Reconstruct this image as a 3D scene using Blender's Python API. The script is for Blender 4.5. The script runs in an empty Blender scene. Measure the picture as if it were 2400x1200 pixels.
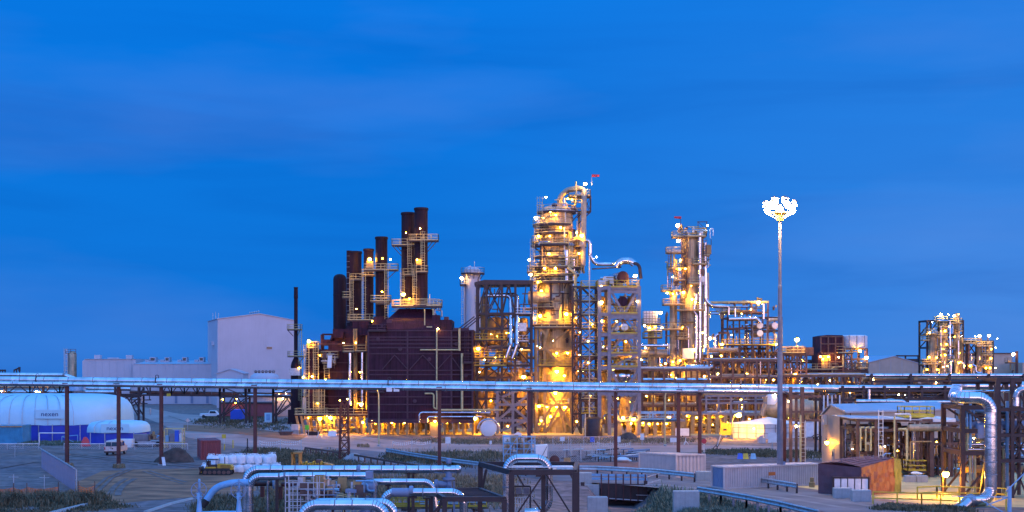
import bpy, math, random
from mathutils import Vector as V, Matrix
R = math.radians
rnd = random.Random(7)
C = bpy.context.scene.collection
F, CH, HY = 3300.0, 13.0, 850.0     # focal length in photo pixels, camera height (m), horizon row

def W(px, py, d):
    return V(((px-1200)*d/F, d, CH-(py-HY)*d/F))
def G(px, py, z=0.0):
    d = (CH-z)*F/(py-HY)
    return W(px, py, d)
def GD(py): return CH*F/(py-HY)
def XX(px, d): return (px-1200)*d/F
def ZZ(py, d): return CH-(py-HY)*d/F
class D:
    """a vertical working plane at distance d; q() gives a point on it, pushed dy metres deeper"""
    def __init__(s, d): s.d = d; s.s = d/F
    def q(s, px, py, dy=0.0): return V((XX(px, s.d), s.d+dy, ZZ(py, s.d)))

# ------------------------------------------------------------------ materials
def nt(m): return m.node_tree.nodes, m.node_tree.links
def mat(name, col, rough=0.6, metal=0.0, var=0.25, scale=1.5, streak=0.0, bump=0.0, col2=None, spec=None, fine=0.0, stretch=None, bands=0.0):
    m = bpy.data.materials.new(name); m.use_nodes = True
    N, L = nt(m); b = N['Principled BSDF']
    b.inputs['Roughness'].default_value = rough; b.inputs['Metallic'].default_value = metal
    if spec is not None: b.inputs['Specular IOR Level'].default_value = spec
    tc = N.new('ShaderNodeTexCoord')
    no = N.new('ShaderNodeTexNoise'); no.inputs['Scale'].default_value = scale; no.inputs['Detail'].default_value = 5
    if stretch:
        ms = N.new('ShaderNodeMapping'); ms.inputs['Scale'].default_value = stretch; L.new(tc.outputs['Object'], ms.inputs['Vector']); L.new(ms.outputs[0], no.inputs['Vector'])
    else: L.new(tc.outputs['Object'], no.inputs['Vector'])
    src = no.outputs['Fac']
    if streak:
        mp = N.new('ShaderNodeMapping'); mp.inputs['Scale'].default_value = (3, 3, 0.12)
        L.new(tc.outputs['Object'], mp.inputs['Vector'])
        n2 = N.new('ShaderNodeTexNoise'); n2.inputs['Scale'].default_value = 1.6; n2.inputs['Detail'].default_value = 4
        L.new(mp.outputs[0], n2.inputs['Vector'])
        mx = N.new('ShaderNodeMix'); mx.data_type = 'FLOAT'; mx.inputs[0].default_value = streak
        L.new(no.outputs['Fac'], mx.inputs[2]); L.new(n2.outputs['Fac'], mx.inputs[3]); src = mx.outputs[0]
    cr = N.new('ShaderNodeValToRGB')
    c2 = col2 or tuple(c*(1+var) for c in col)
    c1 = tuple(c*(1-var) for c in col)
    cr.color_ramp.elements[0].position = 0.34; cr.color_ramp.elements[0].color = (*c1, 1)
    cr.color_ramp.elements[1].position = 0.66; cr.color_ramp.elements[1].color = (*c2, 1)
    L.new(src, cr.inputs[0])
    colour = cr.outputs[0]
    if bands:      # cladding sheets that differ a little from one to the next
        vm = N.new('ShaderNodeVectorMath'); vm.operation = 'SNAP'; vm.inputs[1].default_value = (1.05, 60, 1.05); L.new(tc.outputs['Object'], vm.inputs[0])
        wn = N.new('ShaderNodeTexWhiteNoise'); L.new(vm.outputs[0], wn.inputs['Vector'])
        rb = N.new('ShaderNodeMapRange'); rb.inputs[3].default_value = 1-bands; rb.inputs[4].default_value = 1.0; L.new(wn.outputs['Value'], rb.inputs[0])
        mb = N.new('ShaderNodeMix'); mb.data_type = 'RGBA'; mb.blend_type = 'MULTIPLY'; mb.inputs[0].default_value = 1; L.new(colour, mb.inputs[6]); L.new(rb.outputs[0], mb.inputs[7]); colour = mb.outputs[2]
    L.new(colour, b.inputs['Base Color'])
    if metal:
        mr = N.new('ShaderNodeMapRange'); mr.inputs[1].default_value = .3; mr.inputs[2].default_value = .7
        mr.inputs[3].default_value = max(.03, rough-.04); mr.inputs[4].default_value = rough+.05
        L.new(no.outputs['Fac'], mr.inputs[0]); L.new(mr.outputs[0], b.inputs['Roughness'])
    if bump:
        nb = N.new('ShaderNodeTexNoise'); nb.inputs['Scale'].default_value = fine or scale*4; nb.inputs['Detail'].default_value = 6
        L.new(tc.outputs['Object'], nb.inputs['Vector'])
        bp = N.new('ShaderNodeBump'); bp.inputs['Strength'].default_value = 1.0; bp.inputs['Distance'].default_value = bump
        L.new(nb.outputs['Fac'], bp.inputs['Height']); L.new(bp.outputs[0], b.inputs['Normal'])
    return m
def emit(name, col, strength):
    m = bpy.data.materials.new(name); m.use_nodes = True
    N, L = nt(m); N.remove(N['Principled BSDF'])
    e = N.new('ShaderNodeEmission'); e.inputs[0].default_value = (*col, 1); e.inputs[1].default_value = strength
    L.new(e.outputs[0], N['Material Output'].inputs[0]); return m

M = {}
M['alu'] = mat('aluminium cladding', (.72,.72,.74), .15, 1.0, .16, .9, bump=.010, fine=1.6, bands=.28)
M['seam'] = mat('dull cladding seam', (.20,.21,.24), .5, .6, .2, 2)
M['alu_blue'] = mat('blue grey painted pipe', (.16,.36,.55), .35, 0.0, .12, 1.5)
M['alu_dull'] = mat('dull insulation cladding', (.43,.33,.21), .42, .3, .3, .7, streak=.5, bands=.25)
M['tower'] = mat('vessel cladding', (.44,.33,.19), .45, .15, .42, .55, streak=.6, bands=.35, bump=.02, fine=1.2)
M['rust'] = mat('rust red furnace plate', (.040,.011,.024), .6, 0.0, .5, .5, streak=.6, spec=.2, bands=.25)
M['rust_trim'] = mat('furnace stiffener', (.052,.017,.030), .6, 0.0, .25, 1.5)
M['stack'] = mat('dark stack steel', (.022,.008,.014), .6, 0.0, .45, .8, streak=.7, spec=.2)
M['post'] = mat('oxide red steel', (.075,.018,.016), .55, 0.0, .3, 1.2)
M['dark'] = mat('dark brown steel', (.030,.014,.015), .5, 0.0, .3, 1.5)
M['brown'] = mat('brown primed steel', (.11,.055,.042), .55, 0.0, .3, 1.5)
M['black'] = mat('black rubber', (.012,.012,.014), .7, 0.0, .3, 2)
M['grey'] = mat('grey painted steel', (.165,.158,.185), .5, 0.0, .18, 1.5)
M['tan'] = mat('tan fireproofed steel', (.33,.21,.085), .7, 0.0, .25, 1.0, streak=.3)
M['galv'] = mat('galvanised steel', (.42,.45,.48), .4, .7, .18, 3)
M['yellow'] = mat('yellow handrail paint', (.50,.37,.03), .45, 0.0, .18, 2)
M['cream'] = mat('cream rail paint', (.47,.40,.19), .5, 0.0, .2, 2)
M['white'] = mat('white paint', (.66,.66,.66), .5, 0.0, .1, 1.5)
M['wall'] = mat('pale metal siding', (.46,.44,.48), .5, 0.0, .07, .25, streak=.4)
M['roof'] = mat('pale metal roof', (.36,.41,.48), .4, .2, .1, .4)
M['beige'] = mat('beige metal siding', (.46,.34,.25), .55, 0.0, .1, .5, streak=.3)
M['cont_white'] = mat('white container paint', (.54,.43,.39), .5, 0.0, .16, 1.2, streak=.5)
M['blue_and_shade'] = mat('blue grey paint and container shade', (.17,.22,.32), .5, 0.0, .1, 1.2, streak=.4)  # real blue grey paint, and shade painted on the long container's end wall
M['cont_red'] = mat('red container paint', (.25,.055,.06), .55, 0.0, .2, 1.2, streak=.5)
M['teal'] = mat('teal siding', (.04,.26,.42), .5, 0.0, .12, 1)
M['orange'] = mat('orange paint', (.65,.16,.03), .5, 0.0, .1, 2)
M['red'] = mat('red paint', (.55,.04,.05), .5, 0.0, .1, 2)
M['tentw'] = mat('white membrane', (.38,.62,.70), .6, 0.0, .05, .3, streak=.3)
M['tentb'] = mat('blue membrane', (.022,.05,.42), .6, 0.0, .12, .6)
M['navy'] = mat('navy lettering', (.01,.03,.16), .6, 0.0, .05, 1)
M['signblue'] = mat('blue sign', (.02,.10,.55), .5, 0.0, .05, 1)
M['glass'] = mat('dark glass', (.02,.03,.04), .1, 0.0, .1, 1)
M['tarp'] = mat('red brown tarpaulin', (.13,.05,.058), .6, 0.0, .2, .8, streak=.3, bump=.05, fine=1.6)
M['tarpg'] = mat('green tarpaulin', (.10,.13,.06), .6, 0.0, .2, .8, bump=.05, fine=1.6)
M['canvas'] = mat('white canvas', (.70,.68,.66), .7, 0.0, .08, .7, bump=.03, fine=1.2)
M['bag'] = mat('woven bag fabric', (.68,.72,.76), .8, 0.0, .1, 2.5, bump=.03)
M['concrete'] = mat('concrete', (.32,.33,.33), .85, 0.0, .15, 2, streak=.4, bump=.01)
M['pad'] = mat('sandy concrete pad', (.50,.38,.17), .9, 0.0, .14, .6, bump=.01)
M['asphalt'] = mat('worn asphalt', (.112,.112,.128), .85, 0.0, .32, .5, bump=.03, fine=3, stretch=(.25,.55,1))
M['dirtroad'] = mat('packed dirt', (.35,.235,.21), .95, 0.0, .2, .15, bump=.02, fine=3)
M['redsoil'] = mat('red soil', (.30,.11,.075), .95, 0.0, .25, .7, bump=.06, fine=2)
M['tracksoil'] = mat('churned soil', (.27,.115,.055), .95, 0.0, .5, .45, bump=.14, fine=1.1, stretch=(.5,.9,1))
M['pile'] = mat('dark soil heap', (.075,.05,.04), .95, 0.0, .4, 1.0, bump=.12, fine=2.5)
M['straw'] = mat('dry straw', (.30,.22,.10), .9, 0.0, .3, 3)
M['weed'] = mat('weed green', (.055,.07,.032), .8, 0.0, .5, 1.6, col2=(.19,.15,.08))
M['weed2'] = mat('sage green', (.075,.14,.11), .8, 0.0, .5, 1.6, col2=(.20,.24,.16))
M['dry'] = mat('dry yellow green', (.17,.12,.06), .85, 0.0, .5, 1.4, col2=(.33,.24,.13))
M['dozer'] = mat('machine yellow', (.50,.30,.02), .5, 0.0, .2, 2)
M['amber'] = mat('machine orange', (.45,.20,.04), .55, 0.0, .25, 2)
M['skin_wood'] = mat('plywood', (.42,.27,.13), .7, 0.0, .2, 2)
SOD = (1.0, .45, .018)
WARM = (1.0, .55, .14)
M['lit'] = emit('sodium bulb', SOD, 300)
M['lit2'] = emit('bright sodium bulb', SOD, 680)
M['litw'] = emit('pale bulb', WARM, 230)
M['litm'] = emit('mast bulb', (1.0,.60,.26), 1000)
M['litf'] = emit('distant sodium bulb', SOD, 120)
M['litx'] = emit('flood bulb', SOD, 1300)
M['litc'] = emit('cool white bulb', (.85,.95,1.0), 80)

# ------------------------------------------------------------------ mesh builder
class MB:
    def __init__(s): s.v = []; s.f = []; s.seam = set()
    def quad(s, *p):
        n = len(s.v); s.v += [V(x) for x in p]; s.f.append(tuple(range(n, n+len(p))))
    def box(s, x0, x1, y0, y1, z0, z1):
        n = len(s.v)
        s.v += [V((x, y, z)) for z in (z0, z1) for x, y in ((x0,y0),(x1,y0),(x1,y1),(x0,y1))]
        s.f += [tuple(n+i for i in t) for t in ((3,2,1,0),(4,5,6,7),(0,1,5,4),(1,2,6,5),(2,3,7,6),(3,0,4,7))]
        return s
    def beam(s, p, q, w, h=None):
        p, q = V(p), V(q); h = h or w; d = q-p
        if d.length < 1e-6: return s
        d.normalize()
        up = V((0,0,1)) if abs(d.z) < .95 else V((0,1,0))
        a = d.cross(up).normalized()*w/2; b = a.cross(d).normalized()*h/2
        n = len(s.v)
        for c in (p, q): s.v += [c-a-b, c+a-b, c+a+b, c-a+b]
        s.f += [tuple(n+i for i in t) for t in ((0,1,2,3),(7,6,5,4),(4,5,1,0),(5,6,2,1),(6,7,3,2),(7,4,0,3))]
        return s
    def obox(s, o, ex, ey, z0, z1):
        """box on a parallelogram footprint o, o+ex, o+ex+ey, o+ey"""
        o, ex, ey = V(o), V(ex), V(ey); n = len(s.v)
        for z in (z0, z1):
            for c in (o, o+ex, o+ex+ey, o+ey): s.v.append(V((c.x, c.y, z)))
        s.f += [tuple(n+i for i in t) for t in ((3,2,1,0),(4,5,6,7),(0,1,5,4),(1,2,6,5),(2,3,7,6),(3,0,4,7))]
        return s
    def loft(s, rings, cap0=True, cap1=True, closed=True):
        n0 = len(s.v); k = len(rings[0])
        for r in rings: s.v += [V(p) for p in r]
        for i in range(len(rings)-1):
            for j in range(k if closed else k-1):
                a = n0+i*k+j; b = n0+i*k+(j+1) % k
                s.f.append((a, b, b+k, a+k))
        if cap0: s.f.append(tuple(n0+j for j in reversed(range(k))))
        if cap1: s.f.append(tuple(n0+(len(rings)-1)*k+j for j in range(k)))
        return s
    def tube(s, pts, r, seg=12, br=None, gores=6, ring=None, cap=True, r1=None):
        pts = [V(p) for p in pts]; st = []
        br = 3*r if br is None else br
        def straight(a, b):
            st.append((a, (b-a).normalized(), 1.0))
            L_ = (b-a).length
            if ring and L_ > ring*1.4:
                n = int(L_/ring); t = (b-a).normalized(); e = min(.05, r*.15)
                for k in range(1, n):
                    c = a+(b-a)*k/n
                    for o, m in ((-e, 1), (-e*.9, 1.045), (e*.9, 1.045), (e, 1)): st.append((c+t*o, t, m))
            st.append((b, (b-a).normalized(), 1.0))
        cur = pts[0]
        for i in range(1, len(pts)):
            if i == len(pts)-1: straight(cur, pts[i]); break
            a, b, c = pts[i-1], pts[i], pts[i+1]
            u, w = (b-a).normalized(), (c-b).normalized()
            th = u.angle(w, 0)
            if th < .02: straight(cur, b); cur = b; continue
            t = br*math.tan(th/2); lim = .49*min((b-a).length, (c-b).length); t = min(t, lim)
            rr = t/math.tan(th/2)
            s0, s1 = b-u*t, b+w*t
            if (s0-cur).length > 1e-4: straight(cur, s0)
            nrm = (w-u*w.dot(u)).normalized(); cen = s0+nrm*rr
            for k in range(gores+1):
                an = th*k/gores
                p = cen - nrm*rr*math.cos(an) + u*rr*math.sin(an)
                tn = (u*math.cos(an)+nrm*math.sin(an)).normalized()
                if ring and 0 < k < gores:
                    e = min(.032, r*.1)
                    for o, m in ((-e, 1), (-e*.8, 1.04), (e*.8, 1.04), (e, 1)): st.append((p+tn*o, tn, m))
                else: st.append((p, tn, 1.0))
            cur = s1
        nv = None; rings = []; flag = []
        tot = max(1, len(st)-1)
        for i, (p, t, m) in enumerate(st):
            if nv is None:
                up = V((0,0,1)) if abs(t.z) < .9 else V((1,0,0))
                nv = t.cross(up).normalized(); pt = t
            else:
                nv = pt.rotation_difference(t) @ nv; nv = (nv-t*nv.dot(t)).normalized(); pt = t
            bv = t.cross(nv); rr = r*m if r1 is None else (r+(r1-r)*i/tot)*m
            if m > 1: flag.append(i)
            rings.append([p+(nv*math.cos(2*math.pi*j/seg)+bv*math.sin(2*math.pi*j/seg))*rr for j in range(seg)])
        f0 = len(s.f)
        s.loft(rings, cap, cap)
        for a, c in zip(flag, flag[1:]):
            if c == a+1: s.seam.update(range(f0+a*seg, f0+a*seg+seg))
        return s
    def lathe(s, c, prof, seg=24, axis='z'):
        c = V(c); rings = []
        for r, h in prof:
            rg = []
            for j in range(seg):
                a = 2*math.pi*j/seg; x, y = r*math.cos(a), r*math.sin(a)
                rg.append(c+{'z': V((x, y, h)), 'x': V((h, x, y)), 'y': V((y, h, x))}[axis])
            rings.append(rg)
        return s.loft(rings)
    def ball(s, c, r, seg=8, n=5, sz=1.0):
        return s.lathe(c, [(max(.001, r*math.sin(math.pi*i/n)), -r*sz*math.cos(math.pi*i/n)) for i in range(n+1)], seg)
    def prism(s, poly, ext):
        n = len(s.v); k = len(poly); e = V(ext)
        s.v += [V(p) for p in poly]+[V(p)+e for p in poly]
        s.f.append(tuple(n+i for i in reversed(range(k)))); s.f.append(tuple(n+k+i for i in range(k)))
        for i in range(k):
            j = (i+1) % k; s.f.append((n+i, n+j, n+k+j, n+k+i))
        return s
    def rail(s, pts, h=1.1, sp=1.6, t=.07, toe=True, mid=True):
        pts = [V(p) for p in pts]
        for a, b in zip(pts, pts[1:]):
            L_ = (b-a).length; n = max(1, round(L_/sp))
            for hh in ((h, h*.52) if mid else (h,)): s.beam(a+V((0,0,hh)), b+V((0,0,hh)), t)
            if toe: s.beam(a+V((0,0,.1)), b+V((0,0,.1)), .03, .16)
            for k in range(n+1):
                c = a+(b-a)*k/n; s.beam(c, c+V((0,0,h)), t)
        return s
    def ladder(s, p, top, w=.55, cage=True, face=-1, t=.07):
        p = V(p); z0, z1 = p.z, top
        for sx in (-w/2, w/2): s.beam((p.x+sx, p.y, z0), (p.x+sx, p.y, z1), t)
        z = z0+.3
        while z < z1: s.beam((p.x-w/2, p.y, z), (p.x+w/2, p.y, z), t*.6); z += .45
        if cage:
            pts = [(math.cos(a)*w*.75, face*math.sin(a)*w*1.2) for a in [math.pi*k/4 for k in range(5)]]
            for q in pts[1:4]: s.beam((p.x+q[0], p.y+q[1], z0+2), (p.x+q[0], p.y+q[1], z1+.9), t*.6)
            z = z0+2
            while z < z1+1:
                for a, b in zip(pts, pts[1:]): s.beam((p.x+a[0], p.y+a[1], z), (p.x+b[0], p.y+b[1], z), t*.6)
                z += 1.3
        return s
    def xbrace(s, a, b, c, d, w):      # a,b lower left/right, c,d upper left/right
        s.beam(a, d, w); s.beam(b, c, w); return s
    def build(s, name, m, parent=None, smooth=True, ang=32):
        me = bpy.data.meshes.new(name)
        if parent is None:
            xs = [v.x for v in s.v]; ys = [v.y for v in s.v]; zs = [v.z for v in s.v]
            off = V(((min(xs)+max(xs))/2, (min(ys)+max(ys))/2, min(zs)))
        else:
            r = parent
            while r.parent: r = r.parent
            off = V(r['o'])
        me.from_pydata([v-off for v in s.v], [], s.f); me.update()
        o = bpy.data.objects.new(name, me); C.objects.link(o)
        me.materials.append(M[m] if isinstance(m, str) else m)
        if s.seam:
            me.materials.append(M['seam'])
            for i in s.seam: me.polygons[i].material_index = 1
        if smooth:
            me.polygons.foreach_set('use_smooth', [True]*len(me.polygons)); me.set_sharp_from_angle(angle=R(ang))
        if parent is None: o.location = off; o['o'] = tuple(off)
        else: o.parent = parent
        return o

def tag(o, label=None, cat=None, group=None, kind=None):
    if label: o['label'] = label
    if cat: o['category'] = cat
    if group: o['group'] = group
    if kind: o['kind'] = kind
    return o
def thing(name, label, cat, loc, group=None):
    o = bpy.data.objects.new(name, None); C.objects.link(o); o.location = V(loc); o['o'] = tuple(V(loc))
    o.empty_display_size = .5
    return tag(o, label, cat, group)
def dup(o, loc, label=None, rz=None):
    def cp(x, par):
        c = x.copy(); C.objects.link(c); c.parent = par
        for ch in x.children: cp(ch, c)
        return c
    c = cp(o, None); c.location = V(loc)
    if rz is not None: c.rotation_euler.z = rz
    if label: c['label'] = label
    return c
_bulb = {}
def lamp(parent, p, r=.26, m='lit', name='lamp', body='dark', hang=True, down=.0):
    """a flood lamp: hood, short bracket and its glowing bulb"""
    r *= .52 if r < .35 else .68; p = V(p); h = MB()
    h.lathe(p+V((0,0,r*.55)), [(r*1.15, 0), (r*1.1, r*.12), (r*.5, r*.55), (r*.15, r*.7)], 8)
    h.beam(p+V((0,0,r*1.2)), p+V((0,r*1.4,r*1.6)), .08)
    if down: h.beam(p+V((0,r*1.4,r*1.6)), p+V((0,r*1.4,-down)), .1)
    lo = h.build(name, body, parent)
    b = MB(); b.ball(p, r, 8, 6); b.build('bulb', m, lo)
    return lo
def lettering(txt, p, h, m, parent, ux=V((1,0,0)), depth=.02, name='lettering', sx=1.0, centre=True):
    cu = bpy.data.curves.new('lettering', 'FONT'); cu.body = txt; cu.size = h*1.4; cu.extrude = depth/2
    cu.resolution_u = 3
    if centre: cu.align_x = 'CENTER'
    o = bpy.data.objects.new('lettering', cu); C.objects.link(o)
    bpy.context.view_layer.update()
    me = bpy.data.meshes.new_from_object(o.evaluated_get(bpy.context.evaluated_depsgraph_get()))
    C.objects.unlink(o); bpy.data.objects.remove(o)
    r = parent
    while r.parent: r = r.parent
    ux = V(ux).normalized(); uz = V((0,0,1)); n = ux.cross(uz)
    for v in me.vertices: v.co = V(p)-V(r['o'])+ux*v.co.x*sx+uz*v.co.y+n*v.co.z
    t = bpy.data.objects.new(name, me); C.objects.link(t); t.parent = parent
    me.materials.clear(); me.materials.append(M[m]); return t

# ---------------- steelwork helpers used all over the plant (px rows/columns on a plane at distance d)
def steel(parent, xs, ys, d, depth, w=.32, m='dark', brace='', base=True, name='frame', bw=None, nd=1):
    """columns at xs, floor beams at rows ys, front plane at d and the back planes behind it"""
    k = D(d); b = MB(); zb = 0 if base else None
    z = [ZZ(y, d) for y in ys]; X = [XX(x, d) for x in xs]
    zbot = min(z) if not base else 0.0; ztop = max(z)
    Y = [d+depth*i/nd for i in range(nd+1)]
    for x in X:
        for y in Y: b.beam((x, y, zbot), (x, y, ztop+w/2), w)
    for zz in z:
        for y in Y: b.beam((X[0], y, zz), (X[-1], y, zz), w*.7, w)
        for x in X: b.beam((x, Y[0], zz), (x, Y[-1], zz), w*.7, w)
    o = b.build(name, m, parent)
    bw = bw or w*.6; zs = sorted(z)
    if base: zs = [0.0]+zs
    for y in ((Y[0], Y[-1]) if brace else ()):
        c = MB()
        for i in range(len(zs)-1):
            for j in range(len(X)-1):
                a, bb = zs[i], zs[i+1]; x0, x1 = X[j], X[j+1]
                kind = brace[(i*(len(X)-1)+j) % len(brace)]
                if 1:
                    if kind == 'x': c.beam((x0,y,a),(x1,y,bb),bw); c.beam((x1,y,a),(x0,y,bb),bw)
                    elif kind == '/': c.beam((x0,y,a),(x1,y,bb),bw)
                    elif kind == '\\': c.beam((x1,y,a),(x0,y,bb),bw)
                    elif kind == '^': xm=(x0+x1)/2; c.beam((x0,y,a),(xm,y,bb),bw); c.beam((x1,y,a),(xm,y,bb),bw)
                    elif kind == 'v': xm=(x0+x1)/2; c.beam((x0,y,bb),(xm,y,a),bw); c.beam((x1,y,bb),(xm,y,a),bw)
        if c.v: c.build('bracing', m, parent)
    return o
def platform(parent, x0, x1, y, d, depth, rm='cream', dm='dark', h=1.1, sides=True, back=True, thick=.22, t=.075):
    k = D(d); z = ZZ(y, d); X0, X1 = XX(x0, d), XX(x1, d)
    p = MB().box(X0, X1, d, d+depth, z-thick, z).build('platform', dm, parent)
    r = MB(); a = V((X0, d+.05, z)); b = V((X1, d+.05, z)); c = V((X1, d+depth-.05, z)); e = V((X0, d+depth-.05, z))
    pts = [e, a, b, c] if sides else [a, b]
    r.rail(pts, h, 1.5, t)
    if back: r.rail([c, e], h, 1.5, t)
    r.build('railing', rm, p)
    return p
def ringplat(parent, c, z, r0, r1, a0=0, a1=360, rm='cream', dm='dark', h=1.1, t=.075):
    n = max(4, int(abs(a1-a0)/18)); p = MB(); ps = []
    for i in range(n+1):
        a = R(a0+(a1-a0)*i/n); ps.append((math.cos(a), math.sin(a)))
    for i in range(n):
        q = [V((c.x+u*r, c.y+v*r, z)) for (u, v), r in ((ps[i], r0), (ps[i+1], r0), (ps[i+1], r1), (ps[i], r1))]
        p.prism([v-V((0,0,.36)) for v in q], (0,0,.36))
    for i in range(0, n+1, 2):
        u, v = ps[i]; p.beam((c.x+u*r0, c.y+v*r0, z-1.3), (c.x+u*(r1-.1), c.y+v*(r1-.1), z-.2), .12)
    o = p.build('platform', dm, parent)
    rl = MB(); rl.rail([V((c.x+u*(r1-.05), c.y+v*(r1-.05), z)) for u, v in ps], h, 1.6, t); rl.build('railing', rm, o)
    return o
def tubepx(parent, pts, d, r, m='alu', name='pipe', **kw):
    """pipe through photo positions at distance d; a third value is extra depth"""
    k = D(d); b = MB(); b.tube([k.q(p[0], p[1], p[2] if len(p) > 2 else 0) for p in pts], r, **kw)
    return b.build(name, m, parent)
def clutter(parent, x0, x1, y0, y1, d, depth, n, seed, mats=('alu_dull','alu','brown','tan','galv'), rr=(.08,.3), vert=.5):
    """process piping threading a bay: runs, drops and elbows, every run its own part"""
    q = random.Random(seed); k = D(d)
    for i in range(n):
        r = rr[0]+(rr[1]-rr[0])*q.random()**2; dy = q.uniform(.3, depth); m = q.choice(mats)
        xa, ya = q.uniform(x0, x1), q.uniform(y0, y1); t = q.random()
        if t < vert*.6:
            yb = min(y1, ya+q.uniform(.25, .9)*(y1-y0)); pts = [(xa, ya, dy), (xa, yb, dy)]
        elif t < vert:
            yb = min(y1, ya+q.uniform(.2, .6)*(y1-y0)); xb = min(x1, max(x0, xa+q.choice((-1,1))*q.uniform(6, 30)))
            pts = [(xb, ya, dy), (xa, ya, dy), (xa, yb, dy)]
        elif t < .85:
            xb = min(x1, xa+q.uniform(.3, .9)*(x1-x0)); pts = [(xa, ya, dy), (xb, ya, dy)]
        else:
            xb = min(x1, xa+q.uniform(15, 50)); yb = min(y1, ya+q.uniform(8, 30)); yc = min(y1, yb+q.uniform(5, 25))
            xm = (xa+xb)/2; pts = [(xa, ya, dy), (xm, ya, dy), (xm, yb, dy), (xb, yb, dy)]
        ok = sum((k.q(*p2)-k.q(*p1)).length for p1, p2 in zip(pts, pts[1:]))
        if ok < 1.0: continue
        tubepx(parent, pts, d, r, m, seg=8, gores=3, br=2.2*r)
def valves(parent, x0, x1, y0, y1, d, depth, n, seed):
    """instrument boxes, valve bodies and small drums standing on the floors"""
    q = random.Random(seed); k = D(d)
    for i in range(n):
        p = k.q(q.uniform(x0, x1), q.uniform(y0, y1), q.uniform(.4, depth)); s = q.uniform(.25, .6); b = MB()
        if q.random() < .5:
            b.lathe(p, [(s*.5, -s), (s*.5, s*.2), (s*.8, s*.25), (s*.8, s*.4), (s*.3, s*.45), (s*.3, s), (s*.05, s*1.1)], 8)
        else:
            b.box(p.x-s*.6, p.x+s*.6, p.y-s*.3, p.y+s*.3, p.z-s, p.z+s); b.box(p.x-s*.1, p.x+s*.1, p.y-.05, p.y+.05, p.z-s*2.2, p.z-s)
        b.build('valve' if len(b.f) > 14 else 'instrument_box', q.choice(('alu_dull','galv','tan','brown')), parent)
# ------------------------------------------------------------------ world, sun, camera
sc = bpy.context.scene
w = bpy.data.worlds.new('World'); sc.world = w; w.use_nodes = True
N, L = w.node_tree.nodes, w.node_tree.links
N.clear()
out = N.new('ShaderNodeOutputWorld'); add = N.new('ShaderNodeAddShader')
b1 = N.new('ShaderNodeBackground'); b2 = N.new('ShaderNodeBackground')
sky = N.new('ShaderNodeTexSky'); sky.sky_type = 'NISHITA'; sky.sun_disc = False
sky.sun_elevation = R(1.0); sky.sun_rotation = R(125); sky.ozone_density = 6; sky.dust_density = .3
L.new(sky.outputs[0], b1.inputs[0]); b1.inputs[1].default_value = .012
tc = N.new('ShaderNodeTexCoord'); sp = N.new('ShaderNodeSeparateXYZ'); L.new(tc.outputs['Generated'], sp.inputs[0])
def ramp(src, a, b_, cols):
    mr = N.new('ShaderNodeMapRange'); mr.inputs[1].default_value = a; mr.inputs[2].default_value = b_; L.new(src, mr.inputs[0])
    cr = N.new('ShaderNodeValToRGB'); L.new(mr.outputs[0], cr.inputs[0]); e = cr.color_ramp.elements
    while len(e) < len(cols): e.new(.5)
    for i, (p, c) in enumerate(cols): e[i].position = p; e[i].color = (*c, 1)
    return cr.outputs[0]
def mix(f, a, b_, mode='MIX'):
    m = N.new('ShaderNodeMix'); m.data_type = 'RGBA'; m.blend_type = mode
    if isinstance(f, float): m.inputs[0].default_value = f
    else: L.new(f, m.inputs[0])
    for i, x in ((6, a), (7, b_)):
        if isinstance(x, tuple): m.inputs[i].default_value = (*x, 1)
        else: L.new(x, m.inputs[i])
    return m.outputs[2]
front = ramp(sp.outputs['Z'], 0.0, .30, [(0, (.004,.165,.66)), (.35, (.003,.175,.70)), (.75, (.002,.175,.73)), (1, (.002,.195,.80))])
right = ramp(sp.outputs['Z'], 0.0, .30, [(0, (.055,.24,.74)), (.4, (.026,.21,.73)), (1, (.005,.185,.74))])
xr = N.new('ShaderNodeMapRange'); xr.interpolation_type = 'SMOOTHSTEP'; xr.inputs[1].default_value = -.12; xr.inputs[2].default_value = .36; L.new(sp.outputs['X'], xr.inputs[0])
fcol = mix(xr.outputs[0], front, right)
# streaky dusk cloud: long flat veils
mp = N.new('ShaderNodeMapping'); mp.inputs['Scale'].default_value = (2.2, 2.2, 22); mp.inputs['Rotation'].default_value = (0, R(4), 0); L.new(tc.outputs['Generated'], mp.inputs[0])
n1 = N.new('ShaderNodeTexNoise'); n1.inputs['Scale'].default_value = 1.3; n1.inputs['Detail'].default_value = 6; n1.inputs['Roughness'].default_value = .52; n1.inputs['Distortion'].default_value = .6; L.new(mp.outputs[0], n1.inputs[0])
cl = ramp(n1.outputs['Fac'], .3, .72, [(0, (.84,.87,.91)), (.45, (1,1,1)), (1, (1.0,1.07,1.05))])
fcol = mix(1.0, fcol, cl, 'MULTIPLY')
n3 = N.new('ShaderNodeTexNoise'); n3.inputs['Scale'].default_value = .8; n3.inputs['Detail'].default_value = 5
mp3 = N.new('ShaderNodeMapping'); mp3.inputs['Scale'].default_value = (3, 3, 13); mp3.inputs['Location'].default_value = (3, 1, 2); L.new(tc.outputs['Generated'], mp3.inputs[0]); L.new(mp3.outputs[0], n3.inputs[0])
veil = ramp(n3.outputs['Fac'], .48, .75, [(0, (0,0,0)), (1, (.040,.030,.012))])
fcol = mix(1.0, fcol, veil, 'ADD')
over = ramp(sp.outputs['Z'], 0.3, 1.0, [(0, (.004,.18,.80)), (.4, (.06,.31,1.0)), (1, (.11,.38,1.05))])
zr = N.new('ShaderNodeMapRange'); zr.inputs[1].default_value = .27; zr.inputs[2].default_value = .40; L.new(sp.outputs['Z'], zr.inputs[0])
over = mix(1.0, over, (2.1,1.85,1.6), 'MULTIPLY')
fcol = mix(zr.outputs[0], fcol, over)
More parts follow.
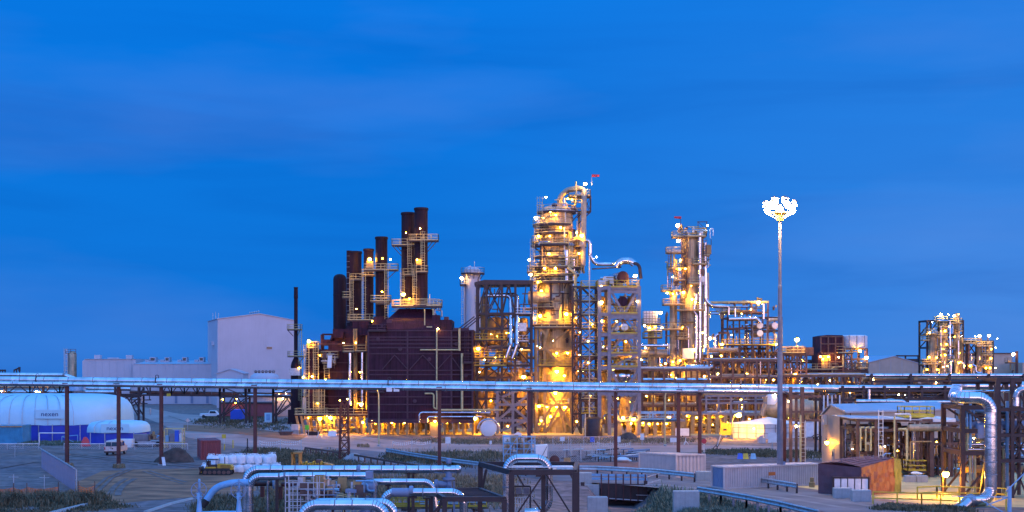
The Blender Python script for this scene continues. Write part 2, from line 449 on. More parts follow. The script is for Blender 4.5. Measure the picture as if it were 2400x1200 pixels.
backr = ramp(sp.outputs['Z'], -.05, .95, [(0, (1.9,1.3,1.5)), (.12, (1.7,1.15,1.35)), (.22, (.75,.65,1.15)), (.26, (.28,.43,1.1)), (.6, (.13,.38,1.1)), (1, (.11,.38,1.05))])
backl = ramp(sp.outputs['Z'], -.05, .95, [(0, (.45,.55,1.1)), (.12, (.35,.48,1.1)), (.28, (.12,.34,1.05)), (1, (.11,.38,1.05))])
xb = N.new('ShaderNodeMapRange'); xb.interpolation_type = 'SMOOTHSTEP'; xb.inputs[1].default_value = -.40; xb.inputs[2].default_value = .30; L.new(sp.outputs['X'], xb.inputs[0])
back = mix(xb.outputs[0], backl, backr)
yr = N.new('ShaderNodeMapRange'); yr.interpolation_type = 'SMOOTHSTEP'; yr.inputs[1].default_value = .55; yr.inputs[2].default_value = -.65; L.new(sp.outputs['Y'], yr.inputs[0])
back = mix(1.0, back, (2.1,1.95,1.9), 'MULTIPLY')
wc = mix(yr.outputs[0], fcol, back)
L.new(wc, b2.inputs[0]); b2.inputs[1].default_value = 1.0
L.new(b1.outputs[0], add.inputs[0]); L.new(b2.outputs[0], add.inputs[1]); L.new(add.outputs[0], out.inputs[0])
su = bpy.data.lights.new('sun', 'SUN'); su.energy = .08; su.angle = R(40); su.color = (1.0,.62,.80)
so = bpy.data.objects.new('sun', su); C.objects.link(so)
so.rotation_euler = V((-.8, .55, -.12)).to_track_quat('-Z', 'Y').to_euler()
cam = bpy.data.cameras.new('camera'); co = bpy.data.objects.new('camera', cam); C.objects.link(co)
co.location = (0, 0, CH); co.rotation_euler = (R(90), 0, 0)
cam.sensor_width = 36; cam.lens = F/2400*36; cam.shift_y = (HY-600)/2400; cam.clip_end = 20000; cam.clip_start = 1
sc.camera = co
sc.view_settings.view_transform = 'Standard'; sc.view_settings.look = 'None'; sc.view_settings.gamma = 1; sc.view_settings.exposure = 0
sc.cycles.use_denoising = True; sc.cycles.max_bounces = 6; sc.cycles.diffuse_bounces = 3; sc.cycles.glossy_bounces = 3
sc.cycles.sample_clamp_indirect = 3.0; sc.cycles.caustics_reflective = False; sc.cycles.caustics_refractive = False

# ------------------------------------------------------------------ ground, roads
def sheet(name, pts, z, m, label=None, n=1, world=False):
    P = [V((p[0], p[1], z)) for p in ([G(*q) for q in pts] if not world else pts)]
    b = MB(); b.quad(*P); o = b.build(name, m, smooth=False); return tag(o, kind='structure', label=label)
def hgt(x, y):
    """the creek bed that runs under the little road bridge, and slight unevenness elsewhere"""
    cx = 11.6+(150-y)*.03
    t = max(0, min(1, 1.6-1.6*abs(x-cx)/3.9))*max(0, min(1, (154.5-y)/2.0))*max(0, min(1, (y-60)/10))
    t = t*t*(3-2*t)
    yl = 151 if x < 10 else 151-(x-10) if x < 19 else 142-(x-19)*2.05 if x < 26.8 else 126-(x-26.8)*8
    s = max(0, min(1, (yl-1.2-y)/9))*max(0, min(1, (x+1)/6))   # bank below the road
    return -2.3*t-.9*s*(1-t) if y < 400 else -max(0, (y-1250))*.06
xs = sorted(set([-620,-420,-300,-220,-160,-120,-90]+[-70+2.0*i for i in range(36)]+[1.0*i for i in range(60)]+[60,70,80,100,130,170,230,320,450,620]))
ys = sorted(set([-60,0,40,60]+[70+1.5*i for i in range(66)]+[170,175,180,190,200,215,230,250,280,320,370,430,520,650,900,1250,1400]))
b = MB(); b.v = [V((x, y, hgt(x, y))) for y in ys for x in xs]; nx = len(xs)
b.f = [(j*nx+i, j*nx+i+1, (j+1)*nx+i+1, (j+1)*nx+i) for j in range(len(ys)-1) for i in range(nx-1)]
gm = mat('bare gravelly ground', (.15,.145,.165), .95, 0, .22, .045, bump=.03, fine=1.2)
Nn, Ll = nt(gm)
def ground_mix():
    tcg = Nn.new('ShaderNodeTexCoord'); pr = Nn['Principled BSDF']
    n_a = Nn.new('ShaderNodeTexNoise'); n_a.inputs['Scale'].default_value = .06; n_a.inputs['Detail'].default_value = 8; n_a.inputs['Roughness'].default_value = .65; Ll.new(tcg.outputs['Object'], n_a.inputs[0])
    n_b = Nn.new('ShaderNodeTexNoise'); n_b.inputs['Scale'].default_value = .9; n_b.inputs['Detail'].default_value = 6; Ll.new(tcg.outputs['Object'], n_b.inputs[0])
    r1 = Nn.new('ShaderNodeValToRGB'); e = r1.color_ramp.elements; e[0].position = .36; e[0].color = (.145,.108,.112,1); e[1].position = .64; e[1].color = (.25,.150,.115,1)
    x = e.new(.5); x.color = (.19,.130,.122,1); Ll.new(n_a.outputs['Fac'], r1.inputs[0])
    r2 = Nn.new('ShaderNodeValToRGB'); e = r2.color_ramp.elements; e[0].position = .3; e[0].color = (.5,.5,.5,1); e[1].position = .7; e[1].color = (1.4,1.4,1.4,1); Ll.new(n_b.outputs['Fac'], r2.inputs[0])
    mx = Nn.new('ShaderNodeMix'); mx.data_type = 'RGBA'; mx.blend_type = 'MULTIPLY'; mx.inputs[0].default_value = 1; Ll.new(r1.outputs[0], mx.inputs[6]); Ll.new(r2.outputs[0], mx.inputs[7])
    mp_ = Nn.new('ShaderNodeMapping'); mp_.inputs['Scale'].default_value = (.05,.75,1); mp_.inputs['Rotation'].default_value = (0,0,.25); Ll.new(tcg.outputs['Object'], mp_.inputs[0])
    n_c = Nn.new('ShaderNodeTexNoise'); n_c.inputs['Scale'].default_value = 1.0; n_c.inputs['Detail'].default_value = 5; Ll.new(mp_.outputs[0], n_c.inputs[0])
    r3 = Nn.new('ShaderNodeValToRGB'); e = r3.color_ramp.elements; e[0].position = .38; e[0].color = (.66,.64,.64,1); e[1].position = .6; e[1].color = (1.1,1.1,1.1,1); Ll.new(n_c.outputs['Fac'], r3.inputs[0])
    m2 = Nn.new('ShaderNodeMix'); m2.data_type = 'RGBA'; m2.blend_type = 'MULTIPLY'; m2.inputs[0].default_value = .8; Ll.new(mx.outputs[2], m2.inputs[6]); Ll.new(r3.outputs[0], m2.inputs[7])
    Ll.new(m2.outputs[2], pr.inputs['Base Color'])
ground_mix()
tag(b.build('ground', gm, smooth=True), kind='structure')
sheet('dirt_road', [(300,962),(330,953),(420,970),(600,982),(760,1008),(900,1030),(1100,1042),(1300,1044),(1700,1044),(1960,1050),(1960,1080),(1700,1062),(1450,1058),(1100,1058),(900,1060),(740,1056),(560,1046),(440,1026),(390,1000)], .02, 'dirtroad')
sheet('dirt_track', [(430,996),(560,1000),(720,1022),(700,1034),(560,1018),(430,1010)], .035, 'tracksoil')
sheet('access_road', [(770,1048),(905,1060),(1180,1092),(1300,1103),(1640,1124),(1860,1146),(2010,1168),(2130,1184),(2330,1212),(2060,1240),(1900,1190),(1640,1152),(1420,1134),(1290,1126),(1200,1116),(960,1094),(715,1057)], .03, 'asphalt')
sheet('concrete_pad', [(1850,1139),(1930,1128),(2060,1085),(2420,1085),(2420,1190),(2300,1188),(2150,1180),(2030,1164)], .015, 'pad')
sheet('plant_pad', [(700,1003),(1900,1003),(1880,1020),(1420,1021),(1000,1019),(690,1012)], .012, 'pad')
sheet('red_soil_patch', [(1318,1086),(1420,1083),(1512,1084),(1512,1104),(1318,1104)], .025, 'redsoil')
sheet('churned_soil', [(240,1104),(330,1100),(470,1098),(600,1112),(600,1150),(480,1163),(330,1175),(190,1190),(150,1160),(180,1130)], .008, 'tracksoil')
def strip(name, pts, wd, z, m):
    P = [G(*p) for p in pts]; b = MB()
    for a, c in zip(P, P[1:]):
        n = (c-a).normalized().cross(V((0,0,1)))*wd/2
        b.quad(*[V((q.x, q.y, z)) for q in (a-n, c-n, c+n, a+n)])
    return tag(b.build(name, m, smooth=False), kind='structure')
M['rut'] = mat('rutted soil', (.15,.10,.085), .95, 0, .4, .5, bump=.05, fine=2)
# wheel ruts across the churned soil
for i, (a, b_, c) in enumerate([((335,1104),(400,1130),(470,1150)),((350,1103),(420,1128),(480,1146)),((258,1160),(262,1130),(300,1104)),((276,1162),(276,1132),(318,1104))]):
    strip('wheel_rut', [(a[0]+(b_[0]-a[0])*f+(c[0]-2*b_[0]+a[0])*f*f*.5, a[1]+(b_[1]-a[1])*f+(c[1]-2*b_[1]+a[1])*f*f*.5) for f in [j/5*1.4 for j in range(6)]], .35+.1*i, .03+.004*i, 'rut')
r_ = MB(); p0 = [G(*p)+V((0,0,.0)) for p in ((120,1205),(180,1190),(245,1174))]; r_.tube(p0, .25, 6, br=6); tag(r_.build('kerb_strip', 'concrete'), kind='structure')
r_ = MB(); p0 = [G(*p)+V((0,0,.0)) for p in ((340,1202),(400,1182),(450,1170))]; r_.tube(p0, .2, 6, br=6); tag(r_.build('kerb_strip', 'concrete'), kind='structure')
# faint road edge lines and tyre-worn bands on the access road
M['worn'] = mat('tyre worn asphalt', (.145,.145,.16), .8, 0, .25, .4)
M['trackd'] = mat('tyre marked dirt', (.22,.145,.125), .95, 0, .4, .5, bump=.04, fine=2)
strip('tyre_track', [(1560,1128),(1760,1147),(1900,1165),(2060,1190)], .8, .036, 'worn')
strip('tyre_track', [(1540,1136),(1740,1155),(1880,1174),(2010,1196)], .8, .036, 'worn')

# tyre tracks worn across the yards
for i, pts in enumerate((((0,1064),(120,1060),(300,1078),(480,1092)),((10,1068),(130,1064),(300,1083),(470,1097)),((60,1050),(240,1056),(420,1066)),((300,1100),(250,1120),(215,1150),(190,1180)),((312,1100),(264,1120),(232,1150),(210,1180)),((0,1098),(80,1084),(200,1078)),((395,975),(440,990),(520,1003),(640,1012)),
    ((560,1020),(720,1035),(900,1046),(1150,1051),(1500,1053)),((560,1026),(720,1042),(900,1052),(1150,1055),(1500,1057)),((600,998),(760,1018),(900,1040)),((1500,1046),(1700,1048),(1950,1056)),((1500,1050),(1700,1053),(1950,1064)),((1000,1026),(1250,1030),(1600,1030)))):
    strip('tyre_track', pts, .42, .045+.003*i, 'rut' if i < 6 else 'trackd')

# ================================================================== LEFT SIDE
def rrect(cx, cy, hx, hy, rad, n=8):
    pts = []
    for qx, qy, a0 in ((1,1,0),(-1,1,90),(-1,-1,180),(1,-1,270)):
        for k in range(n+1):
            a = R(a0+90*k/n); pts.append((cx+qx*(hx-rad)+rad*math.cos(a), cy+qy*(hy-rad)+rad*math.sin(a)))
    return pts
def dome_tent(name, label, x0, x1, d, depth, zw, zt, group, txt, tx, ty, th, rad):
    X0, X1 = XX(x0, d), XX(x1, d); cx, cy, hx, hy = (X0+X1)/2, d+depth/2, (X1-X0)/2, depth/2
    t = thing(name, label, 'tent', (cx, d, 0), group)
    w_ = MB(); w_.loft([[V((x, y, 0)) for x, y in rrect(cx, cy, hx, hy, rad)], [V((x, y, zw)) for x, y in rrect(cx, cy, hx, hy, rad)]]); w_.build('side_wall', 'tentb', t)
    def dense(r):      # resample outline and scallop it between the ribs
        out = []; step = .9
        for a, b_ in zip(r, r[1:]+r[:1]):
            n = max(1, int(math.hypot(b_[0]-a[0], b_[1]-a[1])/step)); out += [(a[0]+(b_[0]-a[0])*k/n, a[1]+(b_[1]-a[1])*k/n) for k in range(n)]
        return out
    base = dense(rrect(cx, cy, hx+.12, hy+.12, rad)); rings = []; ins = hy*.93
    for k in range(13):
        an = R(90*k/12); i = ins*(1-max(0,math.cos(an))**.32); z = zw-.15+(zt-zw+.15)*math.sin(an)**.7
        rg = []
        for x, y in base:
            sx = max(.05, (hx-i)/hx); sy = max(.05, (hy-i)/hy)
            px_, py_ = cx+(x-cx)*sx, cy+(y-cy)*sy
            sc_ = .26*(abs(math.sin(math.pi*x/4.3))-.6)*math.cos(an*.8)
            rg.append(V((px_, py_-sc_*(1 if y < cy else -1), z+sc_*.5)))
        rings.append(rg)
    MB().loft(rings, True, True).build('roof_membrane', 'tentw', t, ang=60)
    for j in range(1, int((X1-X0)/2.15)):
        x = X0+2.15*j; pts = []
        if abs(x-cx) > hx-rad*.4: continue
        for kk in range(11):
            an = R(8.2*kk); i = ins*(1-max(0,math.cos(an))**.32); z = zw-.15+(zt-zw+.15)*math.sin(an)**.7
            pts.append((cx+(x-cx)*(hx-i)/hx, cy-(hy+.12)*max(.05,(hy-i)/hy)-.12, z+.03))
        MB().tube(pts, .05, 6, br=.02, gores=1).build('fabric_seam', 'galv', t)
    x = X0+1.5
    while x < X1-1:
        b = MB().beam((x, d-.05, 0), (x, d-.05, zw), .12); b.build('wall_strut', 'galv', t); x += 2.3
    zt_ = ZZ(ty, d)
    k = math.asin(min(.99, ((zt_-zw)/(zt-zw))**(1/.7))); yy = d+ins*(1-math.cos(k)**.32)-.3
    p = MB().box(XX(tx, d)-len(txt)*th*.62, XX(tx, d)+len(txt)*th*.62, yy-.1, yy-.02, zt_-th*.55, zt_+th*1.35).build('sign_panel', 'tentw', t)
    lettering(txt, (XX(tx, d), yy-.13, zt_), th*.95, 'navy', p, sx=1.15)
    return t
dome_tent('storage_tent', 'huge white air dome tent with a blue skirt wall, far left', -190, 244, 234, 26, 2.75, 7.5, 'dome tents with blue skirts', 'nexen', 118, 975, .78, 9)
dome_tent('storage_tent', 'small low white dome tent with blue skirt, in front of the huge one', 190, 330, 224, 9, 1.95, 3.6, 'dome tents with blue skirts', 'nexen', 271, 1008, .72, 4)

def container(name, label, A, ex, ey, h, ms, mr, group=None, cat='container', doors=None, n1=18, n2=8, roof='cont_white', cd=.07):
    """corrugated steel box: A nearest corner, ex and ey its two visible base edges"""
    A, ex, ey = V(A), V(ex), V(ey); t = thing(name, label, cat, A, group)
    def side(o, e, inw, n, m, nm):
        b = MB(); e_ = e.normalized(); L_ = e.length; st = L_/n; prof = []
        for i in range(n):
            for f, dd in ((.0, .0), (.42, .0), (.55, cd), (.88, cd)): prof.append(o+e_*(st*(i+f))+inw*dd)
        prof.append(o+e)
        for a, c in zip(prof, prof[1:]): b.quad(a+V((0,0,.16)), c+V((0,0,.16)), c+V((0,0,h-.14)), a+V((0,0,h-.14)))
        return b.build(nm, m, t, smooth=False)
    ux, uy = ex.normalized(), ey.normalized()
    side(A+uy*.03, ex, uy, n1, ms, 'side_wall'); side(A+ux*.03, ey, ux, n2, mr, 'end_wall')
    side(A+ey-uy*.03, ex, -uy, n1, ms, 'side_wall'); side(A+ex-ux*.03, ey, -ux, n2, mr, 'end_wall')
    f = MB()
    for c in (A, A+ex, A+ey, A+ex+ey): f.beam(c, c+V((0,0,h)), .17)
    for z in (.08, h-.07):
        for a, c in ((A, A+ex), (A, A+ey), (A+ex, A+ex+ey), (A+ey, A+ex+ey)): f.beam(a+V((0,0,z)), c+V((0,0,z)), .13, .16)
    f.build('corner_frame', ms, t)
    rf = MB(); n = 14
    for i in range(n):
        a = A+ex*(i/n)+ux*.03+uy*.05; rf.obox(a, ex/n-ux*.05, ey-uy*.1, h-.12, h-.01 if i % 2 else h-.04)
    rf.build('roof', roof, t)
    if doors is not None:
        o, e, out_ = doors; o, e, out_ = V(o), V(e), V(out_)
        for k in range(2):
            b = MB(); b.obox(o+e*(.03+.48*k)+out_*.02, e*.46, out_*.05, .18, h-.16); dr = b.build('door', ms, t)
            g = MB()
            for q in (.12, .34):
                c = o+e*(.03+.48*k+q)+out_*.12; g.beam(c+V((0,0,.2)), c+V((0,0,h-.2)), .06); g.beam(c+V((0,0,1.1)), c+e.normalized()*.3+V((0,0,1.1)), .06)
            g.build('lock_rod', 'galv', dr)
    return t
d = 226
container('site_shed', 'teal corrugated shed with an orange eave strip, at the left edge', (XX(52, d), d, 0), (-9.5,.6,0), (.3,3,0), 2.95, 'teal', 'teal', cat='shed', n1=34)
o = [x for x in C.objects if x.name.startswith('site_shed')][0]
MB().box(XX(52, d)-9.4, XX(52, d)+.05, d-.12, d-.02, 2.66, 2.8).build('eave_strip', 'amber', o)

# low chain link fence with a white top rail
def mesh_fence(name, label, pts, h, sp=2.5, mesh=.35, m='galv', rail_r=.05, topm=None, group=None, t=.05):
    o = thing(name, label, 'fence', pts[0], group); pts = [V(p) for p in pts]
    tr = MB(); po = []; ms = MB()
    for a, b_ in zip(pts, pts[1:]):
        n = max(1, round((b_-a).length/sp)); tr.beam(a+V((0,0,h)), b_+V((0,0,h)), rail_r*2)
        for k in range(n+1): c = a+(b_-a)*k/n; po.append(c)
        L_ = (b_-a).length; u = (b_-a).normalized(); k = -h
        while k < L_:
            for sg in (1, -1):
                s0, s1 = (k, k+h); z0, z1 = (0.05, h) if sg > 0 else (h, .05)
                if s0 < 0: z0 = z0+(z1-z0)*(-s0)/h; s0 = 0
                if s1 > L_: z1 = z0+(z1-z0)*(L_-s0)/(s1-s0); s1 = L_
                ms.beam(a+u*s0+V((0,0,z0)), a+u*s1+V((0,0,z1)), .014)
            k += mesh
    tr.build('top_rail', topm or m, o); ms.build('wire_mesh', m, o)
    for c in po[:95]: MB().beam(c, c+V((0,0,h+.08)), t*1.6).build('fence_post', m, o)
    return o
mesh_fence('chain_link_fence', 'low mesh fence with pale top rail, in front of the teal shed', [V((XX(-20, 211), 211, 0)), V((XX(91, 211), 211, 0))], .85, topm='white')
mesh_fence('chain_link_fence', 'low mesh fence with pale top rail, running behind the beige van', [V((XX(150, 211), 211, 0)), V((XX(440, 211), 211, 0))], .85, topm='white')
g = MB(); k = D(222)
g.tube([k.q(92, 1050), k.q(92, 1015), k.q(156, 1015)], .09, 8, br=.1); g.tube([k.q(156, 1015), k.q(156, 1050)], .09, 8)
tag(g.build('pipe_goal_frame', 'white'), 'white bare pipe frame like a goal, standing before the blue tent wall', 'frame')
g = MB(); k = D(226)
g.tube([k.q(145, 1040), k.q(145, 1023), k.q(182, 1020)], .07, 8, br=.1); g.tube([k.q(182, 1020), k.q(182, 1042)], .07, 8); g.beam(k.q(145, 1023), k.q(182, 1040), .08)
tag(g.build('barrier_gate', 'alu_blue'), 'small blue tube gate with a diagonal, beside the first rust post', 'gate')

# slatted security fence running towards the camera
a, b_ = G(98, 1098), G(177, 1154); a.z = b_.z = 0
o = thing('slat_fence', 'tall grey slatted fence with angled barbed wire arms, running towards the camera', 'fence', a)
s1, s2 = MB(), MB(); n = 84; u = (b_-a).normalized(); h = 2.25
for i in range(n): p = a+(b_-a)*(i/n); s1.beam(p+V((0,0,.05)), p+V((0,0,h)), .035, .15)
s1.build('slats', 'blue_and_shade', o)
for z in (.2, 1.2, h): s2.beam(a+V((.08,0,z)), b_+V((.08,0,z)), .05)
for z in (.1,.22,.34): s2.beam(a+V((-z,0,h+z)), b_+V((-z,0,h+z)), .025)
s2.build('rails', 'galv', o)
for i in range(15):
    p = a+(b_-a)*(i/14); m_ = MB(); m_.beam(p+V((.1,0,0)), p+V((.1,0,h+.05)), .09); m_.beam(p+V((.1,0,h)), p+V((-.38,0,h+.4)), .05); m_.build('fence_post', 'galv', o)

def netting(name, label, pts, h, seed):
    q = random.Random(seed); o = thing(name, label, 'netting', pts[0], 'orange safety netting')
    b = MB()
    for a, c in zip(pts, pts[1:]):
        a, c = V(a), V(c); n = max(2, int((c-a).length/.25)); u = c-a; sag = q.uniform(.1,.35)
        def tz(f, z): return a+u*f+V((0, .12*math.sin(f*19), z*(1-sag*math.sin(math.pi*f))))
        for i in range(n+1):
            b.beam(tz(i/n, .03), tz(i/n, h), .05, .02)
        for z in [h*j/6 for j in range(7)]:
            for i in range(n): b.beam(tz(i/n, z+.03), tz((i+1)/n, z+.03), .02, .07)
    b.build('mesh', 'orange', o)
    for p in pts: MB().beam(V(p), V(p)+V((0,0,h+.5)), .07).build('stake', 'brown', o)
    return o
netting('safety_netting', 'orange netting fence on stakes across the weeds, lower left corner', [G(-20,1168), G(32,1166), G(63,1166), G(137,1164)], .9, 3)
netting('safety_netting', 'short red orange netting end beside the slatted fence', [G(184,1172), G(222,1172)], 1.3, 4)
for x, y0, y1, dsc in ((32,1112,1150,'nearest the left edge'),(104,1113,1152,'middle one, left of the slatted fence'),(35,1040,1072,'far one below the teal shed')):
    p = G(x, y1); MB().beam(p, V((p.x, p.y, ZZ(y0, p.y))), .06).build; b = MB(); b.beam(p, V((p.x, p.y, ZZ(y0, p.y))), .06); b.beam((p.x-.5, p.y, ZZ(y0+6, p.y)), (p.x+.5, p.y, ZZ(y0+6, p.y)), .04)
    tag(b.build('survey_stake', 'galv'), 'thin bare stake with a crosspiece on the gravel, '+dsc, 'stake', 'thin stakes on the gravel')

# ---------------- overhead pipes and their posts
pa = V((XX(-300, 182), 182, ZZ(886, 182))); pb = V((XX(2000, 171), 171, ZZ(910, 171)))
def along(px):
    # the point of the overhead line that shows at column px
    lo, hi = 0.0, 1.0
    for _ in range(40):
        mid = (lo+hi)/2; p = pa+(pb-pa)*mid
        if p.x*F/p.y+1200 < px: lo = mid
        else: hi = mid
    return pa+(pb-pa)*lo
t = thing('overhead_pipe', 'long silver insulated twin pipe crossing the whole yard on rust posts', 'pipe', V((0,176,9.5)))
MB().tube([along(-290), along(1965)], .40, 20, ring=3.2).build('main_pipe', 'alu', t)
MB().tube([along(-290)+V((0,-.55,-.52)), along(1905)+V((0,-.55,-.52))], .30, 16, ring=2.6).build('lower_pipe', 'alu', t)
MB().tube([V((XX(-300,183),183,ZZ(877,183))), V((XX(150,182.5),182.5,ZZ(879,182.5))), V((XX(172,182),182.6,ZZ(888,182)))], .28, 14, ring=2.6).build('upper_pipe', 'alu', t)
for px in (86, 366, 910, 1735):
    c = along(px); b = MB(); b.lathe(c, [(.47,-.06),(.47,.06)], 20, 'x'); b.tube([c+V((0,0,.3)), c+V((-.15,0,.75)), c+V((.35,0,.75)), c+V((.25,0,.3))], .04, 6, br=.15); b.build('clamp', 'dark', t)
c = along(922)+V((0,-.75,-.75)); 
for dx in (-.45, .45): MB().box(c.x+dx-.35, c.x+dx+.35, c.y-.1, c.y+.05, c.z-.25, c.z+.2).build('junction_box', 'white', t)
plab = {157:'beside the slatted fence', 278:'right behind the beige van', 378:'with a white board leaning on its foot', 598:'above the white bulk bags',
        1030:'in front of the furnace underside lamps', 1240:'left of the white fabric crate', 1443:'beside the red soil patch', 1590:'left of the pair behind the white container',
        1640:'right of the pair behind the white container', 1838:'just right of the tall light mast'}
for px in plab:
    c = along(px); x, y, z = c.x, c.y, c.z-.45
    t = thing('steel_post', 'tall rust red overhead pipe post, '+plab[px], 'post', (x, y, 0), 'rust posts under the overhead pipe')
    b = MB(); b.beam((x, y-.2, 0), (x, y-.2, z), .40, .06); b.beam((x, y+.2, 0), (x, y+.2, z), .40, .06); b.beam((x, y, 0), (x, y, z), .06, .4); b.build('column', 'post', t)
    MB().box(x-.35, x+.35, y-.9, y+.5, z, z+.12).build('cross_arm', 'dark', t)
    MB().box(x-.35, x+.35, y-.35, y+.35, 0, .12).build('base_plate', 'concrete', t)
p = G(381, 1091); b = MB(); b.loft([[p+V(v) for v in ((0,0,0),(.42,0,0),(.42,.05,0),(0,.05,0))], [p+V(v) for v in ((-.2,.3,1.05),(.16,.3,1.05),(.16,.35,1.05),(-.2,.35,1.05))]])
tag(b.build('leaning_board', 'white'), 'small white board leaning on the foot of a rust post', 'board')

# soil heap
def heap(name, label, c, rx, ry, h, m, seed, cat='soil heap'):
    q = random.Random(seed); rings = []; n = 28
    pk = [(q.uniform(-.4,.4), q.uniform(.5,1)) for _ in range(3)]
    for k in range(8):
        f = k/7; rg = []
        for j in range(n):
            a = 2*math.pi*j/n; rr = (1-f)**.8*(1+.12*math.sin(3*a+seed)+.06*math.sin(7*a+2*seed))
            z = h*(1-(1-f)**1.6)*(1+.22*math.cos(a+1)*f*(1-f)*4)
            rg.append(V((c[0]+rx*rr*math.cos(a)+q.uniform(-.06,.06)*rx, c[1]+ry*rr*math.sin(a), z+q.uniform(-.04,.04)*h)))
        rings.append(rg)
    b = MB(); b.loft(rings, False, True); return tag(b.build(name, m), label, cat)
p = G(405, 1084); heap('soil_heap', 'dark brown soil heap left of the red container', (p.x, p.y+1.2, 0), 2.6, 1.8, 1.75, 'pile', 3)
p = G(1472, 1030); heap('soil_heap', 'small dark heap of gravel before the lit bays', (p.x, p.y+1.0, 0), 2.0, 1.4, 1.1, 'pile', 5)
p = G(250, 1036); heap('red_tarp_heap', 'small pile under a bright red tarp behind the van', (p.x, 219, 0), .8, .7, 1.4, 'red', 8, 'tarp heap')

# red container
A = G(472, 1078); A.z = 0
container('shipping_container', 'dull red shipping container standing by the soil heap', A, (2.45,.35,0), (-1.7,5.6,0), 2.6, 'cont_red', 'cont_red', 'shipping containers', n1=8, n2=18, roof='cont_red', doors=None)

# van seen from the rear
def van(px, py):
    p = G(px, py); x, y = p.x, p.y; t = thing('parked_van', 'cream passenger van parked tail on, beside a rust post', 'van', (x, y, 0))
    hw = .95
    prof = [(0,.45),(0,1.05),(.06,1.25),(.28,1.98),(.5,2.08),(3.3,2.08),(4.1,1.35),(4.9,1.15),(5.05,.8),(5.05,.45)]
    b = MB(); rings = []
    for f, ins in ((-1,.12),(-.93,.02),(.93,.02),(1,.12)):
        rings.append([V((x+hw*f*(1 if z < 1.1 else 1-.13*(z-1.1)), y+yy, z-(ins if z > 1.9 else 0)+(ins if z < .6 else 0))) for yy, z in prof])
    b.loft(rings); b.build('body', 'cont_white', t)
    for sx in (-.42, .42):
        MB().prism([(x+sx-.36, y+.06, 1.3),(x+sx+.36, y+.06, 1.3),(x+sx*.94+.33, y+.235, 1.86),(x+sx*.94-.33, y+.235, 1.86)], (0,-.03,.01)).build('rear_window', 'glass', t)
    for s_ in (-1, 1):
        for yy in (1.6, 3.0): MB().prism([(x+s_*.93, y+yy-.6, 1.25),(x+s_*.93, y+yy+.55, 1.25),(x+s_*.86, y+yy+.5, 1.85),(x+s_*.86, y+yy-.55, 1.85)], (s_*.03,0,0)).build('side_window', 'glass', t)
        MB().box(x+s_*.86-.07, x+s_*.86+.07, y-.04, y+.02, .85, 1.2).build('tail_light', 'red', t)
        for yy in (.95, 3.95):
            wl = MB().lathe((x+s_*.8, y+yy, .34), [(.2,-.11),(.34,-.1),(.34,.1),(.2,.11)], 18, 'x').build('wheel', 'black', t)
            MB().lathe((x+s_*.8+s_*.09, y+yy, .34), [(.19,-.03),(.17,.04)], 12, 'x').build('rim', 'galv', wl)
    MB().box(x-.93, x+.93, y-.12, y+.02, .42, .62).build('bumper', 'dark', t)
    MB().box(x-.02, x+.02, y-.015, y+.02, .65, 1.9).build('door_seam', 'dark', t)
    b = MB().lathe((x+.22, y-.03, .98), [(.1,0),(.1,.03)], 14, 'y'); b.build('spare_emblem', 'dark', t)
    MB().box(x-.26, x+.26, y-.03, y+.02, .72, .86).build('number_plate', 'white', t)
van(260, 1068)

def pickup(px, py, L_, label, col='white', rot=0, name='pickup_truck'):
    p = G(px, py); x, y = p.x, p.y; t = thing(name, label, 'pickup', (x, y, 0))
    b = MB(); pr = [(0,.55),(0,1.05),(1.9,1.1),(2.0,1.1),(2.25,1.72),(3.6,1.72),(4.1,1.12),(5.2,1.0),(5.3,.55)]
    rings = [[V((x+xx, y+yy, z-(.05 if e else 0))) for xx, z in pr] for yy, e in ((0,1),(.1,0),(1.75,0),(1.85,1))]
    b.loft(rings); b.build('body', col, t)
    MB().prism([(x+2.3, y-.01, 1.15),(x+3.95, y-.01, 1.15),(x+3.55, y-.01, 1.66),(x+2.4, y-.01, 1.66)], (0,-.02,0)).build('side_window', 'glass', t)
    for xx in (.9, 4.3):
        for yy in (.1, 1.75): 
            wl = MB().lathe((x+xx, y+yy, .38), [(.2,-.13),(.38,-.12),(.38,.12),(.2,.13)], 14, 'y').build('wheel', 'black', t)
    return t
pickup(468, 980, 5.3, 'small white pickup truck on the far dirt road')

# bulk bags: one bag, copied
def bag_proto():
    o = thing('bulk_bag', 'white woven bulk bag in the lower layer of the stack', 'bulk bag', (0,0,0), 'white bulk bags stacked by the digger')
    b = MB(); rings = []; n = 20
    for z, r, sq in ((0,.42,.8),(.05,.5,.8),(.35,.56,.6),(.7,.56,.6),(.92,.5,.7),(1.02,.34,.9),(1.06,.12,1)):
        rg = []
        for j in range(n):
            a = 2*math.pi*j/n; c_, s_ = math.cos(a), math.sin(a); q = 1/max(abs(c_), abs(s_)); rr = r*(1+(q-1)*(1-sq))*(1+.035*math.sin(5*a+z*7))
            rg.append(V((rr*c_, rr*s_, z)))
        rings.append(rg)
    b.loft(rings); b.build('bag_body', 'bag', o)
    l = MB()
    for sx, sy in ((-1,-1),(1,-1),(1,1),(-1,1)): l.tube([(sx*.36, sy*.36, .85), (sx*.38, sy*.36, 1.2), (sx*.18, sy*.36, 1.2), (sx*.2, sy*.36, .95)], .025, 6, br=.08)
    l.build('lifting_loops', 'white', o)
    c = MB().lathe((0,0,1.02), [(.16,0),(.1,.1),(.17,.18),(.02,.2)], 10); c.build('filling_spout', 'bag', o)
    return o
q = random.Random(2); proto = bag_proto(); first = True
bags = []
dB = 166
for r_ in range(3):
    for i in range(9 if r_ < 2 else 8):
        x = XX(480, dB)+.98*i+q.uniform(-.08,.08)+.1*r_; y = dB+r_*1.1+q.uniform(-.1,.1)+i*.25
        bags.append((x, y, 0, 'white woven bulk bag in the lower layer of the stack'))
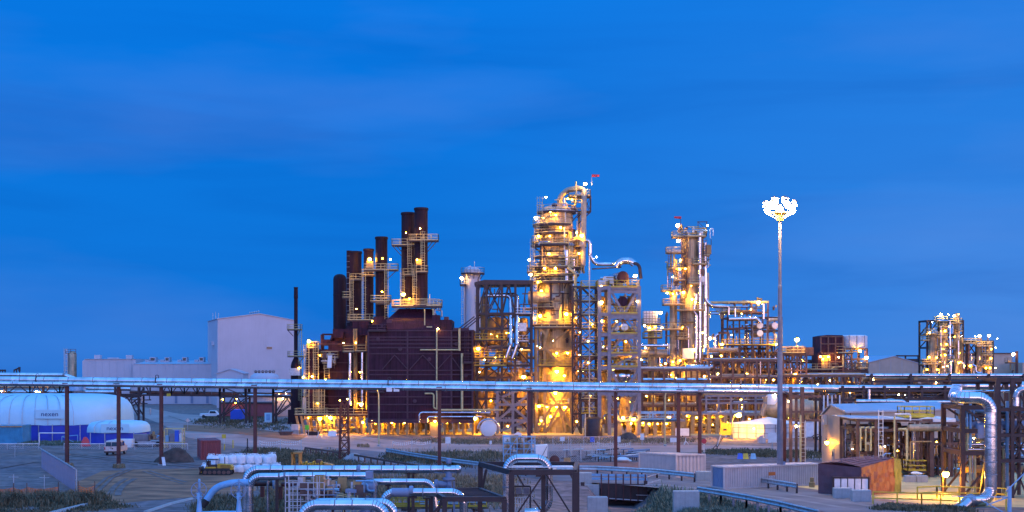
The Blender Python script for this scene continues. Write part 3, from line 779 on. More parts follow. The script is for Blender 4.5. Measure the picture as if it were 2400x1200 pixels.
for r_ in range(2):
    for i in range(8 if r_ else 7):
        x = XX(488, dB)+.98*(i+(0 if r_ else .7))+q.uniform(-.1,.1); y = dB+.6+r_*1.1+i*.25
        if q.random() < .07: continue
        bags.append((x, y, 1.02+q.uniform(-.06,.04), 'white woven bulk bag in the upper layer of the stack'))
for i, (x, y, z, lb) in enumerate(bags):
    o = proto if i == 0 else dup(proto, (x, y, z), lb)
    o.location = (x, y, z); o.rotation_euler.z = q.uniform(-.25,.25); s_ = q.uniform(.9,1.06); o.scale = (s_, s_, q.uniform(.82,1.04))

# small tracked digger
def dozer():
    p = G(507, 1114); x, y = p.x, p.y; t = thing('tracked_machine', 'small yellow tracked machine with dark cab, before the bulk bags', 'bulldozer', (x, y, 0))
    for sy in (0, 1.25):
        b = MB(); out_ = []
        for k in range(9): a = R(90+180*k/8); out_.append((-1.35+.33*math.cos(a), .34+.33*math.sin(a)))
        for k in range(9): a = R(-90+180*k/8); out_.append((1.45+.33*math.cos(a), .34+.33*math.sin(a)))
        b.prism([V((x+u, y+sy, v)) for u, v in out_], (0,.42,0)); tr = b.build('track', 'black', t)
        for k in range(6): MB().lathe((x-1.3+.54*k, y+sy-.03, .33), [(.2,0),(.22,.03),(.22,.48)], 12, 'y').build('road_wheel', 'brown', tr)
    MB().box(x-1.5, x+1.5, y+.3, y+1.4, .5, .78).build('chassis', 'dark', t)
    b = MB(); b.prism([V((x+u, y+.32, v)) for u, v in ((.05,.7),(1.75,.62),(1.8,.95),(1.55,1.18),(.3,1.3),(.05,1.28))], (0,1.1,0)); h_ = b.build('engine_hood', 'dozer', t)
    for z in (.82,.95,1.08): MB().box(x+.4, x+1.6, y+.29, y+.315, z, z+.05).build('grille_slot', 'dark', h_)
    b = MB(); b.box(x-1.1, x-.15, y+.4, y+1.35, .78, 1.15); b.box(x-1.2, x-.9, y+.4, y+1.35, 1.1, 1.6); b.build('operator_seat', 'dark', t)
    MB().box(x-1.35, x-.1, y+.25, y+1.5, .78, .95).build('side_panel', 'dozer', t)
    b = MB()
    for u in (-1.2, -.1):
        for v in (.35, 1.4): b.beam((x+u, y+v, .8), (x+u, y+v, 1.75), .08)
    b.box(x-1.3, x, y+.25, y+1.5, 1.72, 1.8); b.build('roll_cage', 'dark', t)
    MB().tube([(x+.8, y+.85, 1.2), (x+.8, y+.85, 2.05)], .05, 8).build('exhaust', 'dark', t)
    b = MB(); b.prism([V((x+u, y-.2, v)) for u, v in ((-2.0,.1),(-1.85,.1),(-1.75,.5),(-1.85,.95),(-2.0,.95),(-1.9,.5))], (0,2.0,0)); b.build('blade', 'dark', t)
    b = MB(); b.beam((x-1.85, y+.1, .35), (x-.3, y+.1, .45), .12); b.beam((x-1.85, y+1.7, .35), (x-.3, y+1.7, .45), .12); b.build('push_arm', 'dozer', t)
dozer()
# orange machine half hidden by the foreground pipe
p = G(722, 1110); x, y = p.x, p.y
t = thing('orange_machine', 'rusty orange machine with upright end frame, half hidden behind the foreground pipe', 'machine', (x, y, 0))
MB().box(x-2.0, x+2.2, y, y+1.6, .5, 1.0).build('deck', 'amber', t)
b = MB(); b.box(x-1.95, x-1.75, y-.1, y+1.7, .5, 2.5); b.box(x-1.1, x-.95, y-.1, y+1.7, .5, 2.4); b.box(x-2.0, x-.85, y-.1, y+1.7, 2.3, 2.5); b.build('end_frame', 'amber', t)
b = MB()
for i in range(9): b.box(x-.7+.3*i, x-.55+.3*i, y+.1, y+1.5, 1.02, 1.28+.1*math.sin(i*2))
b.build('rollers', 'dozer', t)
MB().prism([V((x+1.6, y+.1, 1.0)), V((x+2.9, y+.1, .8)), V((x+2.9, y+.1, 1.0)), V((x+1.8, y+.1, 1.25))], (0,1.4,0)).build('chute', 'amber', t)
MB().box(x+.9, x+1.5, y+.3, y+1.3, 1.0, 1.6).build('motor', 'brown', t)
for sx in (-1.5, 1.6): MB().lathe((x+sx, y-.05, .4), [(.15,0),(.4,.02),(.4,.28),(.15,.3)], 14, 'y').build('wheel', 'black', t)

# clutter behind the van: wrapped crates, equipment trailer, tan rack
p = G(288, 1046); b = MB(); d = 216
for i, (x0, x1, z0, z1) in enumerate(((268,309,.55,1.25),(270,307,0,.5))):
    tag(MB().box(XX(x0,d), XX(x1,d), d, d+1.6, z0, z1).build('wrapped_crate', 'canvas'), ('upper','lower')[i]+' of two long white wrapped crates stacked behind the rust post', 'crate', 'wrapped crates behind the van')
t = thing('equipment_trailer', 'grey equipment trailer with pipework on its bed, behind the wrapped crates', 'trailer', (XX(330,218), 218, 0))
MB().box(XX(311,218), XX(380,218), 218, 220, .5, .8).build('bed', 'galv', t); MB().box(XX(313,218), XX(346,218), 218, 219.6, .8, 1.9).build('generator_box', 'grey', t)
clutter(t, 346, 382, 1014, 1034, 217.6, 1.5, 8, 21, ('galv','alu_blue','grey'), (.05,.12)); valves(t, 348, 384, 1014, 1030, 217.8, 1.5, 6, 4)
for px in (318, 370): MB().lathe((XX(px,218), 217.9, .4), [(.15,0),(.4,.02),(.4,.25),(.15,.27)], 14, 'y').build('wheel', 'black', t)
t = thing('storage_rack', 'tan open frame rack with boxes on it, left of the red container', 'rack', (XX(406,214), 214, 0))
b = MB()
for px in (386, 427):
    for yy in (0, 1.5): b.beam((XX(px,214), 214+yy, 0), (XX(px,214), 214+yy, 3.0), .14)
for z in (.9, 2.95):
    for yy in (0,1.5): b.beam((XX(386,214), 214+yy, z), (XX(427,214), 214+yy, z), .12)
    for px in (386,427): b.beam((XX(px,214), 214, z), (XX(px,214), 215.5, z), .12)
b.build('frame', 'cream', t)
for i, (px, w_, h_, m_) in enumerate(((390,.5,.9,'alu_blue'),(402,.8,1.3,'grey'),(413,.6,1.7,'signblue'),(422,.4,1.2,'white'))): MB().box(XX(px,214)-w_/2, XX(px,214)+w_/2, 214.3, 215.2, .97, .97+h_).build('stored_box', m_, t)

# roadside posts and signs
def sign(name, label, px, py, top, w_, h_, m, shape='rect', pole='galv', txt=None, tm='navy', cat='sign', group=None):
    p = G(px, py); z = ZZ(top, p.y); t = thing(name, label, cat, p, group)
    MB().beam(p, V((p.x, p.y, z-h_*.3)), .08).build('pole', pole, t)
    b = MB(); zc = z-h_/2
    if shape == 'rect': b.box(p.x-w_/2, p.x+w_/2, p.y-.1, p.y-.05, zc-h_/2, zc+h_/2)
    else:
        n = {'diamond':4,'oct':8}[shape]; a0 = 0 if n == 4 else R(22.5)
        b.prism([V((p.x+w_/2*math.cos(a0+2*math.pi*k/n), p.y-.05, zc+h_/2*math.sin(a0+2*math.pi*k/n))) for k in range(n)], (0,-.05,0))
    pl = b.build('panel', m, t)
    if txt: lettering(txt, (p.x, p.y-.13, zc-h_*.14), h_*.3, tm, pl)
    return t
sign('road_sign', 'pale diamond road sign on a post beside the far dirt road', 440, 1008, 980, .9, .9, 'cont_white', 'diamond')
sign('road_sign', 'small yellow sign on a thin post right of the red container', 525, 1052, 1018, .6, .6, 'yellow')
sign('stop_sign', 'red stop sign on a white post, between two rust posts', 1650, 1062, 1028, .75, .75, 'red', 'oct', 'white')
sign('notice_board', 'blue square notice with a white emblem by the dark tank', 1388, 1046, 1024, .65, .8, 'signblue', txt='*', tm='white')
for px, b_, tp, w_, h_, lb in ((1050,1062,1024,.75,.95,'pale notice board on a post right of a rust post, below the furnace'),(1150,1052,1033,.35,.5,'tiny white notice on a post in the grass strip'),
        (1318,1050,1023,.7,.7,'white notice on the mesh enclosure, left end'),(1450,1046,1023,.6,.9,'white notice beside a rust post and the gravel heap'),
        (1505,1042,1016,.6,1.0,'white upright notice by the lit concrete bays'),(1578,1044,1026,1.0,.7,'pale wide notice left of the white site board'),(1810,1052,1014,1.3,1.5,'pale blue notice board in front of the white marquee')):
    sign('notice_board', lb, px, b_, tp, w_, h_, 'white')
for px, b_, tp in ((526,1055,1040),(546,1050,1031)):
    p = G(px, b_); tag(MB().lathe(p, [(.09,0),(.09,ZZ(tp,p.y)-.05),(.05,ZZ(tp,p.y))], 10).build('bollard', 'yellow'), 'yellow bollard right of the red container, '+('shorter and nearer' if px == 526 else 'taller and farther'), 'bollard', 'yellow bollards')
p = G(580, 1064); b = MB(); b.beam(p, p+V((0,0,2.2)), .14); b.beam(p+V((.9,0,0)), p+V((0,0,1.1)), .06); b.beam(p+V((-.7,.2,0)), p+V((0,0,1.1)), .06)
tag(b.build('gate_post', 'dark'), 'dark gate post with props, left of a rust post', 'post')
# rope of bunting flags
def bunting(label, a, c, h, n):
    a, c = V(a), V(c); t = thing('bunting_barrier', label, 'barrier', a, 'striped tape barriers')
    b = MB()
    for p in (a, c, (a+c)/2): MB().beam(p, p+V((0,0,h+.1)), .07).build('stake', 'galv', t)
    for lv in (h, h*.78):
        pr = None
        for i in range(n+1):
            f = i/n; s_ = 4*(f*2 % 1)*(1-(f*2 % 1)); p = a+(c-a)*f+V((0,0,lv-.28*s_))
            if pr is not None and i % 2: b.beam(pr, p, .03, .13)
            pr = p
    b.build('striped_tape', 'canvas', t); return t
bunting('sagging striped tape between stakes above the foreground pipes', G(608,1058), G(706,1056), 1.5, 40)
bunting('sagging striped tape along the dirt road edge below the furnace', G(920,1052), G(1010,1050), 1.1, 40)
bunting('sagging striped tape along the dirt road right of the mesh enclosure', G(1400,1056), G(1478,1056), 1.2, 36)
for lb, px, py in (('nearest of two small white sprinkler stands on the gravel below the furnace', 746, 1026), ('white sprinkler stand beside the white site board', 1607, 1042)):
    p = G(px, py); b = MB()
    for a in range(3): b.beam(p+V((.5*math.cos(a*2.1), .5*math.sin(a*2.1), 0)), p+V((0,0,.6)), .07)
    b.beam(p+V((0,0,.5)), p+V((0,0,1.1)), .1); tag(b.build('tripod_stand', 'white'), lb.replace('nearest of two small', 'small').replace('sprinkler','tripod'), 'stand')
# ================================================================== FAR BUILDINGS ON THE LEFT
def gable(name, label, A, B, back, ze, za, m='wall', mr='roof', z0=0.0, apex=.5, over=.3, cat='building', seams=True, zeB=None):
    """gable hall: A and B the two ends of its gable wall on the ground, back the vector to the rear"""
    A, B, back = V(A), V(B), V(back); t = thing(name, label, cat, (A+B)/2); e = B-A; zB = zeB or ze
    up = lambda p, z: V((p.x, p.y, z))
    ap = A+e*apex
    MB().prism([up(A, z0), up(B, z0), up(B, zB), up(ap, za), up(A, ze)], back).build('wall', m, t)
    r = MB(); n = e.cross(V((0,0,1))).normalized(); bu = back.normalized(); eu = e.normalized()
    for P, Q, zp, zq in ((A-eu*over, ap, ze-over*(za-ze)/max(1,(ap-A).length), za), (B+eu*over, ap, zB-over*(za-zB)/max(1,(B-ap).length), za)):
        q = [up(P, zp+.05)-bu*over, up(Q, zq+.05)-bu*over, up(Q, zq+.05)+back+bu*over, up(P, zp+.05)+back+bu*over]
        r.prism(q, (0,0,.18))
    r.build('roof', mr, t)
    if seams:
        s_ = MB(); L_ = e.length; n_ = int(L_/3.2)
        for i in range(1, n_):
            f = i/n_; zt = ze+(za-ze)*f/apex if f < apex else zB+(za-zB)*(1-f)/(1-apex)
            c = A+e*f-bu*.02; s_.beam(up(c, z0), up(c, zt-.1), .06)
        s_.build('panel_joint', 'roof', t)
    return t
A, B = V((XX(510,425), 425, 0)), V((XX(692,441), 441, 0)); bk = V((XX(487,452)-XX(510,425), 27, 0))
t = gable('tall_hall', 'tall pale windowless hall with a low gable roof, behind the thin stack', A, B, bk, ZZ(748,425), ZZ(735.5,432), apex=.53, seams=False, zeB=ZZ(752,441))
def lerp(a, b, f): return a+(b-a)*f
c = lerp(A, B, .655); b = MB(); z = ZZ(812.5,435); e = (B-A).normalized(); n_ = V((e.y, -e.x, 0))
wv = MB().obox(c-e*1.0+n_*.15, e*2.0, n_*-.3, z-.75, z+.65).build('vent_hood', 'roof', t); MB().obox(c-e*.9+n_*.19, e*1.8, n_*-.05, z-.7, z-.05).build('louvre', 'glass', wv)
c = A+bk*.35; bu = bk.normalized(); z = ZZ(802, 434); b = MB(); b.obox(c-V((.9,0,0)), bu*3.0, (.9,0,0), z-.9, z+.2); b.build('vent_hood', 'roof', t)
for px, zt in ((499,733),(505.5,731),(512,733)): MB().beam((XX(px,440), 440, ZZ(752,440)), (XX(px,440), 440, ZZ(zt,440)), .12).build('aerial', 'galv', t)
b = MB()
for i in range(5): b.ball((XX(586+5*i,440), 440, ZZ(736-.9*i,437)+.45), .35, 6, 4)
b.build('ridge_vent', 'galv', t)

d = 446
t = thing('low_hall', 'long low pale hall with four rooftop air units, left of the tall hall', 'building', (XX(350,d), d, 0))
b = MB(); X = lambda p: XX(p, d)
b.prism([V((X(193), d, 0)), V((X(318), d, 0)), V((X(318), d, ZZ(842,d))), V((X(200), d, ZZ(842,d))), V((X(193), d, ZZ(846,d)))], (0,30,0)); b.build('wall', 'wall', t)
b = MB(); b.box(X(318.3), X(512), d-3, d+30, 0, ZZ(853,d)); b.build('wall', 'wall', t)
b = MB(); b.prism([V((X(317.5), d-3.2, ZZ(853,d))), V((X(317.5), d+12, ZZ(845,d))), V((X(317.5), d+30.2, ZZ(853,d)))], (X(512)-X(317.5),0,0)); b.build('roof', 'roof', t)
b = MB(); b.box(X(198), X(318), d-.3, d+30, ZZ(842,d), ZZ(841,d)); b.build('parapet', 'roof', t)
s_ = MB()
for px in range(206, 316, 17): s_.beam((X(px), d-.02, 0), (X(px), d-.02, ZZ(843,d)), .06)
for px in range(336, 510, 19): s_.beam((X(px), d-3.02, 0), (X(px), d-3.02, ZZ(854,d)), .06)
s_.build('panel_joint', 'roof', t)
for px in (212, 287): MB().box(X(px), X(px+14), d+4, d+6, ZZ(842,d), ZZ(832,d)).build('roof_vent', 'wall', t)
b = MB(); b.box(X(244), X(270), d+4, d+5, ZZ(841,d), ZZ(838,d)); b.build('roof_vent', 'roof', t)
for px, s in ((330,1.15),(366,1),(407,1),(447,1)):
    u = thing('air_unit', '', '', (0,0,0)); C.objects.unlink(u); bpy.data.objects.remove(u)
    b = MB(); b.box(X(px), X(px+22*s), d+5, d+8, ZZ(849,d), ZZ(846,d)); b.box(X(px), X(px+9), d+5.2, d+7, ZZ(846,d), ZZ(843,d)); b.box(X(px+11), X(px+22*s), d+5, d+8, ZZ(846,d), ZZ(837,d)); o = b.build('air_unit', 'roof', t)
    MB().box(X(px+13), X(px+20*s), d+4.95, d+4.98, ZZ(845,d), ZZ(839,d)).build('grille', 'glass', o)
for i, px in enumerate((415, 452, 488)): MB().box(X(px), X(px+6), d-3.1, d-2.9, 0.2, 2.6).build('door', 'blue_and_shade', t)
d = 405
gable('lean_to', 'small pale shed with a sloped roof against the tall hall', V((XX(508,d), d, 0)), V((XX(570,d), d, 0)), (0,8,0), ZZ(876,d), ZZ(866,d), apex=.5, seams=False, cat='shed')
t = thing('storage_tank', 'squat pale round tank with six vents on top, before the tall hall', 'tank', (XX(614,395), 395, 0))
d = 395; rT = 35*d/F
MB().lathe((XX(614,d), d+rT, 0), [(rT, .4), (rT, ZZ(886,d)), (rT*.9, ZZ(880,d)), (rT*.72, ZZ(876,d)), (rT*.7, ZZ(875,d))], 32).build('shell', 'wall', t)
MB().lathe((XX(614,d), d+rT, 0), [(rT+.3, 0), (rT+.3, .4)], 32).build('base', 'dark', t)
for i in range(8): MB().beam((XX(584+8.5*i,d), d-.12, .5), (XX(584+8.5*i,d), d-.12, ZZ(887,d)), .1).build('stave', 'roof', t)
for i in range(6): MB().lathe((XX(593+8.4*i,d), d+rT, ZZ(877,d)), [(.35,0),(.35,.6),(.5,.65),(.5,.9),(.05,1.1)], 10).build('roof_vent', 'brown', t)
MB().rail([V((XX(590,d), d+rT-1, ZZ(876,d))), V((XX(652,d), d+rT-1, ZZ(876,d)))], 1.1, 2).build('railing', 'galv', t)
d = 450; t = thing('silo', 'slim pale silo with a caged ladder, far left above the tent', 'silo', (XX(168,d), d, 0))
r_ = 9.5*d/F
MB().lathe((XX(170,d), d, 0), [(r_,0),(r_,ZZ(830,d)),(r_*.8,ZZ(826,d)),(r_*.3,ZZ(823,d))], 20).build('shell', 'alu_dull', t)
b = MB(); b.ladder((XX(156.5,d), d-.4, 2), ZZ(822,d), 1.0, True, t=.16); b.build('ladder', 'galv', t)
b = MB(); b.rail([V((XX(156,d), d-1, ZZ(829,d))), V((XX(180,d), d-1, ZZ(829,d)))], 1.4, 2, .12); b.build('railing', 'brown', t)

# ------------------------------------------------------------------ far left pipe rack on trestles
d = 300; t = thing('pipe_rack', 'dark trussed pipe rack on A shaped trestles, left behind the overhead pipe', 'pipe rack', (XX(400,d), d, 0))
k = D(d); b = MB()
for y, w_ in ((900,.3),(923,.35)):
    for dy in (0, 4): b.beam(k.q(-60,y,dy), k.q(735,y+ (6 if y > 910 else 8),dy), w_)
seq = [(-40,10),(15,70),(70,100),(103,140),(140,165),(328,352),(380,402),(402,432),(432,462),(462,480)]
for x0, x1 in seq:
    xm = (x0+x1)/2
    b.beam(k.q(x0,901), k.q(x0,924), .26); b.beam(k.q(x0,924), k.q(xm,902), .2); b.beam(k.q(xm,902), k.q(x1,924), .2); b.beam(k.q(x1,901), k.q(x1,924), .26)
for x in (515, 575, 640, 695, 725): b.beam(k.q(x,902), k.q(x,930), .4); b.beam(k.q(x,902,4), k.q(x,930,4), .4)
b.beam(k.q(515,905), k.q(575,928), .2); b.beam(k.q(640,928), k.q(695,905), .2)
b.build('truss', 'dark', t)
for xs_ in ((270,325),(516,577),(640,700)):
    b = MB(); zb = 0
    for dy in (0, 4):
        for x in xs_: q0 = k.q(x, 905, dy); b.beam((q0.x, q0.y, 0), q0, .4)
        xm = sum(xs_)/2; a = k.q(xs_[0], 930, dy); c = k.q(xs_[1], 930, dy); m_ = k.q(xm, 930, dy)
        b.beam((a.x, a.y, 1.5), m_, .25); b.beam((c.x, c.y, 1.5), m_, .25); b.beam(a, c, .3); b.beam((a.x, a.y, 1.5), (c.x, c.y, 5.5), .22)
    b.build('trestle', 'dark', t)
tubepx(t, [(-60,919,1),(265,919,1)], d, .45, ring=4, seg=14); tubepx(t, [(196,911,2),(300,912,2)], d, .42, ring=4, seg=14)
tubepx(t, [(-60,907,2.5),(160,907,2.5)], d, .3, 'alu_dull', ring=4); tubepx(t, [(330,903,1),(735,908,1)], d, .5, 'alu_dull', ring=4, seg=14); tubepx(t, [(300,919,1.5),(735,926,1.5)], d, .35, 'brown', ring=4, seg=12); tubepx(t, [(560,926,.5),(735,929,.5)], d, .3, ring=4)
tubepx(t, [(640,918,.5),(694,918,.5)], d, .38, ring=4)
MB().lathe(k.q(178,905,0), [(1.55,-1.0),(1.55,.2),(1.3,.6),(.7,1.0),(.1,1.15)], 24).build('vessel_head', 'alu_blue', t)
lamp(t, k.q(87,917,-.6), .3, 'litw'); lamp(t, k.q(6,917,-.6), .22, 'litw')
b = MB().box(k.q(392,920).x, k.q(401,920).x, d-.5, d-.3, k.q(0,929).z, k.q(0,922).z); pl = b.build('sign_panel', 'yellow', t); 
clutter(t, 300, 345, 920, 972, d, 4, 12, 5, ('dark','brown','galv'), (.1,.25)); 
lamp(t, k.q(520,936,1), .2); lamp(t, k.q(553,935,1), .2); lamp(t, k.q(652,922,1), .22, 'litw'); lamp(t, k.q(668,922,1), .18, 'litw')

# yard behind the rack: sheds, lit doorway
d = 345; t = thing('service_building', 'low lit service building with a glowing doorway, left of the furnace', 'building', (XX(670,d), d, 0))
MB().box(XX(585,d), XX(720,d), d, d+10, 0, ZZ(930,d)).build('wall', 'cont_white', t); MB().box(XX(583,d), XX(722,d), d-.4, d+10.4, ZZ(930,d), ZZ(927,d)).build('roof', 'roof', t)
MB().box(XX(683,d), XX(692,d), d-.06, d-.02, 0, 3.2).build('lit_doorway', emit('lit doorway', (1,.5,.15), 1.2), t)
for px in (650, 664, 682, 700): lamp(t, V((XX(px,d), d-.8, ZZ(934,d))), .22, 'litw')
d = 335; t = thing('porta_cabin', 'dark red flat roofed cabin under the pipe rack', 'cabin', (XX(560,d), d, 0))
MB().box(XX(518,d), XX(640,d), d, d+6, .3, ZZ(946,d)).build('wall', 'cont_red', t); MB().box(XX(516,d), XX(642,d), d-.3, d+6.3, ZZ(946,d), ZZ(943,d)).build('roof', 'dark', t); MB().box(XX(545,d), XX(553,d), d-.05, d, .4, 2.5).build('door', 'grey', t); lamp(t, V((XX(553,d), d-.6, 3.4)), .18)
d = 318; t = thing('site_container', 'blue storage box under the pipe rack trestles', 'container', (XX(552,d), d, 0))
MB().box(XX(540,d), XX(568,d), d, d+3, .1, 2.4).build('body', 'signblue', t)
for i in range(8): MB().box(XX(541+3.4*i,d), XX(542.2+3.4*i,d), d-.05, d, .2, 2.3).build('rib', 'signblue', t)
d = 300; t = thing('vending_cabinet', 'pale blue upright cabinet on the verge left of the furnace', 'cabinet', (XX(630,d), d, 0))
MB().box(XX(620,d), XX(637,d), d, d+1, .4, 2.3).build('body', 'tentw', t); MB().box(XX(617,d), XX(640,d), d-.1, d+1.1, .1, .4).build('plinth', 'concrete', t); MB().box(XX(624,d), XX(633,d), d-.04, d, .7, 2.0).build('door', 'alu_blue', t)
def streetlamp(px, py, top, ax, label, m='lit', r=.3):
    p = G(px, py); z = ZZ(top, p.y); xl = XX(ax, p.y); t = thing('street_lamp', label, 'street lamp', p, 'curved arm street lamps')
    s = 1 if xl > p.x else -1; dx = abs(xl-p.x)
    MB().tube([p, (p.x, p.y, z-1.2*dx), (p.x+s*dx*.3, p.y, z), (xl, p.y, z+.1)], .12, 10, br=2.4, gores=8, r1=.06).build('pole', 'cream', t)
    MB().lathe(p, [(.25,0),(.25,.25),(.14,.3)], 12).build('base', 'concrete', t)
    h = MB().box(xl-.45, xl+.45, p.y-.2, p.y+.2, z+.02, z+.22).build('lamp_head', 'grey', t)
    MB().ball((xl, p.y-.05, z-.1), r, 8, 6, .7).build('bulb', m, h)
streetlamp(888, 1046, 906, 872, 'curved street lamp in front of the maroon furnace wall')
streetlamp(1559, 1046, 912, 1573, 'slim curved street lamp in front of the grey lit bays', r=.22)
streetlamp(1716, 1030, 972, 1731, 'short lamp pole left of the white marquee', 'litx', .42)

# small lattice mast
p = G(807, 1078); t = thing('lattice_mast', 'rust red lattice mast with two lamps, in front of the furnace ladders', 'mast', p)
b = MB(); hw = XX(818,p.y)-p.x; zt = ZZ(940, p.y)
for sx in (-1,1):
    for sy in (-1,1): b.beam((p.x+sx*hw, p.y+sy*hw, 0), (p.x+sx*hw*.75, p.y+sy*hw*.75, zt), .17)
n = 6
for i in range(n):
    z0, z1 = zt*i/n, zt*(i+1)/n
    for a, c in (((-1,-1),(1,-1)),((1,-1),(1,1)),((1,1),(-1,1)),((-1,1),(-1,-1))):
        f0, f1 = hw*(1-.25*i/n), hw*(1-.25*(i+1)/n)
        b.beam((p.x+a[0]*f0, p.y+a[1]*f0, z0), (p.x+c[0]*f1, p.y+c[1]*f1, z1), .09); b.beam((p.x+c[0]*f0, p.y+c[1]*f0, z0), (p.x+a[0]*f1, p.y+a[1]*f1, z1), .09); b.beam((p.x+a[0]*f1, p.y+a[1]*f1, z1), (p.x+c[0]*f1, p.y+c[1]*f1, z1), .1)
b.build('lattice', 'post', t); lamp(t, (p.x-.55, p.y-.3, zt+.1), .15); lamp(t, (p.x+.45, p.y-.3, zt+.3), .17)
rk = MB(); 
tag(heap('stone_heap', 'pale stone heap at the foot of the lattice mast', (p.x+1.2, p.y-.2, 0), 1.5, 1.0, .9, 'concrete', 9), cat='stone heap')

# thin flare like stack
d = 300; k = D(d); t = thing('thin_stack', 'slender dark stack with two platforms, right of the tall pale hall', 'stack', (XX(693,d), d, 0))
c = k.q(693.5, 850)
MB().lathe((c.x, c.y, 0), [(1.1,2.2),(1.1,ZZ(857,d)),(.95,ZZ(850,d)),(.42,ZZ(838,d)),(.40,ZZ(700,d)),(.46,ZZ(699,d)),(.42,ZZ(676,d)),(.48,ZZ(675,d)),(.48,ZZ(673,d))], 16).build('flue', 'stack', t)
MB().box(c.x-1.5, c.x+1.5, c.y-1.3, c.y+1.5, 0, 3.0).build('burner_box', 'stack', t)
for y, x0, x1 in ((772,673,704),(835,674,716)): platform(t, x0, x1, y, d-1.2, 2.6)
for (xa,ya,xb,yb) in ((675,773,688,788),(704,775,699,786),(716,836,703,848)): b = MB(); b.beam(k.q(xa,ya,-1), k.q(xb,yb,-.3), .12); b.build('brace', 'dark', t)
b = MB(); b.ladder((c.x+1.0, c.y-.5, 3), ZZ(772,d), .6); b.build('ladder', 'cream', t)
b = MB(); b.box(XX(679,d), XX(706,d), d-1.3, d-1.1, ZZ(880,d), ZZ(863,d)); b.build('panel', 'galv', t)
lamp(t, k.q(703,862,-1.4), .28)

d = 900; k = D(d)
for xs_, lb in (((33,39,46),'tiny dark nodding pump far off at the left horizon'),((0,6,12),'tiny dark low gantry far off at the left edge')):
    b = MB(); q0 = k.q(xs_[0],868); q1 = k.q(xs_[2],862)
    for x in xs_: b.beam((XX(x,d), d, 0), k.q(x,866), .6)
    b.beam(k.q(xs_[0],868), k.q(xs_[2],862 if xs_[0] else 868), .9); b.box(XX(xs_[2]-2,d), XX(xs_[2]+1,d), d-1, d+1, ZZ(870,d), ZZ(860 if xs_[0] else 867,d))
    tag(b.build('distant_gantry', 'dark'), lb, 'gantry')
# ================================================================== FURNACE
d = 252; k = D(d); t = thing('furnace', 'huge maroon plated furnace block with stepped top, standing on lit legs', 'furnace', (XX(985,d), d, 0))
X = lambda p: XX(p, d); Z = lambda y: ZZ(y, d)
b = MB(); b.box(X(862), X(1058), d, d+14, Z(985), Z(772)); b.box(X(1058.2), X(1110), d+.4, d+14, Z(985), Z(773)); b.box(X(1030), X(1058), d+1, d+13, Z(771.8), Z(749)); b.build('wall', 'rust', t)
b = MB(); lo = [V((X(880), d+.5, Z(771.8))), V((X(1030), d+.5, Z(771.8))), V((X(1030), d+13, Z(771.8))), V((X(880), d+13, Z(771.8)))]
hi = [V((X(932), d+3, Z(722))), V((X(1010), d+3, Z(722))), V((X(1010), d+10, Z(722))), V((X(932), d+10, Z(722)))]
md = [V((X(902), d+1, Z(752))), V((X(1028), d+1, Z(752))), V((X(1028), d+12.5, Z(752))), V((X(902), d+12.5, Z(752)))]
b.loft([lo, md, hi]); b.build('convection_hood', 'rust', t, smooth=False)
b = MB()
for y in (775,790,797,806,815,829,868,878,893,912,930,948,966,983): b.box(X(862), X(1108), d-.16, d+.39, Z(y)-.1, Z(y)+.1)
b.build('stiffener', 'rust_trim', t)
b = MB()
for x in (863,955,1022,1058,1107): b.box(X(x)-.14, X(x)+.14, d-.1, d+.385, Z(985), Z(774))
b.build('buckstay', 'rust_trim', t)
b = MB()
for x0, xm, x1 in ((896,925,956),(960,991,1022),(1025,1056,1080)): b.beam((X(x0), d-.24, Z(866)), (X(xm), d-.24, Z(832)), .14); b.beam((X(xm), d-.24, Z(832)), (X(x1), d-.24, Z(866)), .14)
b.build('chevron_brace', 'rust_trim', t)
for x0, x1, y0, y1, m_ in ((868,888,772,760,'rust'),(1012,1030,772,738,'rust'),(1040,1050,749,742,'rust_trim'),(1062,1098,773,768,'rust_trim'),(905,918,757,748,'rust_trim')): MB().box(X(x0), X(x1), d+.8, d+4, Z(y0), Z(y1)).build('plenum_box', m_, t)
for y, x0, x1 in ((774,862,905),(849,1085,1110),(918,862,900)): platform(t, x0, x1, y, d-1.1, 1.0, 'rust_trim', 'dark', 1.0)
b = MB(); b.box(X(893), X(897), d-.5, d-.2, Z(768), Z(760)); b.ladder((X(1094), d-.6, Z(848)), Z(776), .6, True); b.build('ladder', 'rust_trim', t)
for x, y in ((886,795),(938,818),(1006,842),(1070,806),(905,900),(972,940),(1045,915),(1092,880)): MB().lathe(k.q(x,y,-.02), [(.35,0),(.35,-.12),(.1,-.15)], 14, 'y').build('sight_port', 'rust_trim', t)
# legs and burners underneath
for x in range(866, 1112, 22):
    for dy in (.6, 7, 13.4): MB().beam((X(x), d+dy, 0), (X(x), d+dy, Z(985)), .4).build('leg', 'tan', t)
for x in range(872, 1106, 13):
    q0 = k.q(x, 990, rnd.uniform(1.5, 5)); MB().lathe((q0.x, q0.y, .9), [(.25,0),(.4,.2),(.4,1.0),(.2,1.2),(.2,1.9)], 10).build('burner', 'tan', t)
for x in (885, 915, 945, 980, 1010, 1045, 1075, 1100): lamp(t, k.q(x, 992.5, 3.0+2*(x % 3)), .24, 'lit2')
b = MB(); b.box(X(862), X(1110), d-.3, d+.2, Z(991), Z(985.2)); b.build('skirt_beam', 'rust_trim', t)
b = MB().box(X(1009), X(1029), d-1.8, d-1.0, 0, Z(989)); b.build('control_cabinet', 'tan', t); lamp(t, k.q(1021,986,-2.2), .34, 'lit2')
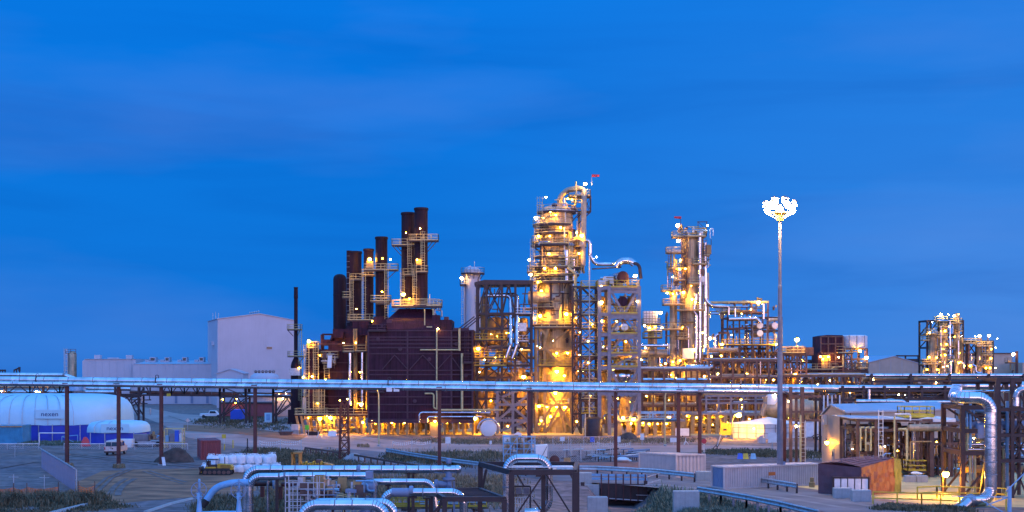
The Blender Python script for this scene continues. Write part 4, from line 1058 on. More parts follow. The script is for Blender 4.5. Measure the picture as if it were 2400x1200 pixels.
# light coloured pipes on the face
tubepx(t, [(1024,770,-.5),(1024,960,-.5)], d, .13, 'cream'); lamp(t, k.q(1027,771,-.7), .25, 'litw')
tubepx(t, [(985,820,-.4),(1075,820,-.4)], d, .13, 'cream'); tubepx(t, [(1077,770,-.4),(1077,822,-.4)], d, .2, 'cream'); tubepx(t, [(1083,828,-.4),(1083,963,-.4)], d, .22, 'cream')
tubepx(t, [(996,922,-.6),(1017,922,-.6),(1017,956,-.6),(1024,958,-.6)], d, .14, 'cream', br=.4)
tubepx(t, [(984,990,-1.2),(984,966,-1.2),(1150,966,-1.2)], d, .2, 'alu', br=.6); tubepx(t, [(1003,990,-1.6),(1003,976,-1.6),(1130,976,-1.6)], d, .17, 'alu', br=.5); tubepx(t, [(1031,960,-1.4),(1180,960,-1.4)], d, .16, 'cream')
b = MB(); b.box(X(1000), X(1013), d-.4, d-.2, Z(767.5), Z(765)); b.build('vent_cover', 'cream', t); tubepx(t, [(995,724,.5),(995,762,.5)], d, .1, 'cream')

def stack(name, label, cx, d, r, ytop, ybot, dome=False, lean=None):
    t = thing(name, label, 'stack', (XX(cx,d), d, max(0, ZZ(ybot,d)))); zt, zb = ZZ(ytop,d), ZZ(ybot,d)
    pr = [(r, zb)]
    n = int((zt-zb)/3.2)
    for i in range(1, n): z = zb+(zt-zb)*i/n; pr += [(r, z-.08), (r+.05, z-.07), (r+.05, z+.07), (r, z+.08)]
    if dome: pr += [(r, zt-r*.8), (r*.92, zt-r*.45), (r*.7, zt-r*.18), (r*.35, zt-.04), (.05, zt)]
    else: pr += [(r, zt-.5), (r+.12, zt-.45), (r+.12, zt-.1), (r, zt), (r-.15, zt), (r-.2, zt-1.5), (.05, zt-1.6)]
    MB().lathe((XX(cx,d), d, 0), pr, 28).build('shell', 'stack', t)
    return t
# sloping transition hoods, ducts and plenum boxes piled on the left furnace roof
dh = 262; th = thing('duct_stack', 'piled maroon ducts and sloping hoods beneath the shorter stacks', 'duct', (XX(850,dh), dh, ZZ(800,dh)))
for cx, w0, w1, y0, y1, dd in ((894,24,15,778,742,262),(864,22,13,790,752,266),(831,26,17,800,764,270),(796,22,16,806,784,275)):
    def ring_(w_, y, dp): return [V((XX(cx-w_,dd), dd-dp, ZZ(y,dd))), V((XX(cx+w_,dd), dd-dp, ZZ(y,dd))), V((XX(cx+w_,dd), dd+dp, ZZ(y,dd))), V((XX(cx-w_,dd), dd+dp, ZZ(y,dd)))]
    b = MB(); b.loft([ring_(w0,y0+14,2.4), ring_(w0,y0,2.4), ring_(w1,y1,1.5)]); b.build('hood', 'rust', th, smooth=False)
    b = MB(); b.box(XX(cx-w0,dd)-.1, XX(cx+w0,dd)+.1, dd-2.5, dd-2.3, ZZ(y0,dd)-.15, ZZ(y0,dd)+.15); b.build('flange', 'rust_trim', th)
for x0, x1, y0, y1, dp in ((782,806,792,778,0),(845,868,786,770,-1),(868,884,775,762,-.5),(752,772,810,796,1)): MB().box(XX(x0,260), XX(x1,260), 259+dp, 262+dp, ZZ(y0,260), ZZ(y1,260)).build('plenum_box', 'rust', th)
# pair of tall stacks on the hood
s1 = stack('furnace_stack', 'tallest dark stack, front one of the pair on the furnace hood', 987, 256, 15.5*256/F, 487, 722)
s2 = stack('furnace_stack', 'slightly shorter dark stack, rear one of the pair on the furnace hood', 956.5, 259, 15.7*259/F, 498, 722)
s3 = stack('furnace_stack', 'dark stack of middle height, right of the star bright lamp', 894, 262, 14*262/F, 555, 748)
s4 = stack('furnace_stack', 'slim dark stack behind the star bright lamp', 864, 266, 11.5*266/F, 583, 756)
s5 = stack('furnace_stack', 'broad dark stack with a ridged edge, second from the left', 831, 270, 16.5*270/F, 589, 770)
s6 = stack('furnace_stack', 'leftmost dark stack with a rounded cap', 796.5, 275, 15.5*275/F, 642, 790, dome=True)
d5 = 270; q0 = V((XX(819,d5), d5-.6, 0)); MB().tube([(q0.x, q0.y, ZZ(768,d5)), (q0.x, q0.y, ZZ(588,d5))], .5, 10, ring=1.0).build('riser', 'stack', s5)
def half(t, cx, d, r, y, a0, a1, w_=1.3): return ringplat(t, V((XX(cx,d), d, 0)), ZZ(y,d), r, r+w_, a0, a1)
def strut(t, d, a, c, w_=.13, dy=-.5, m='dark'): b = MB(); b.beam(D(d).q(*a, dy), D(d).q(*c, dy), w_); b.build('brace', m, t)
# platforms: tall pair
P = platform
P(s1, 958, 1027, 563, 253.6, 2.0); strut(s1, 254, (1026,564), (1003,590)); strut(s1, 254, (1016,564), (1003,582)); P(s1, 974, 1002, 637, 253.8, 1.4); half(s1, 987, 256, 1.2, 716, 180, 360, 2.2)
P(s2, 918, 972, 574, 256.6, 2.2); strut(s2, 257, (919,575), (941,600)); strut(s2, 257, (929,575), (941,590)); P(s2, 944, 970, 644, 256.6, 1.5)
for s_, d_, x, y0, y1 in ((s1,253.4,991,637,556),(s1,253.4,972,716,630),(s2,256.4,960,644,568),(s2,256.4,943,716,640),(s3,258.6,906,748,632),(s4,263,853,748,640),(s5,266,824,752,653)):
    b = MB(); b.ladder((XX(x,d_), d_, ZZ(y0,d_)), ZZ(y1,d_), .62, True); b.build('ladder', 'cream', s_)
P(s1, 918, 1035, 717, 252.8, 2.5, thick=.3)
P(s3, 853, 932, 632, 259.4, 2.0); strut(s3, 260, (931,633), (908,655)); P(s3, 880, 912, 711, 259.3, 1.8)
P(s4, 848, 878, 645, 264, 1.6); P(s5, 820, 848, 655, 267.6, 1.6)
P(s5, 814, 884, 750, 262, 3.5); P(s3, 868, 915, 706, 259, 1.6); P(s5, 802, 822, 697, 267.5, 1.5)
for s_, d_, x, y, r_, m_ in ((s1,253.0,985,536,.22,'lit2'),(s2,256.0,952,546,.2,'lit'),(s1,253.2,978,609,.22,'lit2'),(s4,262.6,867,608,.42,'lit2'),(s4,263,868,624,.2,'lit'),(s3,259,897,606,.2,'lit'),(s3,259.4,915,608,.2,'litc'),
        (s2,252.4,946,690,.42,'lit2'),(s3,259,896,684,.22,'lit'),(s5,264,836,724,.2,'lit'),(s3,259.6,873,753,.2,'lit'),(s5,264,868,768,.16,'lit'),(s1,253,960,700,.2,'lit')):
    lamp(s_, V((XX(x,d_), d_-.4, ZZ(y,d_))), r_, m_)
# backing plates, not cabinets, added on the platforms for light to fall on
for s_, d_, x0, x1, y0, y1 in ((s4,262,858,876,612,628),(s1,253.4,975,988,607,620)): MB().box(XX(x0,d_), XX(x1,d_), d_+.2, d_+.35, ZZ(y1,d_), ZZ(y0,d_)).build('cabinet', 'tan', s_)
clutter(s1, 1012, 1034, 702, 745, 253, 4, 8, 31, ('cream','galv','tan'), (.06,.14)); clutter(s3, 905, 935, 700, 745, 259, 3, 6, 33, ('cream','galv'), (.06,.12))
tubepx(s1, [(1008,690,-1),(1008,716,-1)], 254, .08, 'galv')

# ------------------------------------------------------------------ left furnace with its ladder towers
d = 258; k = D(d); X = lambda p: XX(p, d); Z = lambda y: ZZ(y, d)
t = thing('furnace', 'narrower maroon furnace block with silver downpipes and ladders, left of the big one', 'furnace', (X(800), d, 0))
b = MB(); b.box(X(766), X(861), d+2, d+18, Z(980), Z(800)); b.box(X(775), X(861.5), d+3, d+18, Z(799.8), Z(770)); b.box(X(822), X(861), d+3.4, d+18, Z(769.8), Z(752)); b.box(X(720), X(765.6), d+4, d+16, Z(985), Z(818)); b.build('wall', 'rust', t)
b = MB()
for y in (806,822,850,872,900,930,950,975): b.box(X(722), X(860), d+1.7, d+3.99, Z(y)-.1, Z(y)+.1)
b.build('stiffener', 'rust_trim', t)
b = MB()
for x in (750, 775): b.box(X(x)-.3, X(x)+.3, d+3, d+3.6, Z(818), Z(783))
b.box(X(750), X(800), d+3, d+3.6, Z(785), Z(781)); b.box(X(750), X(776), d+3, d+3.6, Z(798), Z(795)); b.build('duct_frame', 'rust', t)
b = MB(); b.lathe((X(728), d+2, 0), [(1.1,Z(985)),(1.1,Z(890)),(1.25,Z(880)),(1.25,Z(850)),(1.1,Z(840)),(1.0,Z(805)),(.5,Z(800))], 18); b.build('flue_duct', 'rust', t)
for x, y0, y1, dd in ((719,985,818,0),(741,985,812,0),(756,985,900,-.5),(765,890,835,.5),(748,985,905,.4)):
    b = MB(); b.ladder((X(x), d+dd, Z(y0)), Z(y1), .85, True, t=.09); b.build('ladder', 'cream', t)
for x0, x1, y, dp in ((720,744,815,2.5),(803,830,824,1.8),(831,859,823,1.8),(756,784,852,2),(757,782,910,2),(752,792,838,1.6)): platform(t, x0, x1, y, d-.6, dp, 'cream')
platform(t, 690, 785, 972, d-1.5, 4, 'cream'); platform(t, 787, 870, 972, d-1.2, 3.6, 'cream')
for x, yb in ((820,950),(849,955)): tubepx(t, [(x,823,.6),(x,yb,.6)], d, .36, 'alu', ring=2, seg=14)
for x in (829, 834, 858): tubepx(t, [(x,770,.9),(x,960,.9)], d, .2, 'tan')
for xa, xb in ((696,705),(707,716),(719,731),(748,757),(764,772),(790,800),(826,842),(845,850)):
    b = MB(); b.beam(k.q(xa,973,-.9), (X(xb), d-.9, 0), .4); b.build('raking_leg', 'tan', t)
for x in (725,737,750,768,780,805,815,836,852,862):
    b = MB(); b.beam((X(x), d+rnd.uniform(1,6), 0), (X(x), d+rnd.uniform(1,2), Z(975)), .45); b.build('leg', 'tan', t)
for x, y, r_, m_, dy in ((726,800,.4,'lit2',-1),(806,804,.24,'lit',-.6),(835,803,.24,'lit',-.6),(844,872,.2,'lit',-.4),(848,947,.45,'lit2',-1.2),(752,980,.42,'lit2',-1.4),(776,978,.42,'lit2',-1),(768,974,.22,'lit',-1),
        (746,945,.2,'lit',-1),(840,945,.16,'lit',-1),(729,978,.26,'lit2',1.5),(722,979,.2,'lit2',0),(812,980,.26,'lit2',.6),(823,981,.22,'lit2',.6),(851,990,.3,'lit2',-.3),(872,985,.28,'lit2',-.6),(879,993,.3,'lit2',-.6),(734,882,.26,'lit2',-1.2),(713,884,.26,'lit2',-1.2),(765,890,.26,'lit2',-1),(752,833,.2,'lit',-1),(776,838,.24,'litw',-1)):
    lamp(t, k.q(x, y, dy), r_, m_)
b = MB(); b.loft([[k.q(x,862,-.8-dy) for x, dy in ((769,0),(779,0),(779,.8),(769,.8))], [k.q(x,834,-.8-dy) for x, dy in ((771,0),(780,0),(780,.6),(771,.6))]]); b.build('wrapped_drum', 'canvas', t)
clutter(t, 752, 785, 826, 850, d-1.5, 2.5, 12, 41, ('galv','cream','alu'), (.07,.16)); valves(t, 752, 785, 828, 850, d-1.4, 2, 5, 2)
clutter(t, 700, 870, 976, 1012, d-.5, 5, 22, 42, ('tan','cream','alu_dull'), (.1,.22))
tag(MB().box(XX(683,252), XX(700,252), 252, 253, .9, 1.9).build('site_sign', 'cont_white'), 'white blank sign on the gravel left of the lit raking legs', 'sign')
o = C.objects['site_sign']; 
tag(MB().box(XX(715,250), XX(724,250), 250, 250.1, 1.1, 1.9).build('green_sign', mat('lit green panel', (.10,.55,.02), .5)), 'small bright green sign panel before the lit raking legs', 'sign')
b = MB(); b.box(XX(716,250), XX(717,250), 250.2, 250.3, 0, 1.3); b.box(XX(722,250), XX(723,250), 250.2, 250.3, 0, 1.3); tag(b.build('sign_stand', 'galv'), 'two thin legs under the small green sign', 'stand')
b = MB(); b.box(XX(684,252), XX(685,252), 252.2, 252.3, 0, .95); b.box(XX(698,252), XX(699,252), 252.2, 252.3, 0, .95); tag(b.build('sign_stand', 'galv'), 'two thin legs under the white blank sign', 'stand')
p = V((XX(778,248), 248, 0)); b = MB(); b.loft([[p+V(v) for v in ((-.75,0,0),(.75,0,0),(.75,1,0),(-.75,1,0))], [p+V(v) for v in ((-.6,.2,.95),(.7,.1,1.05),(.7,.9,.9),(-.65,.9,.8))]])
tag(b.build('covered_pallet', 'canvas'), 'pallet under a white sheet beneath the lit furnace legs', 'pallet')
for px, m_, lb in ((668,'brown','rusty flat skip on the gravel left of the furnace'),(733,'dark','dark low skip in front of the lit raking legs')):
    p = V((XX(px,251), 251.4, 0)); b = MB(); b.loft([[p+V((u,v,0)) for u,v in ((-.9,0),(.9,0),(.9,1),(-.9,1))], [p+V((u,v,.7)) for u,v in ((-1.3,-.1),(1.3,-.1),(1.3,1.1),(-1.3,1.1))]]); tag(b.build('skip', m_), lb, 'skip')
# ================================================================== DARK STEEL STRUCTURE
d = 258; k = D(d); t = thing('steel_structure', 'dark brown open steel structure with twin silver drop pipes, right of the furnace', 'structure', (XX(1180,d), d, 0))
steel(t, [1118,1140,1176,1208,1246], [663,735,770,815,857,885,935,975], d, 9, .42, 'dark', '-/-\\x-/x-\\x-/x^-', bw=.22)
b = MB(); b.prism([k.q(1112,668,-.3), k.q(1112,662,-.3), k.q(1135,656,-.3), k.q(1250,657,-.3), k.q(1250,666,-.3)], (0,10,0)); b.build('roof', 'dark', t)
for x in (1116, 1128, 1143, 1165, 1225): b = MB(); b.beam(k.q(x,735,-.1), k.q(x+rnd.choice((-8,8)),668,-.1), .2); b.build('brace', 'dark', t)
for i in range(3): b = MB(); b.beam(k.q(1076+9*i,770,-.2), k.q(1112+8*i,742,-.2), .2); b.build('raking_strut', 'dark', t)
tubepx(t, [(1140,692,1),(1197,692,1),(1197,808,-.6),(1186,838,-.6)], d, .38, 'alu', ring=2.2, seg=16, br=.9); tubepx(t, [(1168,690,3),(1212,690,1),(1212,808,-.6),(1201,840,-.6)], d, .38, 'alu', ring=2.2, seg=16, br=.9)
platform(t, 1110, 1187, 857, d-1.6, 1.6, 'yellow', h=1.15); platform(t, 1190, 1236, 857, d-1.2, 1.2, 'dark'); platform(t, 1110, 1180, 838, d-.6, 1.5, 'yellow')
platform(t, 1112, 1186, 796, d-.5, 2, 'yellow'); platform(t, 1210, 1240, 800, d-.3, 3, 'galv'); platform(t, 1208, 1246, 735, d-.3, 2, 'galv')
b = MB(); b.box(k.q(1213,0).x, k.q(1234,0).x, d-.2, d+2, k.q(0,776).z, k.q(0,757).z); b.build('instrument_panel', 'galv', t)
for s, a in enumerate(((1112,1246,668,735,13),(1112,1205,735,815,20),(1112,1246,815,857,22),(1112,1246,858,905,20),(1112,1240,908,1010,28))):
    clutter(t, a[0], a[1], a[2], a[3], d+.5, 7, a[4], 50+s, ('tan','alu_dull','brown','tan','galv'), (.09,.32), .65)
valves(t, 1112, 1240, 780, 1000, d, 5, 28, 5)
for x, y0, y1, r_, dy in ((1152,742,810,.9,4),(1166,740,812,.7,5),(1132,690,812,.6,5.5),(1182,745,850,.5,3.5),(1228,742,850,.8,5),(1125,862,1000,.7,4.5),(1148,866,1005,.8,5),(1180,862,980,.6,6),(1222,862,1000,.8,4)):
    MB().lathe((k.q(x,0).x, d+dy, 0), [(.1,k.q(0,y1).z),(r_,k.q(0,y1).z+r_*.5),(r_,k.q(0,y0).z-r_*.5),(r_*.6,k.q(0,y0).z-.1),(.1,k.q(0,y0).z)], 16).build('vessel', 'tan', t)
b = MB()
for x0, x1, y0, y1 in ((1166,1238,985,925),(1166,1238,925,985),(1172,1236,1010,985),(1166,1236,935,905)): b.beam(k.q(x0,y0,-.4), k.q(x1,y1,-.4), .42)
for x in (1166, 1202, 1238): b.beam((k.q(x,0).x, d-.4, 0), k.q(x,905,-.4), .5)
for y in (908, 948, 985): b.beam(k.q(1166,y,-.4), k.q(1238,y,-.4), .45)
b.build('base_frame', 'grey', t)
for x, y, r_, m_, dy in ((1121,817,.36,'lit2',-.8),(1108,872,.3,'lit',-1),(1124,872,.18,'litw',0),(1227,883,.45,'lit2',-1.2),(1108,949,.32,'lit2',-.8),(1114,980,.45,'lit2',-1.2),(1187,780,.2,'lit',.5),(1140,784,.18,'lit',1.5),(1165,788,.18,'lit',1.5),(1150,782,.16,'litw',1.5),
     (1135,843,.22,'lit2',3),(1160,838,.22,'lit2',2),(1175,900,.24,'lit2',1),(1195,908,.22,'lit2',1),(1225,908,.2,'lit2',1),(1150,940,.22,'lit2',3),(1185,985,.24,'lit2',2.5),(1190,1000,.2,'lit2',2.5),(1150,1000,.22,'lit2',4),(1223,818,.18,'litw',1),(1236,815,.2,'litw',1),(1177,872,.16,'litw',0)):
    lamp(t, k.q(x, y, dy), r_, m_)
d = 249; t = thing('wrapped_drum', 'big round drum under a grey blue sheet, at the foot of the dark structure', 'drum', (XX(1144,d), d, 0))
MB().lathe((XX(1145,d), d, 1.35), [(1.25,0),(1.45,.1),(1.45,2.2),(1.25,2.3)], 20, 'y').build('drum', 'canvas', t)
b = MB(); b.tube([(XX(1145,d)+1.9*math.cos(a), d-.1, 1.3+1.75*math.sin(a)) for a in [math.pi*i/10 for i in range(11)]], .13, 8, br=.3); b.build('arched_pipe', 'alu', t)
for s in (-1,1): MB().beam((XX(1145,d)+s*1.2, d+.6, 0), (XX(1145,d)+s*.7, d+.6, 1.0), .2).build('cradle', 'grey', t)
p = V((XX(1214,247), 247, 0)); b = MB(); b.loft([[p+V(v) for v in ((-.5,0,.1),(.6,0,.1),(.6,.7,.1),(-.5,.7,.1))],[p+V(v) for v in ((-.7,-.1,.4),(.75,-.1,.45),(.75,.8,.45),(-.7,.8,.4))],[p+V(v) for v in ((-.1,.1,.8),(.15,.1,.8),(.15,.5,.8),(-.1,.5,.8))]]); tag(b.build('covered_pump', 'canvas'), 'small white sheeted pump on the ground before the main tower', 'pump')

# white column behind
d = 300; k = D(d); t = thing('white_column', 'pale smooth column with a star lamp, rising behind the dark steel structure', 'column', (XX(1107,d), d, 0))
cx = XX(1108,d); r_ = 18*d/F
MB().lathe((cx, d, 0), [(r_,0),(r_,ZZ(638,d)),(r_*.93,ZZ(632,d)),(r_*.7,ZZ(628,d)),(r_*.2,ZZ(626,d))], 28).build('shell', 'wall', t)
MB().tube([(XX(1089,d), d-.6, 5), (XX(1089,d), d-.6, ZZ(632,d)), (XX(1103,d), d, ZZ(624,d))], .2, 10, br=.8).build('downpipe', 'wall', t)
MB().tube([(XX(1121,d), d-1.6, ZZ(740,d)), (XX(1121,d), d-1.6, ZZ(655,d))], .12, 8).build('vent_line', 'dark', t)
b = MB(); b.ladder((XX(1086,d), d-1.2, ZZ(760,d)), ZZ(655,d), .6); b.build('ladder', 'galv', t)
ringplat(t, V((cx, d, 0)), ZZ(640,d), r_, r_+.9, 170, 370, 'galv'); platform(t, 1078, 1092, 668, d-2, 1.6, 'dark')
lamp(t, k.q(1083,653,-2), .42, 'litw')
MB().tube([k.q(1112,628), k.q(1112,612)], .06, 6).build('mast', 'galv', t)

# ================================================================== MAIN TOWER
d = 264; k = D(d); t = thing('main_tower', 'broad lit silver distillation tower with many ring platforms, tallest in the plant', 'tower', (XX(1302,d), d, 0))
S = d/F; cx = XX(1304, d); ctr = V((cx, d, 0)); r1, r2 = 46*S, 38.5*S; Z = lambda y: ZZ(y, d)
pr = [(r1*.93, 0), (r1*.93, Z(765)), (r1, Z(764))]
for y in range(750, 660, -18): pr += [(r1, Z(y)-.06), (r1+.05, Z(y)-.05), (r1+.05, Z(y)+.05), (r1, Z(y)+.06)]
pr += [(r1, Z(650)), (r1*.97, Z(640)), (r2*1.03, Z(606)), (r2, Z(600))]
for y in (585, 566, 548, 530): pr += [(r2, Z(y)-.06), (r2+.05, Z(y)-.05), (r2+.05, Z(y)+.05), (r2, Z(y)+.06)]
pr += [(r2, Z(500)), (r2*.94, Z(492)), (r2*.7, Z(485)), (r2*.3, Z(481)), (.1, Z(480))]
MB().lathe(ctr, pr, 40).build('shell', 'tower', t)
rp = lambda y, a0, a1, r, w_=1.4, m='cream': ringplat(t, ctr, Z(y), r, r+w_, a0, a1, m)
rp(497, 150, 400, r2*.55, 2.0, 'galv'); rp(528, 170, 305, r2, 1.4); rp(575, 160, 380, r2, 1.7); rp(628, 160, 400, r2*1.05, 1.9, 'cream'); rp(662, 180, 310, r1, 1.3, 'cream'); rp(762, 180, 365, r1, 1.2, 'cream')
platform(t, 1236, 1262, 637, d-3, 3); platform(t, 1255, 1278, 538, d-3, 2.5); platform(t, 1247, 1272, 566, d-3, 2.5); platform(t, 1350, 1374, 578, d-3.2, 3, 'yellow'); platform(t, 1330, 1345, 627, d-4.6, 1.5)
b = MB(); b.ladder((XX(1264,d), d-3.5, Z(528)), Z(478), .9, True, t=.09); b.build('ladder', 'cream', t)
for x, y0, y1, dd in ((1256,575,540,-3),(1247,662,575,-3.5),(1335,628,580,-4.3),(1254,762,662,-3.6)):
    b = MB(); b.ladder((XX(x,d), d+dd, Z(y0)), Z(y1), .7, True); b.build('ladder', 'cream', t)
# overhead vapour line and its top gantry
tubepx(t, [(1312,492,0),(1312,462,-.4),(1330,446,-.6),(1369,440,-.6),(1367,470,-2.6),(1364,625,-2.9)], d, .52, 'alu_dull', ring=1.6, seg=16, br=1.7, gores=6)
tubepx(t, [(1349,428,-1.5),(1349,482,-1.5),(1338,486,-1.5)], d, .16, 'cream', br=.4)
g = MB()
for x in (1347, 1367, 1384):
    for dy in (-1.2, 1.2): g.beam(k.q(x,498,dy), k.q(x,460,dy), .16)
for y in (462, 497):
    for dy in (-1.2,1.2): g.beam(k.q(1347,y,dy), k.q(1384,y,dy), .22)
for dy in (-1.2,1.2): g.beam(k.q(1367,462,dy), k.q(1384,497,dy), .1); g.beam(k.q(1384,462,dy), k.q(1367,497,dy), .1)
for x0, y0, x1, y1 in ((1384,498,1352,528),(1366,498,1352,512),(1358,500,1334,528)): g.beam(k.q(x0,y0,-1.2), k.q(x1,y1,-.8), .16)
g.build('gantry', 'dark', t); platform(t, 1333, 1384, 458, d-1.3, 2.6, 'cream', 'tan')
clutter(t, 1300, 1362, 462, 496, d-1.4, 2.4, 14, 61, ('cream','tan','alu'), (.08,.2)); valves(t, 1280, 1352, 480, 494, d-2, 2, 6, 3)
b = MB(); b.lathe(k.q(1299,485,-2), [(.5,-.5),(.55,-.45),(.55,.35),(.3,.5)], 14); b.build('relief_valve', 'dark', t)
rp(548, 190, 300, r2, 1.1); rp(603, 185, 330, r2*1.03, 1.2); rp(645, 178, 330, r1*.98, 1.2); rp(722, 185, 262, r1, 1.0)
qq = random.Random(99)
for i in range(34):      # small lines, conduits and brackets clipped to the shell
    a = R(qq.uniform(195, 350)); y0 = qq.uniform(495, 740); y1 = min(760, y0+qq.uniform(15, 70)); rr = (r1 if y1 > 640 else r2*1.04)+qq.uniform(.2,.5); rad = qq.choice((.06,.09,.14,.2))
    px_, py_ = cx+rr*math.cos(a), d+rr*math.sin(a); tb = MB(); tb.tube([(px_, py_, Z(y0)), (px_, py_, Z(y1)), (px_+qq.choice((-.8,.8)), py_-.1, Z(y1)-.05)], rad, 8, br=rad*2.5, gores=3)
    tb.build('conduit', qq.choice(('brown','alu_dull','cream','dark','galv')), t)
for i in range(22):
    a = R(qq.uniform(195, 345)); y = qq.uniform(500, 755); rr = (r1 if y > 640 else r2*1.04)+.15; c = V((cx+rr*math.cos(a), d+rr*math.sin(a), Z(y)))
    MB().lathe(c, [(.22,-.5),(.22,-.1),(.32,-.08),(.32,.1)], 12, 'y').build('nozzle', qq.choice(('brown','alu_dull','dark')), t)
for y in (512, 541, 592, 618, 653, 690, 730): MB().lathe(ctr, [((r2 if y < 610 else r1)+.02, Z(y)-.12), ((r2 if y < 610 else r1)*1.012+.07, Z(y)-.1), ((r2 if y < 610 else r1)*1.012+.07, Z(y)+.1), ((r2 if y < 610 else r1)+.02, Z(y)+.12)], 40).build('support_ring', 'brown', t)
# nozzle stub and manways
MB().tube([k.q(1238,699,-2.5), k.q(1312,700,-2.9)], 1.15, 22, ring=1.2).build('nozzle', 'alu_dull', t)
for x, y in ((1301,645),(1301,612),(1317,706),(1330,755),(1280,868)):
    a = math.asin(max(-.95, min(.95, (XX(x,d)-cx)/r1))); rr = r1+.1 if y > 640 else r2*1.05
    c = V((cx+rr*math.sin(a), d-rr*math.cos(a), Z(y))); MB().lathe(c, [(.55,-.25),(.55,0),(.65,.02),(.65,.15)], 16, 'y').build('manway', 'tan', t)
for i, (x, y0, y1, r_, m_) in enumerate(((1326,590,660,.36,'alu'),(1331,560,640,.22,'cream'),(1343,610,720,.3,'alu'),(1270,575,650,.18,'tan'),(1357,500,640,.24,'tan'),(1352,520,600,.16,'galv'),(1321,538,600,.14,'galv'))):
    dy = -math.sqrt(max(0, (r1+.6)**2-(XX(x,d)-cx)**2)) if abs(XX(x,d)-cx) < r1+.5 else -.5
    MB().tube([k.q(x,y0,dy), k.q(x,y1,dy)], r_, 10, ring=2).build('riser', m_, t)
tubepx(t, [(1328,630,-4.6),(1346,645,-4.6),(1346,760,-4.6)], d, .28, 'cream', ring=2, br=.6)
clutter(t, 1255, 1372, 556, 574, d-4.4, 1.5, 12, 62, ('tan','cream','alu'), (.08,.2), .7); clutter(t, 1250, 1372, 600, 626, d-5, 1.2, 10, 63, ('tan','cream','alu'), (.08,.22), .7); clutter(t, 1345, 1372, 545, 640, d-3, 2.5, 14, 64, ('tan','cream','alu_dull'), (.08,.26), .7)
valves(t, 1256, 1370, 560, 572, d-4.2, 1.2, 9, 6); valves(t, 1250, 1340, 615, 625, d-5, 1, 6, 7)
# table structure that carries it
steel(t, [1257,1277,1338], [768,818,857,905,950], d-4.6, 9.6, .5, 'tan', '-/-v-/-x', bw=.34, name='support_frame')
platform(t, 1252, 1341, 767, d-5.4, 1.4, 'cream'); platform(t, 1262, 1341, 857, d-5.6, 1.5, 'yellow')
for xa, ya, xb, yb in ((1257,1012,1290,950),(1277,1012,1309,950),(1340,1008,1310,950),(1325,1012,1309,955),(1277,795,1284,770),(1262,770,1277,785),(1277,815,1300,845)): b = MB(); b.beam(k.q(xa,ya,-4.9), k.q(xb,yb,-4.9), .45); b.build('brace', 'tan', t)
clutter(t, 1258, 1340, 908, 1008, d-4, 4, 34, 65, ('tan','cream','tan','alu_dull'), (.12,.4), .4); clutter(t, 1256, 1276, 770, 900, d-4.2, 2, 12, 66, ('tan','alu','cream'), (.08,.25), .8); valves(t, 1258, 1338, 780, 1000, d-4.4, 2, 18, 9)
L_ = ((1370,434,.46,'litw',-2),(1279,466,.24,'litw',-2.5),(1255,515,.42,'litw',-3.6),(1273,514,.2,'lit',-3.2),(1289,502,.2,'lit',-3.6),(1301,509,.24,'lit2',-3.9),(1312,538,.3,'lit2',-4.2),(1361,556,.42,'lit2',-3.6),(1262,557,.3,'lit2',-3.4),(1287,558,.2,'lit2',-4.4),(1350,548,.2,'lit2',-3),(1340,470,.22,'lit2',-1.6),(1330,468,.2,'lit2',-1.6),
   (1285,600,.34,'lit2',-5.2),(1355,598,.26,'lit2',-4),(1240,612,.34,'litw',-3.4),(1243,646,.36,'litw',-3.4),(1275,633,.3,'lit2',-5.0),(1300,633,.34,'lit2',-5.2),(1260,664,.26,'lit2',-4),(1268,684,.26,'lit2',-4.2),(1325,738,.38,'lit2',-5.0),(1265,742,.36,'lit2',-4.6),(1252,748,.24,'lit2',-4.4),(1397,604,.26,'litc',-2),
   (1303,828,.29,'lit2',-5),(1328,828,.29,'lit2',-5),(1303,870,.43,'lit2',-5),(1320,880,.32,'lit2',-5.2),(1295,800,.14,'litw',-4.4),(1265,815,.16,'litw',-4.8),(1258,812,.14,'litw',-4.8),(1262,950,.35,'lit2',-5),(1280,950,.38,'lit2',-4.5),(1303,950,.38,'lit2',-4.5),(1322,952,.38,'lit2',-4),(1290,975,.41,'lit2',-3),(1315,985,.41,'lit2',-3),(1270,985,.35,'lit2',-3.5),(1300,920,.35,'lit2',-4.4),(1330,905,.32,'lit2',-4.4))
for x, y, r_, m_, dy in L_: lamp(t, k.q(x, y, dy), r_, m_)
p = k.q(1386, 436, -1); t2 = thing('windsock', 'red windsock flying from the very top of the main tower', 'windsock', p)
MB().tube([p, V((p.x, p.y, ZZ(409, d-1)))], .05, 6).build('pole', 'galv', t2); z = ZZ(411.5, d-1); MB().tube([(p.x+.05, p.y, z), (p.x+1.45, p.y, z)], .27, 10, r1=.22).build('sock', 'red', t2)
# right side vapour pipe to the exchangers
t2 = thing('overhead_line', 'silver bent pipe running from the main tower across to the grey structure', 'pipe', k.q(1400,620))
tubepx(t2, [(1362,566,-2.5),(1381,566,-2.5),(1381,600,-2.5),(1393,621,-2.5),(1440,622,-3),(1444,622,-6)], d, .36, 'alu', ring=2, seg=14, br=1.2)
tubepx(t2, [(1436,632,-8),(1446,619,-8),(1468,618,-8),(1478,626,-8)], d, .62, 'alu', ring=1.5, seg=16, br=1.4); tubepx(t2, [(1470,624,-8),(1488,626,-9),(1492,660,-9)], d, .3, 'dark', seg=12, br=1.2)
tubepx(t2, [(1386,633,-3),(1448,633,-8)], d, .12, 'dark')

